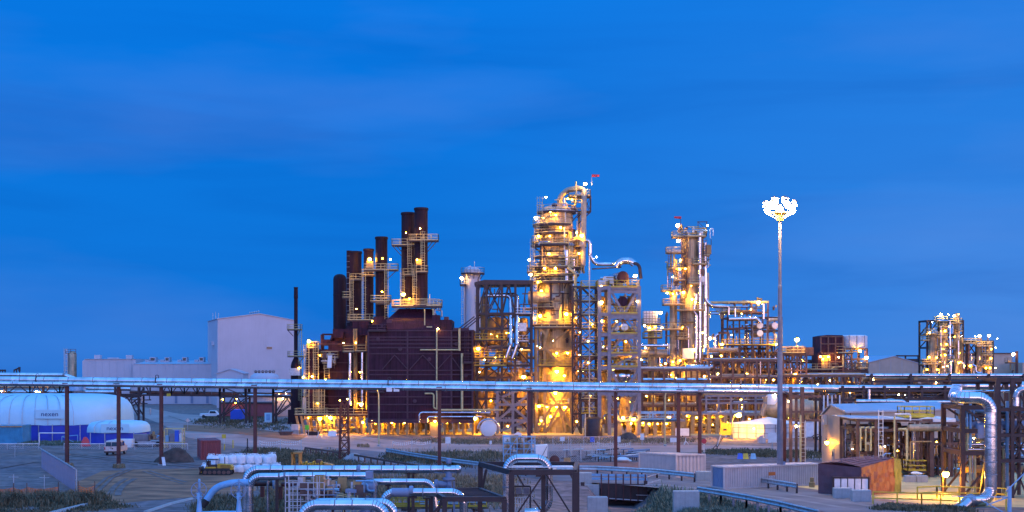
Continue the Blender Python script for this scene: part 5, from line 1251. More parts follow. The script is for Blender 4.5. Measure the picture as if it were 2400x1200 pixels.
# stair tower
d = 256; k = D(d); t = thing('stair_tower', 'dark lattice stair tower between the main tower and the grey structure', 'stair tower', (XX(1370,d), d, 0))
lv = [672,705,737,770,803,835,868,901,935,970]
steel(t, [1342,1362,1399], lv, d, 4.5, .32, 'dark', 'x-x-', bw=.15)
b = MB(); br_ = MB()
for i in range(len(lv)-1):
    x0, x1 = (1364,1397) if i % 2 else (1397,1364); dy = .9 if i % 2 else 2.6
    for o in (-.35,.35): b.beam(k.q(x0,lv[i+1],dy+o), k.q(x1,lv[i],dy+o), .1, .28); br_.beam(k.q(x0,lv[i+1]-13,dy+o), k.q(x1,lv[i]-13,dy+o), .07)
    for s_ in range(9): f = s_/9; p = k.q(x0+(x1-x0)*f, lv[i+1]+(lv[i]-lv[i+1])*f, dy); b.box(p.x-.16, p.x+.16, p.y-.35, p.y+.35, p.z, p.z+.05)
b.build('stair_flight', 'brown', t); br_.build('handrail', 'yellow', t)
for i, y in enumerate(lv): platform(t, 1363, 1399, y, d-.25, 4.2, 'yellow' if i % 3 == 0 else 'cream', thick=.15)
b = MB()
for i in range(len(lv)-1): b.xbrace(k.q(1363,lv[i+1],-.1), k.q(1398,lv[i+1],-.1), k.q(1363,lv[i],-.1), k.q(1398,lv[i],-.1), .12)
b.build('bracing', 'dark', t)
MB().tube([k.q(1381,600,-.8), k.q(1381,1000,-.8)], .11, 8).build('riser', 'galv', t)
for x, y, r_, m_ in ((1359,778,.24,'lit2'),(1379,800,.26,'lit2'),(1359,832,.26,'lit2'),(1379,850,.26,'lit2'),(1355,869,.24,'lit2'),(1366,870,.16,'litw'),(1358,935,.2,'lit2'),(1362,945,.18,'lit2'),(1383,905,.2,'lit2'),(1350,745,.18,'lit2'),(1388,760,.24,'lit2'),(1382,950,.22,'lit2'),(1352,988,.24,'lit2')): lamp(t, k.q(x, y, .3), r_, m_)
clutter(t, 1343, 1361, 690, 1000, d+.4, 3, 18, 71, ('tan','brown','alu_dull'), (.08,.2), .8)

# grey exchanger structure
d = 252; k = D(d); t = thing('exchanger_structure', 'grey painted five storey structure carrying round exchangers, beside the stair tower', 'structure', (XX(1452,d), d, 0))
lv = [675,737,784,830,862,923]
steel(t, [1405,1428,1498], lv, d, 9, .62, 'grey', '-v-v-/-^-^-v-', bw=.42)
b = MB()
for y in (684,744,792): b.beam(k.q(1428,y,-.1), k.q(1498,y,-.1), .4, .5)
b.build('secondary_beam', 'grey', t)
for y in lv[:5]: platform(t, 1428, 1499, y-3, d-.3, 8, 'yellow', 'tan', h=1.15)
for y in lv[:5]: platform(t, 1402, 1427, y-5, d+1.2, 5, 'yellow', 'tan', h=1.1)
def drum(t, a, c, r, m='alu_dull', end='white', name='exchanger'):
    a, c = V(a), V(c); u = (c-a).normalized(); o = MB().tube([a, c], r, 24, cap=True).build(name, m, t)
    b = MB(); b.tube([a-u*.18, a], r*1.06, 24); b.tube([a-u*.3, a-u*.18], r*.92, 24); b.build('end_cover', end, o)
    s_ = MB()
    for f in (.25,.75): p = a+(c-a)*f; s_.box(p.x-r*.6, p.x+r*.6, p.y-.15, p.y+.15, p.z-r*1.35, p.z-r*.5)
    s_.build('saddle', 'grey', o); return o
drum(t, k.q(1460,649,.4), k.q(1440,649,8), 1.0, 'alu', 'rust'); drum(t, k.q(1460,706,.6), k.q(1460,706,8), .85, 'alu_dull', 'rust')
drum(t, k.q(1464,767,.3), k.q(1464,767,8), .62, 'alu_dull', 'white'); drum(t, k.q(1445,769,.3), k.q(1445,769,8), .46, 'alu_dull', 'white')
MB().tube([k.q(1442,882,2.2), k.q(1477,882,2.2)], 1.2, 22).build('horizontal_vessel', 'alu', t); MB().ball(k.q(1459,882,1.8), 1.3, 20, 12).build('vessel_head', 'alu', t)
for i, a in enumerate(((1408,1496,640,674,14),(1408,1496,690,735,16),(1408,1496,748,782,18),(1408,1496,796,828,18),(1408,1496,834,860,14),(1408,1496,870,920,22),(1404,1500,926,985,24))):
    clutter(t, a[0], a[1], a[2], a[3], d+1, 7, a[4]*3//4, 80+i, ('tan','alu_dull','brown','alu','tan'), (.09,.3), .6)
valves(t, 1408, 1494, 650, 980, d+.5, 6, 26, 13)
for x, y0, y1, r_, dy in ((1440,798,828,.8,5),(1475,796,828,.7,6),(1452,840,860,.6,6),(1415,690,735,.7,6),(1485,690,733,.6,6.5),(1415,870,1000,.7,6),(1470,930,1005,.9,5)):
    MB().lathe((k.q(x,0).x, d+dy, 0), [(.1,k.q(0,y1).z),(r_,k.q(0,y1).z+r_*.5),(r_,k.q(0,y0).z-r_*.5),(r_*.6,k.q(0,y0).z-.1),(.1,k.q(0,y0).z)], 16).build('vessel', 'tan', t)
b = MB(); b.box(k.q(1405,0).x, k.q(1425,0).x, d+3, d+5, k.q(0,668).z, k.q(0,655).z); b.box(k.q(1418,0).x, k.q(1440,0).x, d+2, d+5, k.q(0,664).z, k.q(0,646).z); b.build('wrapped_fan_box', 'white', t)
for x, y, r_, m_, dy in ((1409,709,.42,'litw',-.4),(1493,706,.32,'litw',-.5),(1488,647,.42,'litw',-.6),(1412,752,.3,'lit2',2),(1445,812,.3,'lit2',2),(1483,838,.34,'lit2',1),(1440,865,.26,'lit2',3),(1470,800,.24,'lit2',3),(1448,752,.22,'lit2',3),(1480,752,.22,'lit2',3),(1410,670,.2,'litw',1),(1450,935,.22,'lit2',3),(1480,905,.22,'lit2',3),(1420,860,.24,'lit2',1),(1430,700,.2,'lit2',4),(1416,812,.2,'lit2',3)): lamp(t, k.q(x, y, dy), r_, m_)
d = 248; t = thing('dark_tank', 'dark upright tank on the ground below the stair tower', 'tank', (XX(1392,d), d, 0))
MB().lathe((XX(1392,d), d+1.6, 0), [(1.62,0),(1.62,ZZ(984,d)),(1.5,ZZ(981,d)),(.9,ZZ(978,d)),(.2,ZZ(977,d))], 26).build('shell', 'dark', t); MB().beam((XX(1372,d), d+.2, 0), (XX(1372,d), d+.2, ZZ(970,d)), .14).build('gauge_pipe', 'galv', t)
# ================================================================== LIT GROUND FLOOR BAYS (concrete table rows)
def bays(name, label, x0, x1, ytop, d, depth, n, seed, yb=1020):
    k = D(d); t = thing(name, label, 'pipe rack', (XX((x0+x1)/2,d), d, 0))
    b = MB(); zt = ZZ(ytop,d)
    for i in range(n+1):
        x = XX(x0+(x1-x0)*i/n, d)
        for dy in (0, depth): b.box(x-.35, x+.35, d+dy-.3, d+dy+.3, 0, zt)
        b.box(x-.3, x+.3, d+.32, d+depth-.32, zt-.7, zt-.02)
    b.build('concrete_frame', 'tan', t); MB().box(XX(x0,d)-.5, XX(x1,d)+.5, d-.5, d+depth+.5, zt+.01, zt+.35).build('deck', 'grey', t)
    clutter(t, x0, x1, ytop+3, yb-3, d, depth-1, n*6, seed, ('tan','brown','alu_dull','cream'), (.1,.3), .7)
    q = random.Random(seed)
    for i in range(n): 
        if q.random() < .85: lamp(t, k.q(x0+(x1-x0)*(i+q.uniform(.3,.7))/n, ytop+q.uniform(4,9), q.uniform(.5,depth*.6)), q.uniform(.2,.32), 'lit2')
    return t
t = bays('ground_bay_row', 'row of glowing concrete bays under grey decks, right of the exchanger structure foot', 1452, 1598, 988, 252, 8, 7, 101)
lamp(t, D(252).q(1460,979,-.6), .36, 'lit2'); lamp(t, D(252).q(1484,982,-.6), .4, 'lit2')
steel(t, [1500,1530,1590], [985,968], 252, 6, .3, 'alu_blue', base=False)
platform(t, 1500, 1590, 984, 251.5, 3, 'alu_blue', 'alu_blue')
t = bays('ground_bay_row', 'glowing yellow concrete bays behind the pair of rust posts', 1604, 1700, 972, 258, 9, 5, 102, 1014)

# low pipe racks behind the overhead pipe
def rack(name, label, x0, x1, levels, d, depth, n, seed, m='brown', pm=('alu','alu_dull','tan','brown','galv'), w_=.35, lights=0, np=8, ylow=1010, braces='-'):
    k = D(d); t = thing(name, label, 'pipe rack', (XX((x0+x1)/2,d), d, 0))
    xs_ = [x0+(x1-x0)*i/n for i in range(n+1)]
    steel(t, xs_, levels, d, depth, w_, m, braces)
    q = random.Random(seed)
    for y in levels:
        for j in range(np):
            r_ = q.choice((.1,.14,.2,.28)); a, c = x0-5, x1+5
            if q.random() < .4: a = q.uniform(x0, (x0+x1)/2); c = q.uniform((x0+x1)/2, x1)
            tubepx(t, [(a, y-(r_+.16)*F/d, .3+depth*j/np), (c, y-(r_+.16)*F/d, .3+depth*j/np)], d, r_, q.choice(pm), seg=10, ring=4)
    clutter(t, x0, x1, min(levels), ylow, d+.4, depth-.8, np*3, seed+1, pm, (.08,.22), .75)
    for i in range(lights): lamp(t, k.q(q.uniform(x0,x1), q.uniform(min(levels)+6, ylow-12), q.uniform(0, depth*.6)), q.uniform(.16,.28), 'lit2')
    return t
rack('low_pipe_rack', 'grey steel rack of bent pipes behind the overhead pipe, right of the yellow bays', 1655, 1800, [928,945,972], 262, 9, 5, 111, 'grey', lights=6, braces='-')
rack('low_pipe_rack', 'brown rack dense with pipes, under the slim second tower', 1505, 1660, [868,895,925,952], 268, 9, 6, 112, 'brown', lights=14, np=7)
rack('low_pipe_rack', 'brown pipe rack glowing from inside, below the air cooled exchangers', 1662, 1830, [845,885,915,945], 275, 9, 6, 113, 'brown', lights=14, np=6)
rack('low_pipe_rack', 'brown pipe rack right of the light mast, below the maroon drum house', 1836, 2040, [882,912,940], 280, 8, 6, 114, 'brown', lights=9, np=6)
t = thing('horizontal_vessel', 'large tan insulated horizontal vessel, behind the light mast above the marquee', 'vessel', V((XX(1860,256),256,5)))
d = 256; k = D(d); c = k.q(1862, 958, 2); r_ = 22*d/F
MB().lathe(c, [(.2,-5.2),(r_*.7,-4.9),(r_*.95,-4.3),(r_,-3.6),(r_,-1.3),(r_*1.05,-1.28),(r_*1.05,-1.1),(r_,-1.08),(r_,3.2),(r_*1.05,3.22),(r_*1.05,3.4),(r_,3.42),(r_,4.6)], 30, 'x').build('shell', 'alu_dull', t)
b = MB(); 
for x in (-2.5, 2.5): b.box(c.x+x-.3, c.x+x+.3, c.y-1.2, c.y+1.2, 0, c.z-r_*.6)
b.build('saddle', 'tan', t); MB().tube([k.q(1800,930,1.5), k.q(1800,945,1.5), k.q(1790,975,1.5)], .6, 14, br=1.5, ring=1).build('bend', 'alu_dull', t)
MB().lathe(k.q(1812,938,1.5), [(.1,1.2),(.9,.9),(1.1,.3),(1.1,-.8)], 18).build('dome_cap', 'canvas', t); lamp(t, k.q(1818,925,.5), .3, 'litw'); lamp(t, k.q(1845,940,-1.2), .24, 'litw')

# small panelled unit
d = 276; k = D(d); t = thing('cooler_unit', 'white panelled box unit on a lit column, left of the second tower', 'unit', (XX(1527,d), d, 0))
X = lambda p: XX(p, d); Z = lambda y: ZZ(y, d)
MB().box(X(1509), X(1541), d, d+3, Z(758), Z(729)).build('panel_box', 'white', t)
b = MB()
for y in (735,741,747,753): b.box(X(1509), X(1541), d-.05, d, Z(y)-.05, Z(y)+.05)
for x in (1515,1522,1529,1536): b.box(X(x)-.05, X(x)+.05, d-.06, d-.01, Z(758), Z(729))
b.build('panel_joint', 'grey', t)
MB().lathe((X(1529), d+1.5, 0), [(.72,0),(.72,Z(790)),(.6,Z(788)),(.6,Z(759))], 18).build('column', 'tower', t)
platform(t, 1508, 1548, 759, d-.5, 4, 'cream'); platform(t, 1510, 1552, 791, d-.5, 4, 'yellow'); platform(t, 1512, 1552, 775, d-.3, 3, 'white')
b = MB()
for x in (1520, 1538): b.beam((X(x), d, 0), (X(x), d, Z(759)), .3)
b.build('frame', 'tan', t); clutter(t, 1510, 1550, 762, 870, d-.3, 3, 16, 121, ('tan','alu','cream'), (.08,.2), .7)
for x, y, r_, m_, dy in ((1547,733,.42,'litw',-.6),(1510,763,.28,'litw',-.5),(1522,768,.28,'lit2',-.3),(1535,766,.22,'lit2',-.3),(1550,768,.2,'litw',-.4),(1512,815,.26,'litw',-.4),(1503,843,.24,'litw',-.4)): lamp(t, k.q(x, y, dy), r_, m_)
tubepx(t, [(1500,810,0),(1565,810,0)], d, .35, 'alu', ring=2); tubepx(t, [(1500,828,1),(1565,828,1)], d, .8, 'alu_dull', ring=2, seg=16)

# second tower
d = 286; k = D(d); t = thing('slim_tower', 'slimmer second tower hung with ladders and vertical pipes, right of the main tower', 'tower', (XX(1617,d), d, 0))
S = d/F; X = lambda p: XX(p, d); Z = lambda y: ZZ(y, d); ctr = V((X(1617), d, 0)); r_ = 19.5*S
pr = [(r_*1.25, 0), (r_*1.25, Z(700)), (r_*1.05, Z(685)), (r_, Z(670))]
for y in (645, 620, 595, 572): pr += [(r_, Z(y)-.06), (r_+.05, Z(y)-.05), (r_+.05, Z(y)+.05), (r_, Z(y)+.06)]
pr += [(r_, Z(562)), (r_*.8, Z(555)), (r_*.2, Z(552))]
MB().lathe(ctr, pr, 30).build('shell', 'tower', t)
MB().lathe((X(1576), d-1, 0), [(.68,0),(.68,Z(690)),(.5,Z(684)),(.1,Z(682))], 18).build('side_column', 'tower', t)
for x, y0, y1, q_, m_, dy in ((1637,548,870,.34,'alu',-1.9),(1651,570,815,.32,'alu',-1.2),(1644,560,870,.16,'tan',-1.5),(1658,640,870,.22,'alu_dull',-.8),(1605,545,700,.12,'dark',-2.1),(1583,690,870,.16,'tan',-1.4),(1570,600,640,.16,'cream',-2),(1577,595,628,.2,'cream',-2)):
    tubepx(t, [(x,y0,dy),(x,y1,dy)], d, q_, m_, ring=2, seg=12)
tubepx(t, [(1627,690,-2.4),(1627,706,-2.4),(1622,730,-2.4),(1628,738,-2.4),(1627,850,-2.4)], d, .36, 'alu', br=1, ring=2)
tubepx(t, [(1651,640,-1.2),(1652,705,-1.2),(1665,717,-1.2),(1705,719,-1.2)], d, .45, 'alu', br=1.4, ring=2)
for x0, x1, y, dy, dp in ((1577,1600,554,-2.6,3),(1598,1655,553,-2.4,4.6),(1563,1600,591,-2.6,2.6),(1650,1664,598,-2,2),(1624,1657,618,-2.8,2),(1566,1600,629,-2.8,2.6),(1581,1607,656,-2.8,2.4),(1614,1640,664,-3,2),(1553,1600,680,-2.8,3.6),(1556,1602,713,-2.8,3.6),(1586,1652,726,-3.2,4),(1554,1600,771,-2.8,3.4),(1588,1616,793,-3.2,2)):
    platform(t, x0, x1, y, d+dy, dp, 'cream', 'tan')
for x, y0, y1 in ((1597,720,560),(1604,664,556),(1566,680,595),(1600,860,730),(1648,620,572)):
    b = MB(); b.ladder((X(x), d-2.6, Z(y0)), Z(y1), .6, True, t=.09); b.build('ladder', 'brown', t)
clutter(t, 1590, 1660, 528, 551, d-2, 3.5, 16, 131, ('cream','tan','galv','alu'), (.08,.2), .6); clutter(t, 1560, 1600, 600, 690, d-2.5, 2, 16, 132, ('cream','tan','alu'), (.08,.22), .7); clutter(t, 1562, 1655, 690, 870, d-2.8, 2, 26, 133, ('tan','cream','alu','brown'), (.08,.26), .8)
valves(t, 1592, 1658, 530, 550, d-2, 3, 12, 17); valves(t, 1565, 1655, 580, 860, d-3, 2, 20, 18); clutter(t, 1648, 1668, 548, 620, d-2, 2, 10, 134, ('dark','galv','cream'), (.06,.12), .6)
g = MB()
for x in (1636, 1656): g.beam(k.q(x,553,0), k.q(x,520,0), .12)
g.beam(k.q(1634,520,0), k.q(1658,520,0), .14); g.beam(k.q(1636,520,0), k.q(1656,540,0), .08); g.build('davit_frame', 'dark', t)
tubepx(t, [(1662,560,-1.5),(1662,537,-1.5),(1669,537,-1.5),(1669,554,-1.5)], d, .1, 'white', br=.4); tubepx(t, [(1652,615,-1.5),(1658,615,-1.5),(1658,628,-1.5),(1652,628,-1.5)], d, .1, 'white', br=.3)
MB().box(X(1650), X(1664), d-2, d, Z(597), Z(576)).build('analyser_box', 'tan', t); MB().box(X(1595), X(1620), d-4, d-3, Z(841), Z(817)).build('panel_box', 'white', t)
for x, y, r__, m_, dy in ((1585,531,.46,'litw',-2.6),(1586,567,.46,'litw',-2.8),(1590,612,.3,'lit2',-3),(1588,633,.28,'lit2',-3),(1602,632,.26,'lit2',-3),(1573,651,.24,'litw',-3),(1560,688,.3,'lit2',-3),(1573,690,.24,'lit2',-3),(1598,687,.36,'lit2',-3),(1617,703,.32,'lit2',-3.4),(1625,710,.22,'lit2',-3.4),(1655,531,.28,'litc',-2),(1550,768,.2,'litw',-2.6),(1596,768,.2,'lit',-3),(1621,820,.38,'lit2',-4.4),(1615,672,.16,'lit',-3.4),(1556,852,.26,'lit2',-3),(1573,848,.26,'lit2',-3),(1590,845,.28,'lit2',-3),(1545,855,.22,'lit2',-3),(1580,885,.3,'lit2',-3),(1570,878,.22,'lit2',-2),(1547,918,.24,'lit2',-3),(1578,916,.26,'lit2',-3),(1600,919,.2,'lit2',-3),(1643,780,.16,'litw',-2)): lamp(t, k.q(x, y, dy), r__, m_)
p = k.q(1592, 532, -2.4); t2 = thing('windsock', 'small faded red windsock on the slim second tower', 'windsock', p)
MB().tube([p, V((p.x, p.y, ZZ(510,d)))], .05, 6).build('pole', 'dark', t2); MB().tube([(p.x-1.3, p.y, ZZ(512,d)), (p.x+.1, p.y, ZZ(513,d))], .2, 10, r1=.28).build('sock', 'red', t2)
tubepx(t, [(1600,860,-5),(1662,860,-5)], d, .55, 'alu', ring=2, seg=16)

# air cooler structure
d = 290; k = D(d); t = thing('cooler_structure', 'brown steel structure with white ended exchangers and overhead pipes, left of the light mast', 'structure', (XX(1765,d), d, 0))
X = lambda p: XX(p, d); Z = lambda y: ZZ(y, d)
steel(t, [1705,1733,1765,1798,1830], [808,850,886], d, 10, .42, 'dark', '-x-x/\\x-', bw=.2)
steel(t, [1705,1733], [745,770], d, 8, .3, 'dark', '-', name='upper_frame'); steel(t, [1762,1798,1832], [744,775], d, 8, .28, 'dark', '-', name='upper_frame'); steel(t, [1705,1762,1800], [708,732], d, 6, .26, 'brown', name='upper_frame')
for x0, x1, y in ((1703,1832,808),(1690,1735,732),(1833,1858,828)): platform(t, x0, x1, y, d-.5, 8, 'yellow', 'dark', h=1.2)
drum(t, k.q(1780,763,-.5), k.q(1780,763,8), .62, 'alu_dull', 'white'); drum(t, k.q(1780,781,-.5), k.q(1780,781,8), .62, 'alu_dull', 'white'); drum(t, k.q(1815,763,-.5), k.q(1815,763,8), .62, 'alu_dull', 'white')
tubepx(t, [(1655,709,0),(1802,707,0)], d, .26, 'cream', ring=3); tubepx(t, [(1670,716,1),(1700,716,1)], d, .3, 'alu'); tubepx(t, [(1706,748,-1),(1772,747,-1),(1780,756,-1)], d, .48, 'alu', ring=2, br=1); tubepx(t, [(1706,720,-1),(1706,738,-1)], d, .22, 'alu'); tubepx(t, [(1721,722,-1),(1721,745,-1)], d, .22, 'alu'); tubepx(t, [(1787,712,-1),(1787,748,-1)], d, .3, 'alu')
tubepx(t, [(1682,818,-1),(1682,780,-1),(1704,780,-1)], d, .24, 'brown', br=.4); tubepx(t, [(1674,815,-1),(1674,788,-1),(1682,783,-1)], d, .3, 'alu', br=1); tubepx(t, [(1655,821,-2),(1725,820,-2)], d, .48, 'alu_dull', ring=2, seg=14)
for s, a in enumerate(((1665,1800,705,745,22),(1705,1830,748,806,26),(1700,1830,810,850,24),(1660,1830,855,905,34))): clutter(t, a[0], a[1], a[2], a[3], d-.5, 8, a[4]*2//3, 140+s, ('brown','tan','alu','alu_dull','dark'), (.08,.26), .6)
valves(t, 1665, 1830, 705, 900, d-1, 7, 30, 23); valves(t, 1745, 1795, 700, 712, d-.5, 4, 7, 24)
b = MB(); b.box(X(1772), X(1830), d-.6, d-.5, Z(768.5), Z(768)); 
for x in (1763,1796,1832): b.beam(k.q(x,807,-.7), k.q(x,750,-.7), .12)
for y in (752,790): b.beam(k.q(1763,y,-.7), k.q(1832,y,-.7), .1)
b.build('guard_frame', 'grey', t); MB().tube([k.q(1806,752,2), k.q(1812,747,2), k.q(1834,746,2)], .5, 14, br=1).build('duct', 'galv', t)
for x, y, r_, m_, dy in ((1775,709,.46,'litw',-1.2),(1663,793,.4,'litw',-1),(1690,807,.36,'lit2',-1),(1652,806,.34,'lit2',-1.5),(1713,785,.22,'litw',-1),(1816,807,.34,'lit2',-1.4),(1665,835,.3,'lit2',-1.4),(1688,834,.3,'lit2',-1.4),(1749,877,.42,'lit2',-1.6),(1681,876,.26,'litw',-1),(1700,879,.26,'lit2',0),(1724,880,.2,'litw',0),(1760,725,.2,'lit2',0),(1740,735,.18,'lit2',1),(1780,840,.22,'lit2',4),(1750,838,.22,'lit2',4),(1800,890,.24,'lit2',2),(1770,892,.2,'lit2',2),(1658,845,.22,'lit2',0),(1790,724,.2,'lit2',1)): lamp(t, k.q(x, y, dy), r_, m_)
d = 282; k = D(d); t = thing('lamp_platform', 'high railed walkway with one very bright lamp, right of the light mast', 'walkway', (XX(1860,d), d, 0))
steel(t, [1836,1868,1890], [829,868], d, 5, .34, 'brown', 'x'); platform(t, 1834, 1888, 827, d-.3, 4, 'cream', 'dark', 1.3); lamp(t, k.q(1867,796,-.5), .6, 'lit2', down=2); lamp(t, k.q(1862,878,-.8), .42, 'lit2')
MB().box(XX(1870,d), XX(1922,d), d+6, d+12, ZZ(832,d), ZZ(813,d)).build('duct_box', 'brown', t); clutter(t, 1838, 1900, 832, 905, d-.3, 5, 20, 151, ('brown','tan','alu','galv'), (.08,.24), .7); clutter(t, 1836, 1900, 880, 940, d-.3, 5, 16, 152, ('brown','tan','alu'), (.1,.3), .7)
MB().tube([k.q(1873,905,-.5), k.q(1876,887,-.5), k.q(1890,880,-.5), k.q(1898,888,-.5)], .34, 12, br=1.4, ring=1).build('bend', 'alu', t)
lamp(t, k.q(1881,845,0), .22, 'lit2'); lamp(t, k.q(1850,905,1), .24, 'lit2')

# drum house
d = 300; k = D(d); t = thing('drum_house', 'maroon plated house with a white round fronted drum beside it, raised on steel', 'plant building', (XX(1980,d), d, 0))
X = lambda p: XX(p, d); Z = lambda y: ZZ(y, d)
b = MB(); b.box(X(1923), X(1976), d, d+8, Z(872), Z(788)); b.prism([k.q(1923,788), k.q(1976,788), k.q(1975,785.5), k.q(1938,785)], (0,8,0)); b.build('wall', 'rust', t)
b = MB()
for y in (789,806,828,848,866): b.box(X(1922.6), X(1976.4), d-.12, d-.001, Z(y)-.12, Z(y)+.12)
for x in (1923.4,1941,1958,1975.6): b.box(X(x)-.14, X(x)+.14, d-.2, d-.12, Z(872), Z(788))
b.build('stiffener', 'brown', t); MB().box(X(1916), X(1924), d-.4, d+5, Z(880), Z(826)).build('side_duct', 'rust', t); platform(t, 1900, 1964, 866, d-1.6, 1.6, 'cream', 'dark', 1.2)
MB().lathe((X(2008), d+2.9, 0), [(.3,Z(817)),(2.85,Z(815)),(2.9,Z(813)),(2.9,Z(787)),(2.6,Z(785)),(.3,Z(784.5))], 30).build('round_drum', 'white', t)
b = MB()
for x in (1990,2008,2026): b.beam(k.q(x,816,-.1), k.q(x,786,-.1), .12)
b.build('drum_strap', 'grey', t); 
steel(t, [1978,1996,2032], [818,842,868], d, 7, .34, 'dark', 'x-/x', bw=.16); platform(t, 1964, 2000, 827, d-1.2, 2, 'cream', 'dark', 1.4)
steel(t, [1925,1950,1980,2005,2033], [872,905], d, 7, .4, 'dark', 'xv', bw=.2)
b = MB(); b.box(X(1925), X(1946), d-.1, d, Z(863), Z(832)); b.build('lit_recess', 'tan', t); lamp(t, k.q(1940,836,-.6), .3, 'lit2'); lamp(t, k.q(1921,836,-.8), .28, 'litw'); lamp(t, k.q(1928,842,-.5), .22, 'lit2')
for x, y, r_, m_, dy in ((2013,822,.4,'lit2',-.8),(2028,838,.5,'litw',-1),(1964,837,.24,'litw',-.6),(1985,890,.24,'lit2',2),(2000,895,.2,'lit2',3),(1950,892,.24,'lit2',2),(2030,888,.2,'lit2',2)): lamp(t, k.q(x, y, dy), r_, m_)
tubepx(t, [(1948,940,-1),(1948,861,-1),(1973,859,-1),(1973,832,-1)], d, .15, 'cream', br=.3); clutter(t, 1980, 2032, 820, 870, d, 5, 14, 161, ('tan','alu','brown'), (.08,.2), .7); clutter(t, 1925, 2033, 875, 930, d, 6, 20, 162, ('tan','alu','brown','dark'), (.1,.3), .7); platform(t, 2011, 2035, 862, d-1, 3, 'cream', 'tan')

# far right gable hall and towers
d = 480; gable('far_hall', 'pale wide gable hall far off, left of the distant twin towers', V((XX(2036,d), d, 0)), V((XX(2166,d), d, 0)), (0,40,0), ZZ(850,d), ZZ(835.5,d), 'beige', 'roof', apex=.46, zeB=ZZ(856,d))
o = thing('roof_gantry', 'dark pipe gantry showing above the far gable hall', 'gantry', (XX(2130,490), 505, 0)); b = MB(); d = 505; k = D(d)
b.beam(k.q(2100,834), k.q(2152,834), .5)
for x in (2102, 2122, 2152): b.beam((XX(x,d), d, 0), k.q(x,834), .5)
b.build('frame', 'dark', o); MB().box(XX(2118,d), XX(2160,d), d+2, d+8, 0, ZZ(841,d)).build('duct', 'brown', o)
d = 470; t = thing('flat_hall', 'beige flat roofed hall behind the far right towers', 'building', (XX(2300,d), d, 0))
MB().box(XX(2240,d), XX(2372,d), d, d+25, 0, ZZ(829,d)).build('wall', 'beige', t); MB().box(XX(2238,d), XX(2374,d), d-.4, d+25.4, ZZ(829,d), ZZ(827,d)).build('roof_edge', 'dark', t); MB().box(XX(2366,d), XX(2440,d), d-12, d-2, 0, ZZ(850,d)).build('annex', 'beige', t)
d = 420; k = D(d); S = d/F; X = lambda p: XX(p, d); Z = lambda y: ZZ(y, d)
t = thing('far_towers', 'distant cluster of three lit columns in a dark frame, right of the far gable hall', 'tower', (X(2215), d, 0))
steel(t, [2173,2200,2236,2257], [752,785,815,845], d, 8, .5, 'dark', '/-/-x-/-x', bw=.3)
for x, y, r_, m_ in ((2184,783,10,'tower'),(2209,752,9.5,'tower'),(2240,734,7,'tower'),(2250,790,5,'tan')):
    r_ *= S; MB().lathe((X(x), d-1, 0), [(r_,0),(r_,Z(y+4)),(r_*.7,Z(y+1)),(r_*.1,Z(y))], 22).build('column_shell', m_, t)
for x0, x1, y in ((2170,2196,782),(2163,2180,797),(2196,2222,790),(2200,2222,765),(2225,2256,757),(2245,2257,775),(2162,2204,853),(2197,2222,822),(2222,2240,812),(2196,2224,752)): platform(t, x0, x1, y, d-3.5, 3, 'cream', 'tan', 1.4, t=.12)
clutter(t, 2166, 2256, 842, 895, d-4, 6, 36, 171, ('tan','alu','brown','cream'), (.14,.4), .6); clutter(t, 2190, 2255, 742, 840, d-4, 4, 20, 172, ('tan','alu','brown'), (.12,.3), .7)
for x, y, r_, m_ in ((2195,738,.75,'litw'),(2226,741,.5,'litw'),(2213,738,.3,'litw'),(2175,756,.3,'litc'),(2169,780,.36,'litw'),(2168,837,.6,'litf'),(2205,776,.5,'litf'),(2215,766,.4,'litf'),(2208,807,.5,'litf'),(2205,832,.44,'litf'),(2185,838,.44,'litf'),(2237,850,.5,'litf'),(2241,848,.4,'litf'),(2227,790,.4,'litf'),(2243,788,.24,'litc'),(2186,866,.4,'litf'),(2163,866,.45,'litf'),(2236,876,.44,'litf'),(2210,858,.3,'litw'),(2238,828,.4,'litf'),(2200,860,.26,'litw'),(2236,738,.3,'litf')): lamp(t, V((X(x), d-4.2, Z(y))), r_*.8, m_)
t = thing('far_towers', 'distant lower pair of lit columns with two star lamps, near the right edge', 'tower', (X(2300), d, 0))
steel(t, [2265,2288,2327], [800,832], d, 8, .5, 'dark', 'x-', bw=.3); MB().lathe((X(2315), d-1, 0), [(.95,0),(.95,Z(806)),(.7,Z(802)),(.1,Z(800))], 20).build('column_shell', 'tower', t); MB().lathe((X(2292), d-1, 0), [(.75,0),(.75,Z(812)),(.1,Z(809))], 20).build('column_shell', 'tower', t)
for x0, x1, y in ((2262,2290,804),(2290,2328,811),(2302,2328,832),(2303,2327,855)): platform(t, x0, x1, y, d-3.5, 3, 'cream', 'tan', 1.4, t=.12)
clutter(t, 2255, 2328, 848, 895, d-4, 6, 30, 173, ('tan','alu','brown','cream'), (.14,.4), .6); clutter(t, 2265, 2326, 790, 845, d-3.5, 4, 14, 174, ('tan','alu','brown'), (.1,.25), .7)
for x, y, r_, m_ in ((2285,788,.7,'litw'),(2307,787,.65,'litw'),(2275,789,.3,'litc'),(2326,794,.3,'litw'),(2322,815,.3,'litw'),(2263,857,.6,'litf'),(2250,857,.4,'litf'),(2300,862,.5,'litf'),(2311,840,.5,'litf'),(2312,818,.4,'litf'),(2309,862,.46,'litf'),(2322,862,.26,'litw')): lamp(t, V((X(x), d-4.2, Z(y))), r_*.8, m_)
d = 330; k = D(d); t = thing('lamp_post', 'dark square post with a star lamp, far right against the sky', 'lamp post', (XX(2382,d), d, 0))
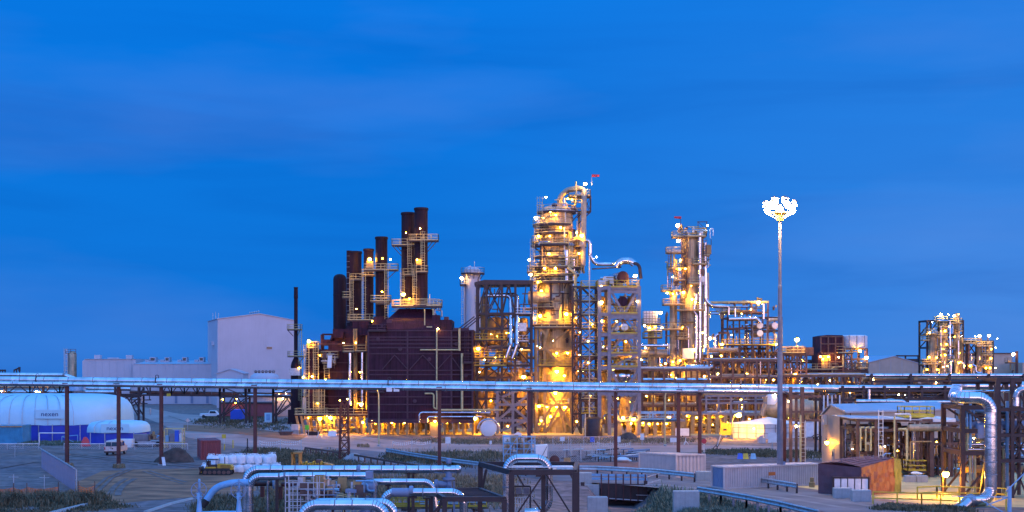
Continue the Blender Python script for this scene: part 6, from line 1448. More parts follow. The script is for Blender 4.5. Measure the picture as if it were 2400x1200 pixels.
MB().beam((XX(2383,d), d, 0), k.q(2383,823), .5).build('pole', 'dark', t); lamp(t, k.q(2373,830,-.6), .5, 'litw'); platform(t, 2362, 2381, 850, d-1, 2, 'amber', 'brown'); clutter(t, 2364, 2381, 835, 880, d-1, 2, 8, 181, ('amber','tan','brown'), (.08,.2))

# dense rear racks that fill the view behind the tower feet
rack('rear_pipe_rack', 'far brown rack crammed with pipes, behind the slim second tower foot', 1498, 1700, [838,858,878,900,925,950], 312, 12, 7, 301, 'brown', pm=('tan','brown','alu_dull','brown','dark'), lights=16, np=8)
rack('rear_pipe_rack', 'far brown rack crammed with pipes, behind the air cooler structure', 1690, 1935, [832,850,870,895,920,950], 316, 12, 8, 302, 'dark', pm=('tan','brown','alu_dull','brown','dark'), lights=16, np=8)
rack('rear_pipe_rack', 'far dark rack of pipes behind the exchanger structure and stair tower', 1345, 1505, [842,870,900,940], 300, 10, 5, 303, 'brown', pm=('tan','brown','alu_dull','brown'), lights=8, np=7)
rack('rear_pipe_rack', 'far dark rack of pipes behind the dark steel structure', 1108, 1258, [800,840,880,930], 290, 10, 5, 304, 'brown', pm=('tan','brown','alu_dull','brown'), lights=10, np=7)
d = 322; t = thing('process_shed', 'long low brown clad shed at the back, seen through the pipe racks', 'shed', (XX(1700,d), d, 0))
MB().box(XX(1505,d), XX(1925,d), d+8, d+20, 0, ZZ(868,d)).build('wall', 'brown', t); MB().box(XX(1503,d), XX(1927,d), d+7.6, d+20.4, ZZ(868,d), ZZ(865,d)).build('roof', 'dark', t)
for i in range(9): MB().box(XX(1520+44*i,d), XX(1538+44*i,d), d+7.9, d+7.98, .2, 4).build('door', 'tan', t)
# ================================================================== RIGHT: LIGHT MAST, RACKS, BIG PIPE
p = G(1828, 1140); d = p.y; k = D(d); z = ZZ(512, d); t = thing('light_mast', 'very tall pale mast with a crown of blazing floodlights', 'light mast', p)
MB().tube([p, (p.x, p.y, z)], .33, 18, r1=.16, ring=6).build('pole', 'grey', t); MB().lathe(p, [(.7,0),(.7,.3),(.42,.35),(.42,.5)], 20).build('base', 'concrete', t)
h = MB().lathe((p.x, p.y, z), [(.32,-.25),(.32,.35),(.7,.5),(.95,.55),(.95,.66),(.3,.7)], 20).build('head_ring', 'yellow', t)
b = MB()
for i in range(8): a = 2*math.pi*i/8; b.beam((p.x+.3*math.cos(a), p.y+.3*math.sin(a), z-.1), (p.x+1.4*math.cos(a), p.y+1.4*math.sin(a), z+.55), .08)
b.build('head_strut', 'cream', h)
for i in range(12):
    a = 2*math.pi*(i+.5)/12; c = V((p.x+1.5*math.cos(a), p.y+1.5*math.sin(a), z+.8+.55*(i % 2)))
    hs = MB().lathe(c+V((0,0,.1)), [(.14,.46),(.26,.36),(.3,.22),(.26,.18)], 10).build('floodlight', 'grey', t)
    MB().ball(c, .25, 12, 8, .85).build('bulb', 'litm', hs)
for i in range(4):
    a = 2*math.pi*i/4+.4; c = V((p.x+.75*math.cos(a), p.y+.75*math.sin(a), z+1.75))
    hs = MB().lathe(c+V((0,0,.1)), [(.14,.46),(.26,.36),(.3,.22),(.26,.18)], 10).build('floodlight', 'grey', t)
    MB().ball(c, .25, 12, 8, .85).build('bulb', 'litm', hs)
MB().box(p.x+.3, p.x+.55, p.y-.2, p.y+.2, 1.0, 2.6).build('control_box', 'blue_and_shade', t)

# tall brown posts with ladder just right of the mast
d = 168; k = D(d); t = thing('pipe_support', 'brown ladder braced pipe support between the light mast and the beige building', 'pipe support', (XX(1870,d), d, 0))
b = MB()
for px, w_ in ((1853,.36),(1880,.44)): b.beam((XX(px,d), d, 0), k.q(px,907), w_)
b.beam((XX(1882,d), d+4, 0), k.q(1882,912,4), .3)
for y in (929, 965, 985): b.beam(k.q(1853,y), k.q(1925,y), .25)
b.build('frame', 'brown', t); b = MB(); b.ladder((XX(1881,d), d-.4, .2), ZZ(985,d), .5, False, t=.08); b.build('ladder', 'galv', t)
b = MB(); b.beam((XX(1872,d), d-1, 0), k.q(1872,972,-1), .2); b.build('pole', 'cream', t)
lamp(t, k.q(1864,998,-.6), .26, 'litw'); b = MB(); b.tube([k.q(1854,1012,-.1), k.q(1859,995,-.3), k.q(1866,994,-.5)], .06, 6, br=.4); b.build('lamp_arm', 'brown', t)
for px in (1870, 1894): tag(MB().lathe((XX(px,158), 158, 0), [(.12,0),(.12,1.2),(.06,1.28)], 10).build('bollard', 'yellow'), 'pale yellow bollard behind the long container, '+('left' if px == 1870 else 'right')+' one of the two', 'bollard', 'bollards behind the long container')
def hrack(name, label, x0, x1, posts, runs, d, depth, m='dark', extra=()):
    k = D(d); t = thing(name, label, 'pipe rack', (XX((x0+x1)/2,d), d, 0)); b = MB()
    for x in posts:
        for dy in (0, depth): b.beam((XX(x,d), d+dy, 0), k.q(x, min(r[0] for r in runs)-4, dy), .34)
    for y in sorted(set(r[0] for r in runs)):
        for x in posts: b.beam(k.q(x,y+3), k.q(x,y+3,depth), .3)
    for y in extra: b.beam(k.q(x0,y), k.q(x1,y), .3); b.beam(k.q(x0,y,depth), k.q(x1,y,depth), .3)
    b.build('frame', m, t)
    for y, r_, m_, dy, a, c in runs: tubepx(t, [(a,y,dy),(c,y,dy)], d, r_, m_, ring=3, seg=14)
    return t
t = hrack('pipe_rack', 'long pipe rack of silver runs on dark posts, in front of the far right towers', 2038, 2420, (2043,2135,2226,2318,2400), [(880,.32,'alu',.5,2030,2420),(887,.2,'alu_dull',1.5,2030,2420),(890,.4,'tan',2.5,2030,2420),(902,.25,'brown',1.2,2030,2300),(898,.22,'grey',3,2060,2250)], 235, 4, 'dark', (893,903,918))
clutter(t, 2040, 2320, 895, 960, 235, 4, 40, 191, ('tan','brown','alu','dark','galv'), (.08,.22), .5); valves(t, 2050, 2300, 890, 950, 235, 3.5, 24, 29)
for x, y in ((2050,890),(2198,897),(2110,925),(2230,925),(2280,930),(2160,912),(2300,905)): lamp(t, D(235).q(x, y, 1), .2, 'litw')
d = 200; t = hrack('pipe_rack', 'dark rack carrying one silver pipe above the beige building roof', 1905, 2245, (1922,1975,2024,2073,2130,2160,2215,2236), [(908,.34,'alu',.4,1900,2242),(916,.25,'brown',1.6,1900,2242),(919,.2,'tan',2.4,1900,2242)], d, 3, 'dark', (916,937))
k = D(d)
for x0, x1, y0, y1 in ((1975,2024,940,920),(2073,2130,945,920),(2160,2215,945,918),(2215,2236,920,948)): b = MB(); b.beam(k.q(x0,y0), k.q(x1,y1), .16); b.build('brace', 'dark', t)
tubepx(t, [(2035,912,-.4),(2035,945,-.4)], d, .25, 'alu'); tubepx(t, [(2002,940,-1),(2115,940,-1),(2122,955,-1)], d, .3, 'alu', ring=2, br=.8); tubepx(t, [(2130,942,0),(2245,942,0)], d, .28, 'alu', ring=2)
for x in (1928, 1937, 1947, 1965): tubepx(t, [(x,965,-.8),(x,926,-.8)], d, .1, 'white')
clutter(t, 1930, 2240, 918, 945, d, 3, 26, 192, ('tan','brown','alu','dark'), (.06,.16), .4)
for x, y in ((2000,922),(2110,928),(2095,935),(2165,935),(2195,928),(2130,926)): lamp(t, k.q(x, y, 2), .13, 'litw')

# beige gabled building
A = V((XX(1984,170), 170, 0)); B_ = V((XX(1926,181), 181, 0)); bk = V((16.5, 11, 0))
t = gable('beige_building', 'beige gabled metal building with a lamp by its door, behind the red tarpaulin shelter', A, B_, bk, ZZ(968,170), ZZ(951,177), 'beige', 'roof', apex=.62, over=.25, seams=False, zeB=ZZ(974,181))
e = (B_-A).normalized(); n_ = V((-abs(e.y), -abs(e.x), 0)).normalized(); n_ = V((e.y, -e.x, 0)); n_ = n_ if n_.y < 0 else -n_
def onwall(f, z0, z1, wd, m, nm, par=t, off=.06): c = lerp(A, B_, f); return MB().obox(c-e*wd/2+n_*off, e*wd, n_*-off*.9, z0, z1).build(nm, m, par)
onwall(.80, ZZ(996,178), ZZ(973,178), 1.1, 'roof', 'louvre_hood', off=.5); dr = onwall(.52, .1, 2.25, 1.05, 'blue_and_shade', 'door'); onwall(.52, 1.3, 1.95, .3, 'glass', 'door_window', dr, .09)
lp = lerp(A, B_, .60)+n_*.55; lamp(t, (lp.x, lp.y, ZZ(1037, lp.y)), .38, 'lit')
b = MB(); 
for f in (.03, .3, .6, .9): c = A+bk*f-bk.normalized().cross(V((0,0,1)))*-.05; b.beam((c.x, c.y, 0), (c.x, c.y, ZZ(969,170)), .1)
b.build('downpipe', 'dark', t); MB().beam(V((A.x+.06, A.y-.06, ZZ(967,170))), V((A.x+.06, A.y-.06, ZZ(967,170)))+bk*.98, .14).build('gutter', 'galv', t)

# dense process block on the right
d = 160; k = D(d); t = thing('process_block', 'dense brown steel process block full of pipes and valves, right of the red shelter', 'process unit', (XX(2150,d), d, 0))
steel(t, [2010,2052,2098,2150,2182], [985,1008], d, 8, .32, 'brown', '-', name='frame')
b = MB(); b.prism([k.q(1990,981,-.3), k.q(2160,985,-.3), k.q(2160,983,-.3), k.q(1990,979,-.3)], (0,9,0)); b.build('canopy_roof', 'roof', t)
b = MB(); b.prism([k.q(2100,990,0), k.q(2240,990,0), k.q(2240,981,0), k.q(2220,985,0), k.q(2185,979,0), k.q(2160,984,0), k.q(2100,980,0)], (0,7,0)); b.build('sheeting', 'canvas', t)
tubepx(t, [(2130,1002,-.5),(2205,1002,-.5),(2213,997,-.5)], d, .42, 'alu_dull', seg=18); MB().lathe(k.q(2133,1002,-.5), [(.1,-.5),(.35,-.35),(.42,0)], 18, 'x').build('vessel_head', 'alu_dull', t)
for x in (2014, 2026, 2038): tubepx(t, [(x,1056,-.6),(x,1001,-.6),(x+8,1001,-.6)], d, .1, 'cream', br=.2)
tubepx(t, [(2092,975,-.8),(2092,1070,-.8)], d, .1, 'cream'); tubepx(t, [(2120,1090,-1),(2120,1005,-1),(2100,1005,-1)], d, .14, 'cream', br=.2); tubepx(t, [(2205,1095,-1.2),(2205,1000,-1.2),(2270,999,-1.2)], d, .1, 'white', br=.2); tubepx(t, [(2128,1110,-1),(2128,1034,-1),(2178,1034,-1)], d, .08, 'tan', br=.2); tubepx(t, [(2146,1010,.8),(2146,1080,.8)], d, .28, 'alu', seg=14)
tubepx(t, [(2092,970,-1),(2128,970,-1),(2128,985,-1)], d, .1, 'white', br=.2)
clutter(t, 2000, 2100, 990, 1085, d+.3, 6, 22, 201, ('brown','alu','tan','blue_and_shade','galv'), (.07,.2), .6); clutter(t, 2100, 2180, 990, 1118, d+4, 4, 34, 203, ('brown','dark','tan'), (.1,.24), .8); clutter(t, 2180, 2290, 1000, 1140, d+3, 5, 44, 204, ('brown','dark','tan','brown'), (.1,.24), .75)
t = thing('process_block', 'brown pipe thicket behind the flood lamp, left of the dark trestle', 'process unit', (XX(2230,d), d, 0)); steel(t, [2185,2225,2262], [992,1040], d, 9, .3, 'brown')
clutter(t, 2100, 2300, 985, 1120, d+.3, 7, 38, 202, ('brown','brown','alu','tan','dark'), (.07,.2), .7)
valves(t, 2005, 2200, 1040, 1110, d-.3, 5, 46, 31)
for x, y0, y1 in ((2178,1010,1130),(2190,1000,1120),(2215,985,1130),(2235,985,1130),(2162,1000,1095)): tubepx(t, [(x,y0,.6),(x,y1,.6)], d, .17, 'brown', seg=10)
platform(t, 2128, 2172, 1104, d-1.6, 2.2, 'yellow', 'dark', 1.15, t=.09); platform(t, 2120, 2190, 974, d+2, 3, 'yellow', 'yellow', 1.0, t=.08)
b = MB(); b.ladder((XX(2060,d), d-.8, ZZ(1072,d)), ZZ(960,d), .5, False); b.build('ladder', 'white', t)
MB().box(XX(2149,d), XX(2157,d), d+1, d+1.2, ZZ(1080,d), ZZ(1058,d)).build('lit_gauge_panel', 'tentw', t); lamp(t, k.q(2150,1056,.6), .1, 'litc'); lamp(t, k.q(2074,1046,0), .14, 'litw'); lamp(t, k.q(1996,1052,-.4), .12, 'litw'); lamp(t, k.q(2170,1050,4), .14, 'lit'); lamp(t, k.q(2050,1020,4), .14, 'lit'); lamp(t, k.q(2120,1060,3), .14, 'lit'); lamp(t, k.q(2220,1040,4), .14, 'lit')
p = G(2210, 1165); d = p.y; t = thing('flood_lamp', 'low floodlight on a thin post, blazing over the sandy pad', 'lamp', (p.x, p.y, 0)); MB().tube([p, (p.x, p.y, ZZ(1040,d))], .06, 8).build('pole', 'brown', t); lamp(t, (p.x+.15, p.y-.4, ZZ(1110,d)), .46, 'litx')

d = 136; k = D(d); t = thing('pipe_trestle', 'dark steel trestle with stacked pipes at the right edge, behind the big silver pipe', 'pipe rack', (XX(2340,d), d, 0))
steel(t, [2256,2340], [955,1010,1062], d, 6, .42, 'dark', '/-\\', bw=.2); steel(t, [2340,2372,2410], [890,960,1020,1080], d-1, 6, .34, 'dark', '-x', bw=.16, name='rear_frame')
tubepx(t, [(2250,896,3),(2420,896,3)], d, .22, 'dark'); tubepx(t, [(2260,918,2),(2420,918,2)], d, .14, 'alu'); tubepx(t, [(2275,945,2),(2275,918,2)], d, .12, 'alu')
for y, r_, m_ in ((963,.24,'alu_blue'),(997,.42,'blue_and_shade'),(1005,.2,'brown'),(1043,.22,'alu'),(1101,.36,'tan'),(975,.2,'brown'),(1055,.14,'alu')): tubepx(t, [(2262,y,1),(2420,y,1)], d, r_, m_, ring=3, seg=14)
for x, y0, y1, r_, m_ in ((2276,945,1050,.12,'alu_blue'),(2284,950,985,.1,'alu_blue'),(2268,960,1000,.12,'alu_blue'),(2275,1060,1165,.12,'cream'),(2287,1060,1165,.11,'cream'),(2281,1062,1150,.08,'alu'),(2362,940,1150,.16,'alu_blue'),(2390,900,1160,.18,'brown'),(2353,1050,1160,.12,'cream'),(2358,1062,1130,.1,'alu'),(2268,1000,1060,.14,'cream')): tubepx(t, [(x,y0,.2),(x,y1,.2)], d, r_, m_)
tubepx(t, [(2420,912,-2),(2372,912,-2),(2364,925,-2),(2364,950,-2)], d-2, .3, 'alu', ring=.8, br=.9, seg=16)
clutter(t, 2258, 2410, 960, 1150, d+.6, 5, 50, 211, ('brown','dark','alu','tan','blue_and_shade'), (.07,.22), .55); valves(t, 2260, 2400, 950, 1140, d, 4, 34, 37)
b = MB(); b.lathe(k.q(2300,1010,.2), [(.1,-.9),(.5,-.7),(.55,0),(.5,.6),(.1,.75)], 14); b.build('vessel', 'blue_and_shade', t)
for x, y in ((2325,977),(2302,1030),(2330,945),(2384,960),(2298,1046),(2390,1120),(2350,1000)): lamp(t, k.q(x, y, 2.5), .14, 'litw')
d = 128; k = D(d); t = thing('big_pipe', 'thick silver insulated pipe with a U bend dropping to the ground, right edge', 'pipe', (XX(2322,d), d, 0))
MB().tube([W(2440,905,150), W(2244,905,150), W(2236,932,128), W(2322,932,128), W(2322,1172,128), W(2272,1172,127), W(2240,1200,126)], .55, 26, br=1.3, ring=1.1, gores=8).build('insulated_pipe', 'alu', t)
d = 124; t = thing('dark_post', 'dark square steel post standing in front of the big silver pipe', 'post', (XX(2341,d), d, 0)); MB().beam((XX(2340,d), d+5, -.2), (XX(2340,d+5)+.0, d+5, ZZ(886,d+5)), .34).build('column', 'dark', t); MB().box(XX(2340,d)-.4, XX(2340,d)+.4, d+4.6, d+5.4, 0, .1).build('base_plate', 'concrete', t)

d = 163; k = D(d); t = thing('pipe_thicket', 'brown thicket of pipes under the pale canopy, right of the beige building', 'process unit', (XX(2050,d), d, 0))
steel(t, [1998,2030,2075,2110], [1000,1035,1062], d, 4, .26, 'brown', '-/-')
clutter(t, 1992, 2118, 992, 1090, d+.2, 4, 60, 231, ('brown','dark','brown','alu','tan','blue_and_shade'), (.08,.24), .55); valves(t, 1995, 2115, 1010, 1085, d-.2, 3, 24, 232)
for x, y in ((2030,1030),(2085,1052),(2060,1010)): lamp(t, k.q(x, y, 1.5), .13, 'lit')
# red tarpaulin shelter
d = 139; A = G(2019, 1162); t = thing('tarp_shelter', 'shelter wrapped in red brown tarpaulin with a ribbed roof, beside the sandy pad', 'shelter', A)
ex = V((-3.75, 2.2, 0)); ey = V((4.8, 3.3, 0)); hh = 2.75; q = random.Random(4)
def wall(o, e, n, h0, h1, m, nm, wob):
    b = MB(); rows = 8; nn = V((e.y, -e.x, 0)).normalized()
    if nn.y > 0: nn = -nn
    g_ = [[o+e*(i/n)+V((0,0,(h0+(h1-h0)*i/n)*j/rows))+nn*(wob*(math.sin(i*2.1+j*.7)+math.sin(j*1.9-i*.9)*.7)*(.3+.7*math.sin(math.pi*j/rows))) for i in range(n+1)] for j in range(rows+1)]
    for j in range(rows):
        for i in range(n): b.quad(g_[j][i], g_[j][i+1], g_[j+1][i+1], g_[j+1][i])
    return b.build(nm, m, t, ang=80)
wall(A, ex, 14, hh, hh+.25, 'tarp', 'end_tarpaulin', .025); wall(A, ey*.82, 18, hh, hh+.75, 'tarp', 'side_tarpaulin', .09); wall(A+ey*.82, ey*.18, 5, hh+.75, hh+.6, 'tarpg', 'green_tarpaulin', .06)
wall(A+ey, ex, 6, hh+.6, hh+.5, 'tarp', 'back_tarpaulin', .03); wall(A+ex, ey, 6, hh+.25, hh+.5, 'tarp', 'back_tarpaulin', .03)
b = MB(); n = 16
for i in range(n):
    for j in range(4):
        z = lambda f, g: hh+.02+.25*f+.75*g-.35*g*g+.25*math.sin(math.pi*f)+(.05 if (i % 2) else 0)
        P_ = [A+ex*f+ey*g+V((0,0,z(f,g))) for f, g in ((i/n,j/4),((i+1)/n,j/4),((i+1)/n,(j+1)/4),(i/n,(j+1)/4))]; b.quad(*P_)
b.build('roof_tarpaulin', 'tarp', t, ang=12)
wb = MB(); c0 = A+ex*.62-V((0,.3,0)); 
tb = thing('locker_row', 'row of five white lockers in a dark frame before the red tarpaulin shelter', 'locker', (c0.x, A.y-.6, 0))
fr = MB(); x0 = XX(1955, A.y-.6); x1 = XX(2036, A.y-.6); yy = A.y-.6; zt = ZZ(1121, yy)
fr.box(x0-.08, x1+.08, yy, yy+.5, zt, zt+.12); fr.box(x0-.1, x0, yy, yy+.5, 0, zt); fr.box(x1, x1+.1, yy, yy+.5, 0, zt); fr.box(x0, x1, yy+.4, yy+.5, 0, zt); fr.build('frame', 'dark', tb)
for i in range(5): MB().box(x0+(x1-x0)*(i+.07)/5, x0+(x1-x0)*(i+.9)/5, yy+.05, yy+.39, .2, zt-.05).build('locker', 'white', tb)

# concrete blocks, rails
def block(label, px0, px1, yb, yt, dep=.9):
    p = G((px0+px1)/2, yb); d = p.y; b = MB(); x0, x1 = XX(px0,d), XX(px1,d); z1 = ZZ(yt,d); b.loft([[V(v) for v in ((x0,d,-1.2),(x1,d+.15,-1.2),(x1,d+dep,-1.2),(x0,d+dep,-1.2))], [V(v) for v in ((x0,d,z1-.06),(x1,d+.15,z1-.06),(x1,d+dep,z1-.06),(x0,d+dep,z1-.06))], [V(v) for v in ((x0+.06,d+.06,z1),(x1-.06,d+.2,z1),(x1-.06,d+dep-.06,z1),(x0+.06,d+dep-.06,z1))]])
    return tag(b.build('concrete_block', 'concrete', ang=20), label, 'concrete block', 'concrete barrier blocks')
block('concrete block on the road edge in front of the white lockers', 1956, 1998, 1169, 1144); block('concrete block on the road edge, right of the one before the lockers', 1999, 2043, 1177, 1149)
block('concrete block between the white container and the long container', 1632, 1677, 1127, 1105); block('pale concrete block in the grass below the road, right of the little bridge', 1579, 1640, 1181, 1151)
block('pale concrete block left of the little bridge, behind the black frame', 1358, 1388, 1132, 1108); block('pale concrete block under the little bridge parapet', 1378, 1425, 1204, 1165)
block('sandy concrete block beside the flood lamp, left of a pair', 2123, 2149, 1131, 1115); block('sandy concrete block beside the flood lamp, right of a pair', 2150, 2176, 1131, 1115)
p = G(2149, 1128); b = MB(); b.ball(p+V((0,.5,.85)), .55, 12, 6, .35); b.ball(p+V((.4,.5,.8)), .4, 12, 6, .35); tag(b.build('sand_bag', 'canvas'), 'white sack lying on top of the two sandy concrete blocks', 'sack')
def hrail(name, label, pts, m, h=1.15, t_=.11, sp=1.9, cat='railing', g=None): b = MB(); b.rail([G(*q) for q in pts], h, sp, t_, False); return tag(b.build(name, m), label, cat, g)
hrail('pad_railing', 'long cream pipe railing along the road edge of the sandy pad', [(2046,1182),(2160,1186),(2250,1190)], 'yellow'); hrail('pad_railing', 'bright yellow railing round the foot of the flood lamp', [(2150,1170),(2196,1168),(2300,1172)], 'yellow', t_=.13)
hrail('pad_railing', 'yellow railing end right of the big silver pipe', [(2334,1172),(2358,1174),(2358,1196)], 'yellow')
p = G(2366, 1199); d = p.y; t = thing('gate_support', 'pale blue post with sloping stay rails, lower right corner', 'post', p); MB().box(p.x-.14, p.x+.14, p.y-.14, p.y+.14, -.5, ZZ(1140,d)).build('post', 'alu_blue', t)
for (xa,ya),(xb,yb) in (((2358,1152),(2420,1090)),((2364,1165),(2312,1184)),((2300,1172),(2366,1208)),((2364,1165),(2230,1163))): b = MB(); b.beam(W(xa,ya,d), W(xb,yb,d), .09); b.build('stay_rail', 'alu_blue', t)

# containers
A = G(1585, 1119); container('shipping_container', 'white shipping container with a shaded blue grey long side, left of the long container', A, (-3.85,3.6,0), (3.35,.7,0), 2.6, 'cont_white', 'cont_white', 'shipping containers', n1=34, n2=8, cd=.14)
A = G(1697, 1147); d = A.y; B_ = V((XX(1925, d+5), d+5, 0)); t = container('shipping_container', 'long grey pink container with an orange square mark, behind the light mast foot', A, (B_-A), (-.95,2.2,0), 2.3, 'cont_white', 'blue_and_shade', 'shipping containers', n1=44, n2=6, doors=None)  # blue grey end wall: its shade is put into the colour
e = (B_-A).normalized(); nn = V((e.y, -e.x, 0)); f0 = (XX(1809, d+2.4)-A.x)/(B_.x-A.x); c = A+(B_-A)*f0
b = MB(); b.obox(c-e*.42+nn*.035, e*.84, nn*-.02, ZZ(1115,d+2), ZZ(1107,d+2)); lg = b.build('square_mark', 'orange', t); lettering('S07', c+nn*.04+V((0,0,ZZ(1123,d+2))), .34, 'white', lg, ux=e)
b = MB(); b.obox(c+e*.45+nn*.035, e*.5, nn*-.02, .12, .26); b.build('plate', 'white', t)
p = G(1668, 1119); tag(MB().obox(p, (1.0,.1,0), (.2,.8,0), 0, 1.25).build('plywood_crate', 'skin_wood'), 'plywood crate between the white container and the long container', 'crate')
p = G(1903, 1142); b = MB(); b.lathe(p, [(.3,0),(.32,.5),(.22,.55),(.22,1.0),(.05,1.05)], 12); tag(b.build('bucket_stack', 'tan'), 'tan barrel with a lid at the right end of the long container', 'barrel')

# guard rails
def guard(label, pts, m='galv', posts='dark', h=.92, sp=2.0, wood=False, zoff=0, g='road guard rails'):
    P_ = [G(*q) for q in pts]; t = thing('guard_rail', label, 'guard rail', P_[0], g)
    prof = [(-.24,0),(-.15,.07),(-.05,.0),(.05,.0),(.15,.07),(.24,0)]
    b = MB()
    for a, c in zip(P_, P_[1:]):
        n_ = (c-a).normalized().cross(V((0,0,1))); n_ = n_ if n_.y < 0 else -n_
        if wood: b.beam(a+V((0,0,h)), c+V((0,0,h)), .12, .24)
        else:
            fr = [a+n_*(.05+y)+V((0,0,h-.12+z*1.1)) for z, y in prof]+[a+n_*(.02+y)+V((0,0,h-.12+z*1.1)) for z, y in reversed(prof)]
            b.loft([fr, [v+(c-a) for v in fr]])
    b.build('beam', m, t)
    i = 0
    for a, c in zip(P_, P_[1:]):
        n = max(1, round((c-a).length/sp))
        for j in range(n+1): q_ = a+(c-a)*j/n; MB().box(q_.x-.09, q_.x+.09, q_.y+.03, q_.y+.24, -.3, h+.06).build('guard_post', posts, t)
    return t
guard('steel guard rail passing in front of the white container', [(1232,1116),(1305,1112),(1400,1113),(1540,1121),(1628,1131)])
guard('short steel guard rail in front of the long container', [(1706,1133),(1780,1142),(1868,1157)]); guard('steel guard rail descending through the sage grass, lower right', [(1636,1166),(1690,1175),(1750,1186),(1830,1203),(1920,1226)], posts='grey')
guard('dark timber guard rail along the near edge of the access road, left', [(715,1061),(795,1073)], 'brown', 'brown', .72, 2.2, True); guard('dark timber guard rail continuing right of the lattice mast', [(826,1078),(900,1092),(985,1106)], 'brown', 'brown', .72, 2.2, True)
guard('pale steel guard rail along the far edge of the access road', [(906,1066),(960,1076),(1060,1092),(1180,1108)], 'galv', 'brown', .8, 2.5)
# bridge over the creek
d = 150; k = D(d); t = thing('road_bridge', 'little dark steel plated bridge carrying the road over the creek', 'bridge', (XX(1460,d), d, 0))
b = MB(); x0, x1 = XX(1409,d), XX(1511,d); b.prism([V((x0,d,.15)), V((x1,d-.6,.1)), V((x1,d-.6,-1.75)), V((x0,d,-1.5))], (0,.25,0)); b.build('side_plate', 'dark', t)
b = MB(); b.prism([V((x0,d+.3,.02)), V((x1,d-.3,.02)), V((x1,d-.3,-.5)), V((x0,d+.3,-.5))], (0,8.5,0)); b.build('deck', 'asphalt', t)
b = MB(); b.prism([V((x0,d-.08,-1.35)), V((x1,d-.68,-1.6)), V((x1,d-.68,-1.7)), V((x0,d-.08,-1.45))], (0,.1,0)); b.build('ledge', 'galv', t)
for i in range(7):
    f = i/6.0; x = x0+(x1-x0)*f; y = d-.12-.6*f; MB().beam((x, y, -1.7), (x, y, 1.15), .13).build('parapet_post', 'post', t)
for z in (.55, .95): b = MB(); b.prism([V((x0-1,d-.02,z)), V((x1+.2,d-.66,z-.05)), V((x1+.2,d-.66,z+.18)), V((x0-1,d-.02,z+.22))], (0,.06,0)); b.build('parapet_rail', 'alu_blue', t)
b = MB()
for z in (.9, .2, -.5): b.beam((x1+.2, d-1, z), (x1+1.6, d-.5, z+.4), .07)
b.beam((x1, d-1, .1), (x1+3.0, d-.8, .0), .08); b.beam((x1-1, d-1, -1.0), (x1+2.5, d-1, -1.1), .06); b.build('outrigger', 'galv', t)
MB().box(x1-.15, x1+.2, d-.9, d-.45, -2.2, .5).build('end_pile', 'dark', t); MB().box(x0-2.2, x0-1.8, d-.5, d-.1, -2.2, .3).build('end_pile', 'dark', t); MB().box(x0-2.8, x0-.2, d, d+.4, -2.4, .0).build('abutment', 'concrete', t); MB().box(x1+.2, x1+3.2, d+.2, d+.6, -2.4, -.02).build('abutment', 'concrete', t)

# ------------------------------------------------------------------ yard: marquee, trailer, boards
d = 240; A = V((XX(1792,d), d, 0)); ex = V((-5.3, 4.5, 0)); ey = V((8.2, 4.2, 0)); he = ZZ(994,d); t = thing('marquee', 'white framed marquee with a low pitched roof, behind the foot of the light mast', 'marquee', A)
def panelwall(o, e, n, m):
    b = MB(); nn = V((e.y,-e.x,0)).normalized(); nn = nn if nn.y < 0 else -nn
    for i in range(n*4):
        f0, f1 = i/(n*4), (i+1)/(n*4); o0 = nn*.06*math.sin(f0*40); o1 = nn*.06*math.sin(f1*40)
        b.quad(o+e*f0+o0, o+e*f1+o1, o+e*f1+o1+V((0,0,he)), o+e*f0+o0+V((0,0,he)))
    b.build('side_sheet', m, t, ang=60)
panelwall(A, ex, 5, 'canvas'); panelwall(A, ey, 6, 'canvas'); panelwall(A+ex, ey, 6, 'canvas'); panelwall(A+ey, ex, 5, 'canvas')
ctr = A+ex*.5+ey*.5+V((0,0,ZZ(980,d+6)+.25)); b = MB(); cs = [A, A+ex, A+ex+ey, A+ey]; rg = []
for i in range(4):
    a, c = cs[i], cs[(i+1) % 4]
    for f in range(6): q_ = a+(c-a)*f/6; o_ = (q_-(A+ex*.5+ey*.5)).normalized()*.2; rg.append(V((q_.x+o_.x, q_.y+o_.y, he)))
b.loft([[v-V((0,0,.15)) for v in rg], rg, [v+(ctr-v)*.5-V((0,0,.12)) for v in rg], [v+(ctr-v)*.97 for v in rg]]); b.build('roof_sheet', 'canvas', t, ang=40)
fr = MB()
for o_, e_ in ((A,ex),(A,ey)):
    for i in range(5): q_ = o_+e_*(i/4); fr.beam((q_.x, q_.y-.12, 0), (q_.x, q_.y-.12, he), .09)
    for z in (.9, 1.8): fr.beam(o_+V((0,-.12,z)), o_+e_+V((0,-.12,z)), .07)
fr.build('tube_frame', 'grey', t); lamp(t, A+ex*.35+V((.2,-.5,he*.7)), .22, 'lit2')
d = 236; t = thing('box_trailer', 'white box trailer with one visible wheel, left of the beige building', 'trailer', (XX(1905,d), d, 0))
MB().box(XX(1884,d), XX(1934,d), d, d+2.4, .6, 2.9).build('body', 'white', t); MB().box(XX(1884,d), XX(1934,d), d-.04, d+2.44, 2.9, 3.0).build('roof_rail', 'galv', t); MB().box(XX(1908,d), XX(1911,d), d-.05, d, 1.6, 1.9).build('vent', 'dark', t)
MB().tube([(XX(1902,d), d-.1, .6), (XX(1910,d), d-.1, .95), (XX(1920,d), d-.1, .95), (XX(1926,d), d-.1, .6)], .07, 6).build('mudguard', 'dark', t)
for px in (1911, 1919): w_ = MB().lathe((XX(px,d), d-.05, .36), [(.18,0),(.36,.02),(.36,.25),(.18,.27)], 16, 'y').build('wheel', 'black', t); MB().lathe((XX(px,d), d-.07, .36), [(.16,0),(.12,.03)], 12, 'y').build('rim', 'white', w_)
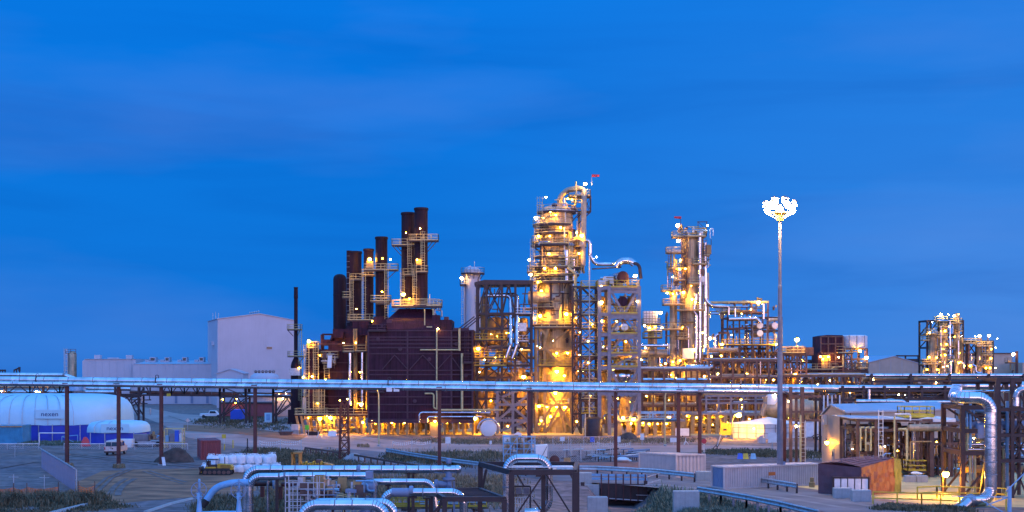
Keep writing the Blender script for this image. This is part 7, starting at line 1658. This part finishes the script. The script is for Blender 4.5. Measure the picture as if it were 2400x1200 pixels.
MB().box(XX(1882,d)-.6, XX(1884,d), d+1, d+1.3, .5, .7).build('tow_bar', 'dark', t)
p = G(1598, 1024); d = p.y; t = thing('site_board', 'large white board on dark legs, right of a rust post', 'board', p); MB().box(XX(1583,d), XX(1615,d), d-.1, d, ZZ(1021,d), ZZ(1004,d)).build('panel', 'white', t)
for px in (1600, 1617): MB().beam((XX(px,d), d+.1, 0), (XX(px,d), d+.1, ZZ(1002,d)), .2).build('leg', 'dark', t)
MB().box(XX(1590,d), XX(1594,d), d-.12, d-.1, ZZ(1020,d), ZZ(1005,d)).build('divider', 'grey', t)
p = G(1702, 1026); d = p.y; t = thing('yellow_screen', 'tilted mustard yellow sheet panel on pale props, left of the marquee', 'screen', p)
b = MB(); b.prism([W(1686,1020,d), W(1717,1020,d), W(1719,993,d), W(1690,990,d)], (0,.15,0)); b.build('panel', 'yellow', t)
b = MB()
for a, c in (((1690,1018),(1680,1048)),((1702,1020),(1700,1036)),((1716,1020),(1714,1030))): b.beam(W(*a,d-.2), G(*c) if c[1] > 1040 else V((XX(c[0],d), d-.5, 0)), .12)
b.build('prop', 'galv', t); b = MB(); b.box(XX(1695,d), XX(1703,d), d-.05, d-.02, ZZ(1009,d), ZZ(1005,d)); b.build('marking', 'dark', t)
p = G(1786, 1038); d = p.y; b = MB(); b.box(p.x-.6, p.x+.6, p.y, p.y+1, 0, .85); b.lathe((p.x+.1, p.y-.02, .4), [(.3,0),(.3,.03),(.05,.04)], 14, 'y'); b.box(p.x-.4, p.x+.2, p.y+.2, p.y+.8, .85, 1.15); tag(b.build('reel_box', 'cont_white'), 'pale squat cabinet with a round reel before the marquee', 'cabinet')
p = G(1676, 1056); b = MB()
for u, v in (((0,0),(1.2,1.9)),((-.6,0),(.4,1.0)),((.5,0),(.2,.8)),((-.3,0),(.9,.3))): b.beam(p+V((u[0],0,0)), p+V((v[0],.2,v[1])), .09)
tag(b.build('hose_stand', 'dark'), 'dark leaning tube stand on the verge below the yellow screen', 'stand')
for px, m_, lb in ((1735,'signblue','blue and yellow sandwich board, left of three on the verge'),(1748,'yellow','yellow sandwich board, middle of three on the verge'),(1766,'alu_blue','blue sandwich board, right of three on the verge')):
    p = G(px, 1076); b = MB(); b.loft([[p+V(v) for v in ((-.4,0,0),(.4,0,0),(.4,.06,0),(-.4,.06,0))],[p+V(v) for v in ((-.25,.35,.75),(.3,.35,.75),(.3,.4,.75),(-.25,.4,.75))]]); b.beam(p+V((-.3,.7,0)), p+V((-.2,.4,.7)), .06); b.beam(p+V((.35,.7,0)), p+V((.25,.4,.7)), .06); tag(b.build('sandwich_board', m_), lb, 'sandwich board', 'sandwich boards on the verge')
# ================================================================== MIDDLE ENCLOSURE WITH DEBRIS
mesh_fence('mesh_enclosure', 'tall fine mesh fence round the pipe debris, behind the black frame', [G(1286,1084), G(1436,1080)], 2.3, 2.2, .3, 'galv', .03)
mesh_fence('mesh_enclosure', 'tall fine mesh fence along the far side of the pipe debris', [G(1296,1056), G(1440,1054)], 2.0, 2.5, .4, 'galv', .03)
q = random.Random(77)
def scrap(x0, x1, y0, y1, n, mats, lab):
    for i in range(n):
        p = G(q.uniform(x0,x1), q.uniform(y0,y1)); L_ = q.uniform(1,3.2); a = q.uniform(-.4,.4); z = q.uniform(.1,.8)
        t = thing('pipe_piece', lab, 'pipe piece', p, 'loose pipe pieces in the debris yard')
        MB().tube([p+V((-L_/2,0,z)), p+V((L_/2*math.cos(a), L_*.4*math.sin(a), z+q.uniform(-.1,.3)))], q.uniform(.06,.15), 8).build('tube', q.choice(mats), t)
        b = MB()
        for f in (-.3,.3): b.box(p.x+L_*f-.05, p.x+L_*f+.05, p.y-.25, p.y+.3, 0, z)
        b.build('trestle', 'dark', t)
scrap(1316,1436,1066,1082,16,('galv','dark','brown','alu'),'loose pipe piece on trestles inside the mesh enclosure'); scrap(1448,1500,1064,1082,9,('dark','brown','blue_and_shade','galv'),'loose pipe piece on trestles left of the white container')
for i in range(12):
    p = G(q.uniform(1316,1432), q.uniform(1062,1078)); tag(MB().beam(p, p+V((0,0,q.uniform(1.0,2.6))), .09).build('scaffold_pole', 'galv'), 'thin upright scaffold pole in the debris enclosure', 'pole', 'scaffold poles in the enclosure')
p = G(1460, 1084); b = MB(); b.ball(p+V((0,.5,.35)), .9, 12, 6, .4); b.ball(p+V((.7,.5,.2)), .5, 10, 6, .4); tag(b.build('plastic_sheet', 'canvas'), 'pale crumpled plastic sheet beside the red soil', 'sheet')
p = G(1300, 1090); t = thing('rusty_tank', 'rusty brown horizontal drum right of the white fabric crate', 'drum', p); drum_ = MB().lathe(p+V((0,.6,.62)), [(.2,-.75),(.6,-.65),(.62,-.6),(.62,.6),(.6,.65),(.2,.75)], 18, 'y').build('shell', 'post', t); MB().box(p.x-.4, p.x+.4, p.y+.2, p.y+1.1, 0, .3).build('cradle', 'dark', t)
p = G(1322, 1087); tag(MB().obox(p, (.8,.1,0), (.1,.7,0), 0, .75).build('paper_carton', 'skin_wood'), 'pale carton at the left end of the red soil', 'carton')
d = 160; p = V((XX(1268,d), d, 0)); t = thing('fabric_crate', 'white fabric covered crate with a diagonal strap, behind the silver loop pipe', 'crate', p)
zt, zb = ZZ(1044,d), ZZ(1070,d); b = MB(); b.loft([[V(v) for v in ((p.x-.55,d,zb),(p.x+.72,d,zb),(p.x+.72,d+1.2,zb),(p.x-.55,d+1.2,zb))],[V(v) for v in ((p.x-.62,d,zt),(p.x+.74,d,zt+.05),(p.x+.74,d+1.2,zt+.1),(p.x-.62,d+1.2,zt))]]); b.build('cover', 'canvas', t); MB().box(p.x-.6, p.x+.7, d+.05, d+1.15, 0, zb).build('stand', 'dark', t); MB().beam((p.x+.1,d-.04,zb), (p.x+.68,d-.04,zt-.1), .05).build('strap', 'dark', t)
d = 172; t = thing('pump_scaffold', 'blue grey scaffold cage round valves, behind the silver loop pipe', 'scaffold', (XX(1215,d), d, 0)); b = MB()
for px in (1180,1196,1212,1228,1246,1254):
    for dy in (0,1.8): b.beam((XX(px,d), d+dy, 0), (XX(px,d), d+dy, ZZ(1022+(px%5)*2,d)), .09)
for y in (1024,1040,1052,1064): b.beam(D(d).q(1178,y), D(d).q(1256,y), .08); b.beam(D(d).q(1178,y,1.8), D(d).q(1256,y,1.8), .08)
for x0,x1 in ((1180,1212),(1228,1254)): b.beam(D(d).q(x0,1070), D(d).q(x1,1026), .07)
b.build('tubes', 'alu_blue', t); valves(t, 1182,1252,1030,1066,d+.2,1.4,22,43); clutter(t,1180,1252,1028,1068,d+.1,1.5,16,44,('alu_blue','galv','blue_and_shade'),(.06,.16),.6)
d = 178; tag(MB().box(XX(1178,d), XX(1206,d), d, d+1.0, ZZ(1038,d), ZZ(1020,d)).build('sheeted_box', 'canvas'), 'white sheeted box perched on the scaffold cage', 'box')
# ================================================================== FOREGROUND PIPEWORK
def fpipe(label, runs, name='insulated_pipe', cat='pipe', collars=(), legs=(), g='silver insulated pipes in the foreground'):
    d0 = runs[0][1]; p0 = W(*runs[0][0][0][:2], d0); t = thing(name, label, cat, p0, g)
    for pts, d, r, m in runs: tubepx(t, pts, d, r, m, 'cladding', ring=1.0, seg=22, br=r*3.1, gores=9)
    for px, py, d, r, w_, m in collars: MB().lathe(D(d).q(px,py), [(r*.9,-w_/2),(r,-w_/2),(r,w_/2),(r*.9,w_/2)], 22, 'x').build('collar', m, t)
    for px, py, d, w_ in legs: c = D(d).q(px,py); b = MB(); b.beam((c.x, c.y, -.3), c, w_); b.box(c.x-w_*1.4, c.x+w_*1.4, c.y-w_*.8, c.y+w_*.8, c.z-.1, c.z+.02); b.build('support_leg', 'dark', t)
    return t
t = fpipe('rearmost long silver pipe with a bend down at its left end and a rounded cap', [([(577,1260),(577,1100),(1068,1100)],116,.33,'alu')], collars=((842,1100,116,.37,.25,'blue_and_shade'),), legs=((958,1108,116.3,.22),(969,1108,117.4,.2),(780,1108,116.6,.2)))
MB().lathe(D(116).q(1068,1100), [(.33,0),(.36,.05),(.34,.3),(.22,.44),(.05,.48)], 22, 'x').build('end_cap', 'alu', t); MB().lathe(D(116).q(1052,1086), [(.2,0),(.22,.1),(.22,.35),(.05,.45)], 12).build('gauge', 'blue_and_shade', t)
b = MB(); b.lathe(D(116).q(1052,1140), [(.3,-.6),(.45,-.5),(.45,-.2),(.28,-.15),(.28,.5),(.5,.55),(.5,.7),(.3,.75)], 18); b.lathe(D(116).q(1040,1135), [(.25,-.8),(.4,-.75),(.4,-.5),(.28,-.45),(.28,.3),(.4,.35),(.4,.6)], 18, 'x'); b.tube([D(116).q(1052,1128), D(116).q(1052,1100)], .27, 14); b.beam((D(116).q(1064,1140).x, 116.2, 0), D(116).q(1064,1128,.2), .16); b.build('valve', 'blue_and_shade', t)
t = fpipe('second long silver pipe, just in front of the rearmost one, reaching a blue valve', [([(585,1260),(585,1117),(655,1117),(668,1115),(860,1115)],112,.30,'alu')], legs=((649,1122,112,.22),(703,1122,112.4,.2),(806,1122,112.6,.22)))
b = MB(); c = D(112).q(866,1112); b.box(c.x-.28, c.x+.28, c.y-.35, c.y+.35, c.z-.3, c.z+.28); b.lathe(c+V((0,0,-1.0)), [(.3,-.6),(.5,-.55),(.5,.35),(.3,.5)], 16, 'x'); b.lathe(c+V((-.3,0,-2.1)), [(.45,-.9),(.5,0),(.3,.4)], 14); b.build('valve', 'blue_and_shade', t)
fpipe('short silver pipe between the blue valve and a bend going down behind the lower frame', [([(868,1132),(874,1129),(1013,1129),(1022,1200)],114,.26,'alu'),([(868,1130),(877,1134),(877,1260)],112,.29,'alu')], legs=((910,1136,114.2,.18),))
fpipe('silver pipe with a dark blue collar section, bending down at both ends', [([(899,1210),(899,1154),(1087,1154),(1087,1260)],107,.32,'alu')], collars=((938,1154,107,.335,1.3,'blue_and_shade'),(964,1150,107,.37,.3,'blue_and_shade')), legs=((968,1164,107.2,.22),(1000,1166,108,.2)))
fpipe('nearest silver pipe, an arch cut by the bottom edge of the photo', [([(707,1270),(707,1183),(905,1183),(905,1270)],101,.37,'alu'),([(722,1270),(722,1178),(925,1178),(925,1270)],103.5,.34,'alu')])
t = fpipe('silver loop pipe rising through the black frame and bending back down', [([(1180,1290),(1187,1180),(1187,1074),(1286,1074),(1286,1197),(1230,1201)],114,.33,'alu')], g=None)
t = thing('blue_pipe', 'light blue curved pipe with a black end, left of the long silver pipes', 'pipe', W(530,1140,110)); tubepx(t, [(484,1172),(505,1142),(545,1131),(583,1131)], 110, .27, 'alu_blue', 'curve', seg=20, br=3.5, gores=12); tubepx(t, [(474,1187),(485,1171)], 110, .275, 'black', 'end_sleeve', seg=20)
t = thing('rust_pipe', 'dark rusty pipe with flanges, under the long silver pipes', 'pipe', W(650,1133,113)); tubepx(t, [(590,1133),(640,1133)], 113.4, .22, 'dark'); tubepx(t, [(660,1135),(705,1137)], 113.4, .18, 'post')
MB().lathe(D(113.4).q(640,1133), [(.3,0),(.45,.02),(.45,.12),(.3,.14)], 18, 'x').build('flange', 'alu_blue', t)
for px, y0, y1 in ((615,1140,1165),(658,1140,1170)): b = MB(); b.beam(D(113.4).q(px,y0), D(113.4).q(px,y1), .3); b.build('hanger', 'post', t)
b = MB(); b.beam((D(113.4).q(650,0).x, 113.4, 0), D(113.4).q(650,1133), .2); b.build('support_leg', 'dark', t)
t = thing('pipe_stub', 'slim silver upright pipe between the long silver pipes and the ground', 'pipe', W(628,1200,112)); tubepx(t, [(628,1122),(628,1260)], 112.6, .12, 'alu')
def hand_valve(px, label):
    d = 103; k = D(d); c = k.q(px, 1160); t = thing('hand_valve', label, 'valve', (c.x, c.y, 0), 'gate valves with handwheels')
    MB().lathe((c.x, c.y, k.q(0,1212).z), [(.42,0),(.42,.2),(.24,.25),(.2,.6),(.13,1.3),(.2,1.35),(.2,1.52),(.1,1.58)], 18).build('body', 'alu_blue', t); MB().lathe((c.x, c.y, 0), [(.25,0),(.25,k.q(0,1212).z)], 14).build('riser', 'alu_blue', t)
    z = k.q(0,1148).z; ri = .56; b = MB(); pts = [(c.x+ri*math.cos(a), c.y-.15+.1*math.sin(a), z+ri*math.sin(a)) for a in [2*math.pi*i/22 for i in range(23)]]; b.tube(pts, .032, 6, br=.02, gores=1)
    for i in range(4): a = math.pi*i/4; b.beam((c.x-ri*math.cos(a), c.y-.15, z-ri*math.sin(a)), (c.x+ri*math.cos(a), c.y-.15, z+ri*math.sin(a)), .035)
    b.build('handwheel', 'blue_and_shade', t); MB().lathe((c.x, c.y, z-.3), [(.09,0),(.09,1.05),(.05,1.1)], 10).build('stem', 'alu_blue', t)
    b = MB(); b.prism([V((c.x+u, c.y-.3, z+v)) for u, v in ((-.13,-.2),(-.06,-.85),(.06,-.85),(.13,-.2))], (0,.15,0)); b.prism([V((c.x+u, c.y+.15, z+v)) for u, v in ((-.13,-.2),(-.06,-.85),(.06,-.85),(.13,-.2))], (0,.15,0)); b.build('yoke', 'alu_blue', t)
hand_valve(467, 'blue grey gate valve with a big handwheel, left of the black pipe end'); hand_valve(560, 'blue grey gate valve with a big handwheel, beside the silver pipe bends')
b = MB(); d = 104
c0 = W(515,1216,d); tag(MB().lathe(c0, [(.1,-1.4),(.55,-1.3),(.6,0),(.6,1.2),(.1,1.4)], 18, 'x').build('valve_drum', 'alu_blue'), 'blue grey drum cut by the bottom edge between the two handwheel valves', 'drum'); C.objects['valve_drum']
# scaffold and small bore pipework under the long pipes
d = 109; k = D(d); t = thing('scaffold_cage', 'galvanised scaffold cage with ladders below the long silver pipes', 'scaffold', (XX(715,d), d, 0)); b = MB()
for px in (669,679,697,722,745,760):
    for dy in (0,1.6): c = k.q(px, 1120 if px in (669,) else 1132, dy); b.beam((c.x, c.y, 0), c, .075)
for y in (1131,1146,1160,1175,1190,1204): b.beam(k.q(669,y), k.q(760,y), .06); b.beam(k.q(669,y,1.6), k.q(760,y,1.6), .06)
for px in (735,743,749): b.beam(k.q(px,1116), k.q(px,1160), .05)
b.build('tubes', 'galv', t); clutter(t, 672, 792, 1128, 1172, d+.3, 2, 26, 221, ('galv','alu_blue','blue_and_shade','alu'), (.04,.13), .6); valves(t, 690, 790, 1130, 1170, d+.2, 1.8, 22, 47)
b = MB(); b.box(k.q(706,0).x, k.q(722,0).x, d+1.8, d+2.1, k.q(0,1152).z, k.q(0,1146).z); b.build('blue_panel', 'signblue', t); b = MB(); b.box(k.q(718,0).x, k.q(728,0).x, d+1.8, d+2.1, k.q(0,1146).z, k.q(0,1132).z); b.build('red_panel', 'red', t)
b = MB(); 
for dy in (0,1.2): b.beam(k.q(790,1160,dy), k.q(840,1168,dy), .06); 
for px in (790,805,822,838): b.beam(k.q(px,1161), k.q(px,1200), .06)
b.build('handrail', 'cream', t); clutter(t, 830, 872, 1128, 1175, d+.6, 2, 12, 222, ('blue_and_shade','alu_blue','galv'), (.06,.2), .5); valves(t, 770, 868, 1140, 1172, d+.6, 2, 12, 48)
b = MB(); b.prism([k.q(806,1150,1), k.q(832,1150,1), k.q(832,1158,1), k.q(806,1158,1)], (0,.8,0)); b.build('motor', 'blue_and_shade', t)
def bframe(name, label, fl, fr, bl, br_, py_top, d, w_, brace, sheetx=None):
    """portal frame: front corners fl..fr at distance d, rear corners at bl, br_ (px, depth)"""
    k = D(d); t = thing(name, label, 'frame', (XX((fl+fr)/2,d), d, 0)); z = k.q(0,py_top).z; b = MB()
    P_ = [V((XX(fl,d), d, z)), V((XX(fr,d), d, z)), V((XX(br_[0],d+br_[1]), d+br_[1], z)), V((XX(bl[0],d+bl[1]), d+bl[1], z))]
    for a, c in zip(P_, P_[1:]+P_[:1]): b.beam(a, c, w_*.8, w_)
    b.build('top_beam', 'dark', t)
    for p in P_: MB().beam((p.x, p.y, -2.4), p, w_).build('leg', 'dark', t)
    return t, P_, z
t, P_, z = bframe('black_frame', 'large black steel portal frame round the silver loop pipe', 1199, 1347, (1126,9), (1352,9), 1107, 112, .42, True)
m_ = V((XX(1274,112), 112, z)); MB().beam((m_.x, m_.y+1, -.5), (m_.x, m_.y+1, z), .34).build('leg', 'dark', t)
b = MB()
for a, c in (((1274,1112),(1212,1205)),((1280,1112),(1338,1205)),((1210,1110),(1228,1140)),((1274,1205),(1250,1172))): b.beam(D(112).q(*a,.3), D(112).q(*c,.3), .13)
k9 = D(121); b.beam(k9.q(1140,1100), k9.q(1128,1156), .22); b.beam(k9.q(1334,1104), k9.q(1350,1135), .22); b.build('brace', 'dark', t)
MB().prism([V((XX(1192,113), 113.5, z+.26)), V((XX(1344,113), 113.5, z+.26)), V((XX(1344,113), 115, z+.26)), V((XX(1192,113), 115, z+.26))], (0,0,.07)).build('cover_sheet', 'white', t)
d = 113; k = D(d); t = thing('control_panel', 'two pale grey control boxes on a dark rack inside the black frame', 'control panel', (XX(1225,d), d+3, 0)); b = MB(); d = 116; k = D(d)
for px in (1204, 1243): b.beam((XX(px,d), d, 0), k.q(px,1140), .12)
b.beam(k.q(1204,1140), k.q(1243,1140), .14); b.beam(k.q(1204,1160), k.q(1243,1160), .08); b.build('rack', 'dark', t)
for px in (1209, 1227): MB().box(XX(px,d), XX(px+13,d), d-.25, d-.05, ZZ(1157,d), ZZ(1143,d)).build('box', 'grey', t)
b = MB()
for i in range(6): b.beam(k.q(1208+6*i,1166), k.q(1208+6*i,1198), .05)
for y in (1166,1180,1198): b.beam(k.q(1206,y), k.q(1241,y), .05)
b.build('grid_panel', 'white', t)
t, P_, z = bframe('low_black_frame', 'low black steel frame with a barred top, left of the large black frame', 1042, 1182, (1010,7), (1125,7.5), 1170, 104, .36, False)
b = MB()
for i in range(1, 7): f = i/7; b.beam(lerp(P_[0],P_[3],f)+V((0,0,.05)), lerp(P_[1],P_[2],f)+V((0,0,.05)), .2, .12)
b.build('deck_bar', 'dark', t); b = MB(); b.beam(P_[0]+V((0,.3,-.1)), (P_[0].x-2.0, P_[0].y+.3, z-2.4), .2); b.beam(P_[3]+V((1,0,-.1)), (P_[3].x+.2, P_[3].y, z-3), .2); b.build('brace', 'dark', t)
d = 118; hr = MB(); z0 = .9
hr.rail([V((XX(905,d), d, z0)), V((XX(1010,d), d, z0)), V((XX(1140,d), d, z0))], 1.15, .45, .07); hr.rail([V((XX(905,d), d+1.8, z0)), V((XX(1010,d), d+1.8, z0))], 1.15, .6, .07); t = thing('walkway', 'yellow green railed walkway below the silver pipe with the dark blue collar', 'walkway', (XX(1000,d), d, 0)); hr.build('railing', 'yellow', t); MB().box(XX(900,d), XX(1145,d), d, d+1.8, z0-.15, z0).build('deck', 'weed', t)
for i in range(5): MB().beam((XX(910+50*i,d), d+.9, 0), (XX(910+50*i,d), d+.9, z0-.15), .14).build('leg', 'dark', t)
clutter(t, 905, 1140, 1178, 1200, d+.2, 1.6, 14, 223, ('blue_and_shade','alu_blue','galv'), (.06,.16), .4)

# ================================================================== PLANTS
def grass(name, label, pts, n, hmin, hmax, m, seed, z0=None, wd=.05, clump=0):
    """blades scattered over quads given by photo rows, set on the terrain"""
    q = random.Random(seed); b = MB(); P_ = [G(*p) for p in pts]
    cl = [(q.random(), q.random()) for _ in range(max(1, clump))]
    for i in range(n):
        u, v = q.random(), q.random()
        if clump:
            c = q.choice(cl); u = c[0]+q.gauss(0,.04); v = c[1]+q.gauss(0,.10)
        p = (P_[0]*(1-u)+P_[1]*u)*(1-v)+(P_[3]*(1-u)+P_[2]*u)*v; z = hgt(p.x, p.y)-.03; h = q.uniform(hmin, hmax); a = q.uniform(0, 6.28); le = h*q.uniform(.1,.6)
        dx, dy = math.cos(a), math.sin(a); wx, wy = -dy*wd, dx*wd; n0 = len(b.v)
        b.v += [V((p.x-wx, p.y-wy, z)), V((p.x+wx, p.y+wy, z)), V((p.x+wx*.7+dx*le*.35, p.y+wy*.7+dy*le*.35, z+h*.6)), V((p.x-wx*.7+dx*le*.35, p.y-wy*.7+dy*le*.35, z+h*.6)), V((p.x+dx*le, p.y+dy*le, z+h))]
        b.f += [(n0, n0+1, n0+2, n0+3), (n0+3, n0+2, n0+4)]
    o = b.build(name, m, smooth=False); return tag(o, label, 'grass', kind='stuff')
grass('weeds', 'dark green weeds along the orange netting, lower left', [(-30,1190),(235,1182),(240,1166),(-30,1166)], 7000, .25, .95, 'weed', 1, wd=.06, clump=60)
grass('grass', 'rough grass below the weeds, lower left', [(-30,1215),(300,1190),(250,1172),(-30,1178)], 9000, .08, .3, 'weed', 2, wd=.05, clump=70)
grass('grass', 'sage green grass on the bank below the road, lower right', [(1400,1210),(1960,1222),(1690,1168),(1510,1150)], 52000, .25, .8, 'weed2', 3, wd=.06, clump=420)
grass('grass', 'sage green grass round the creek and the little bridge', [(1340,1214),(1570,1214),(1560,1176),(1420,1182)], 14000, .2, .7, 'weed2', 4, wd=.05, clump=60)
grass('grass', 'dry yellow grass behind the foreground silver pipes', [(640,1180),(1200,1180),(1190,1122),(660,1118)], 22000, .12, .6, 'dry', 5, wd=.05, clump=170)
grass('grass', 'dark grass under the handwheel valves and silver bends', [(440,1230),(700,1230),(700,1158),(470,1172)], 9000, .12, .6, 'weed', 6, wd=.05, clump=70)
grass('grass', 'green verge strip between the dirt road and the access road', [(905,1080),(1190,1100),(1190,1062),(915,1060)], 9000, .12, .45, 'weed', 7, wd=.06, clump=90)
grass('grass', 'grey green verge left of the lattice mast', [(560,1068),(830,1085),(800,1058),(590,1052)], 6000, .1, .4, 'weed', 8, wd=.06, clump=80)
grass('grass', 'scrubby verge between the timber rail and the foreground pipes', [(660,1095),(985,1112),(830,1080),(640,1070)], 6000, .12, .5, 'weed', 9, wd=.06, clump=80)
grass('grass', 'green verge behind the container pair', [(1660,1064),(1960,1078),(1950,1060),(1680,1054)], 6000, .15, .5, 'weed', 10, wd=.07, clump=60)
grass('grass', 'low grass on the bank in front of the lit bays', [(1000,1040),(1620,1040),(1620,1028),(1000,1028)], 7000, .1, .35, 'dry', 11, wd=.07, clump=120)
grass('grass', 'low grass along the far dirt road, below the pipe rack', [(450,995),(690,1010),(690,985),(500,972)], 6000, .15, .5, 'weed', 12, wd=.1, clump=70)
grass('grass', 'weeds at the edge of the sandy pad, lower right', [(2050,1196),(2300,1206),(2260,1190),(2060,1184)], 5000, .1, .4, 'weed', 13, wd=.05, clump=40)
grass('grass', 'pale weeds at the foot of the blue tent wall', [(40,1044),(190,1044),(190,1036),(50,1036)], 3000, .15, .5, 'weed2', 14, wd=.07, clump=40)
for px, py in ((157,1093),(278,1095),(1030,1075),(850,1046)): grass('grass', 'tuft of grass at the foot of a rust post', [(px-14,py+3),(px+16,py+3),(px+14,py-3),(px-12,py-3)], 260, .15, .5, 'dry', px, wd=.05)
for nm, lb, pts, n, sd in (('weed_stalks','straw coloured stalks rising from the weeds, lower left',[(-30,1184),(235,1180),(240,1164),(-30,1164)],900,31),('weed_stalks','pale stalks among the sage grass, lower right',[(1420,1212),(1900,1216),(1690,1172),(1530,1156)],1500,32),('weed_stalks','pale stalks in the dry grass behind the silver pipes',[(640,1180),(1190,1180),(1190,1122),(660,1118)],1300,33),('weed_stalks','pale stalks in the verge left of the pump scaffold',[(905,1080),(1190,1100),(1190,1062),(915,1060)],900,34)):
    grass(nm, lb, pts, n, .5, 1.25, 'dry', sd, wd=.025)
def shrub(label, px, py, r, h, m, seed, n=900):
    p = G(px, py); p.z = hgt(p.x, p.y); q = random.Random(seed); t = thing('shrub', label, 'shrub', p); b = MB()
    for i in range(9): a = q.uniform(0, 6.28); b.beam(p, p+V((r*.7*math.cos(a), r*.7*math.sin(a), h*q.uniform(.6,.95))), .03)
    b.build('stems', 'brown', t); f = MB()
    for i in range(n):
        a, e_ = q.uniform(0,6.28), q.random(); rr = r*math.sqrt(q.random())*(1-.35*e_)*(1+.25*math.sin(3*a+seed)); c = p+V((rr*math.cos(a), rr*math.sin(a), h*e_*(1-.25*(rr/r)**2)))
        s_ = q.uniform(.05,.11); u = V((q.uniform(-1,1), q.uniform(-1,1), q.uniform(-.4,1))).normalized()*s_*1.6; v = u.cross(V((q.random(), q.random(), 1))).normalized()*s_*.6; f.quad(c-v, c+u*.5-v*.2, c+u+v*.2, c+v)
    f.build('foliage', m, t)
for a in (('olive shrub left of the large black frame',1098,1172,1.5,1.6,'dry',1,1500),('small olive shrub behind the blue valve of the rearmost pipe',1130,1166,1.0,1.1,'weed',2,800),('pale sage shrub at the bottom edge, right of the black frame',1540,1196,1.7,1.2,'weed2',3,1600),('sage shrub under the lower right guard rail',1660,1198,1.7,1.2,'weed2',4,1600),
          ('dark low shrub beside the orange netting end',200,1180,1.1,1.0,'weed',5,900),('dark shrub at the lower left corner',30,1184,1.3,1.1,'weed',6,1100),('dark shrub between the stakes, lower left',105,1182,1.2,1.0,'weed',7,900),('sage shrub below the little bridge',1470,1192,1.2,.9,'weed2',8,1000)): shrub(*a)
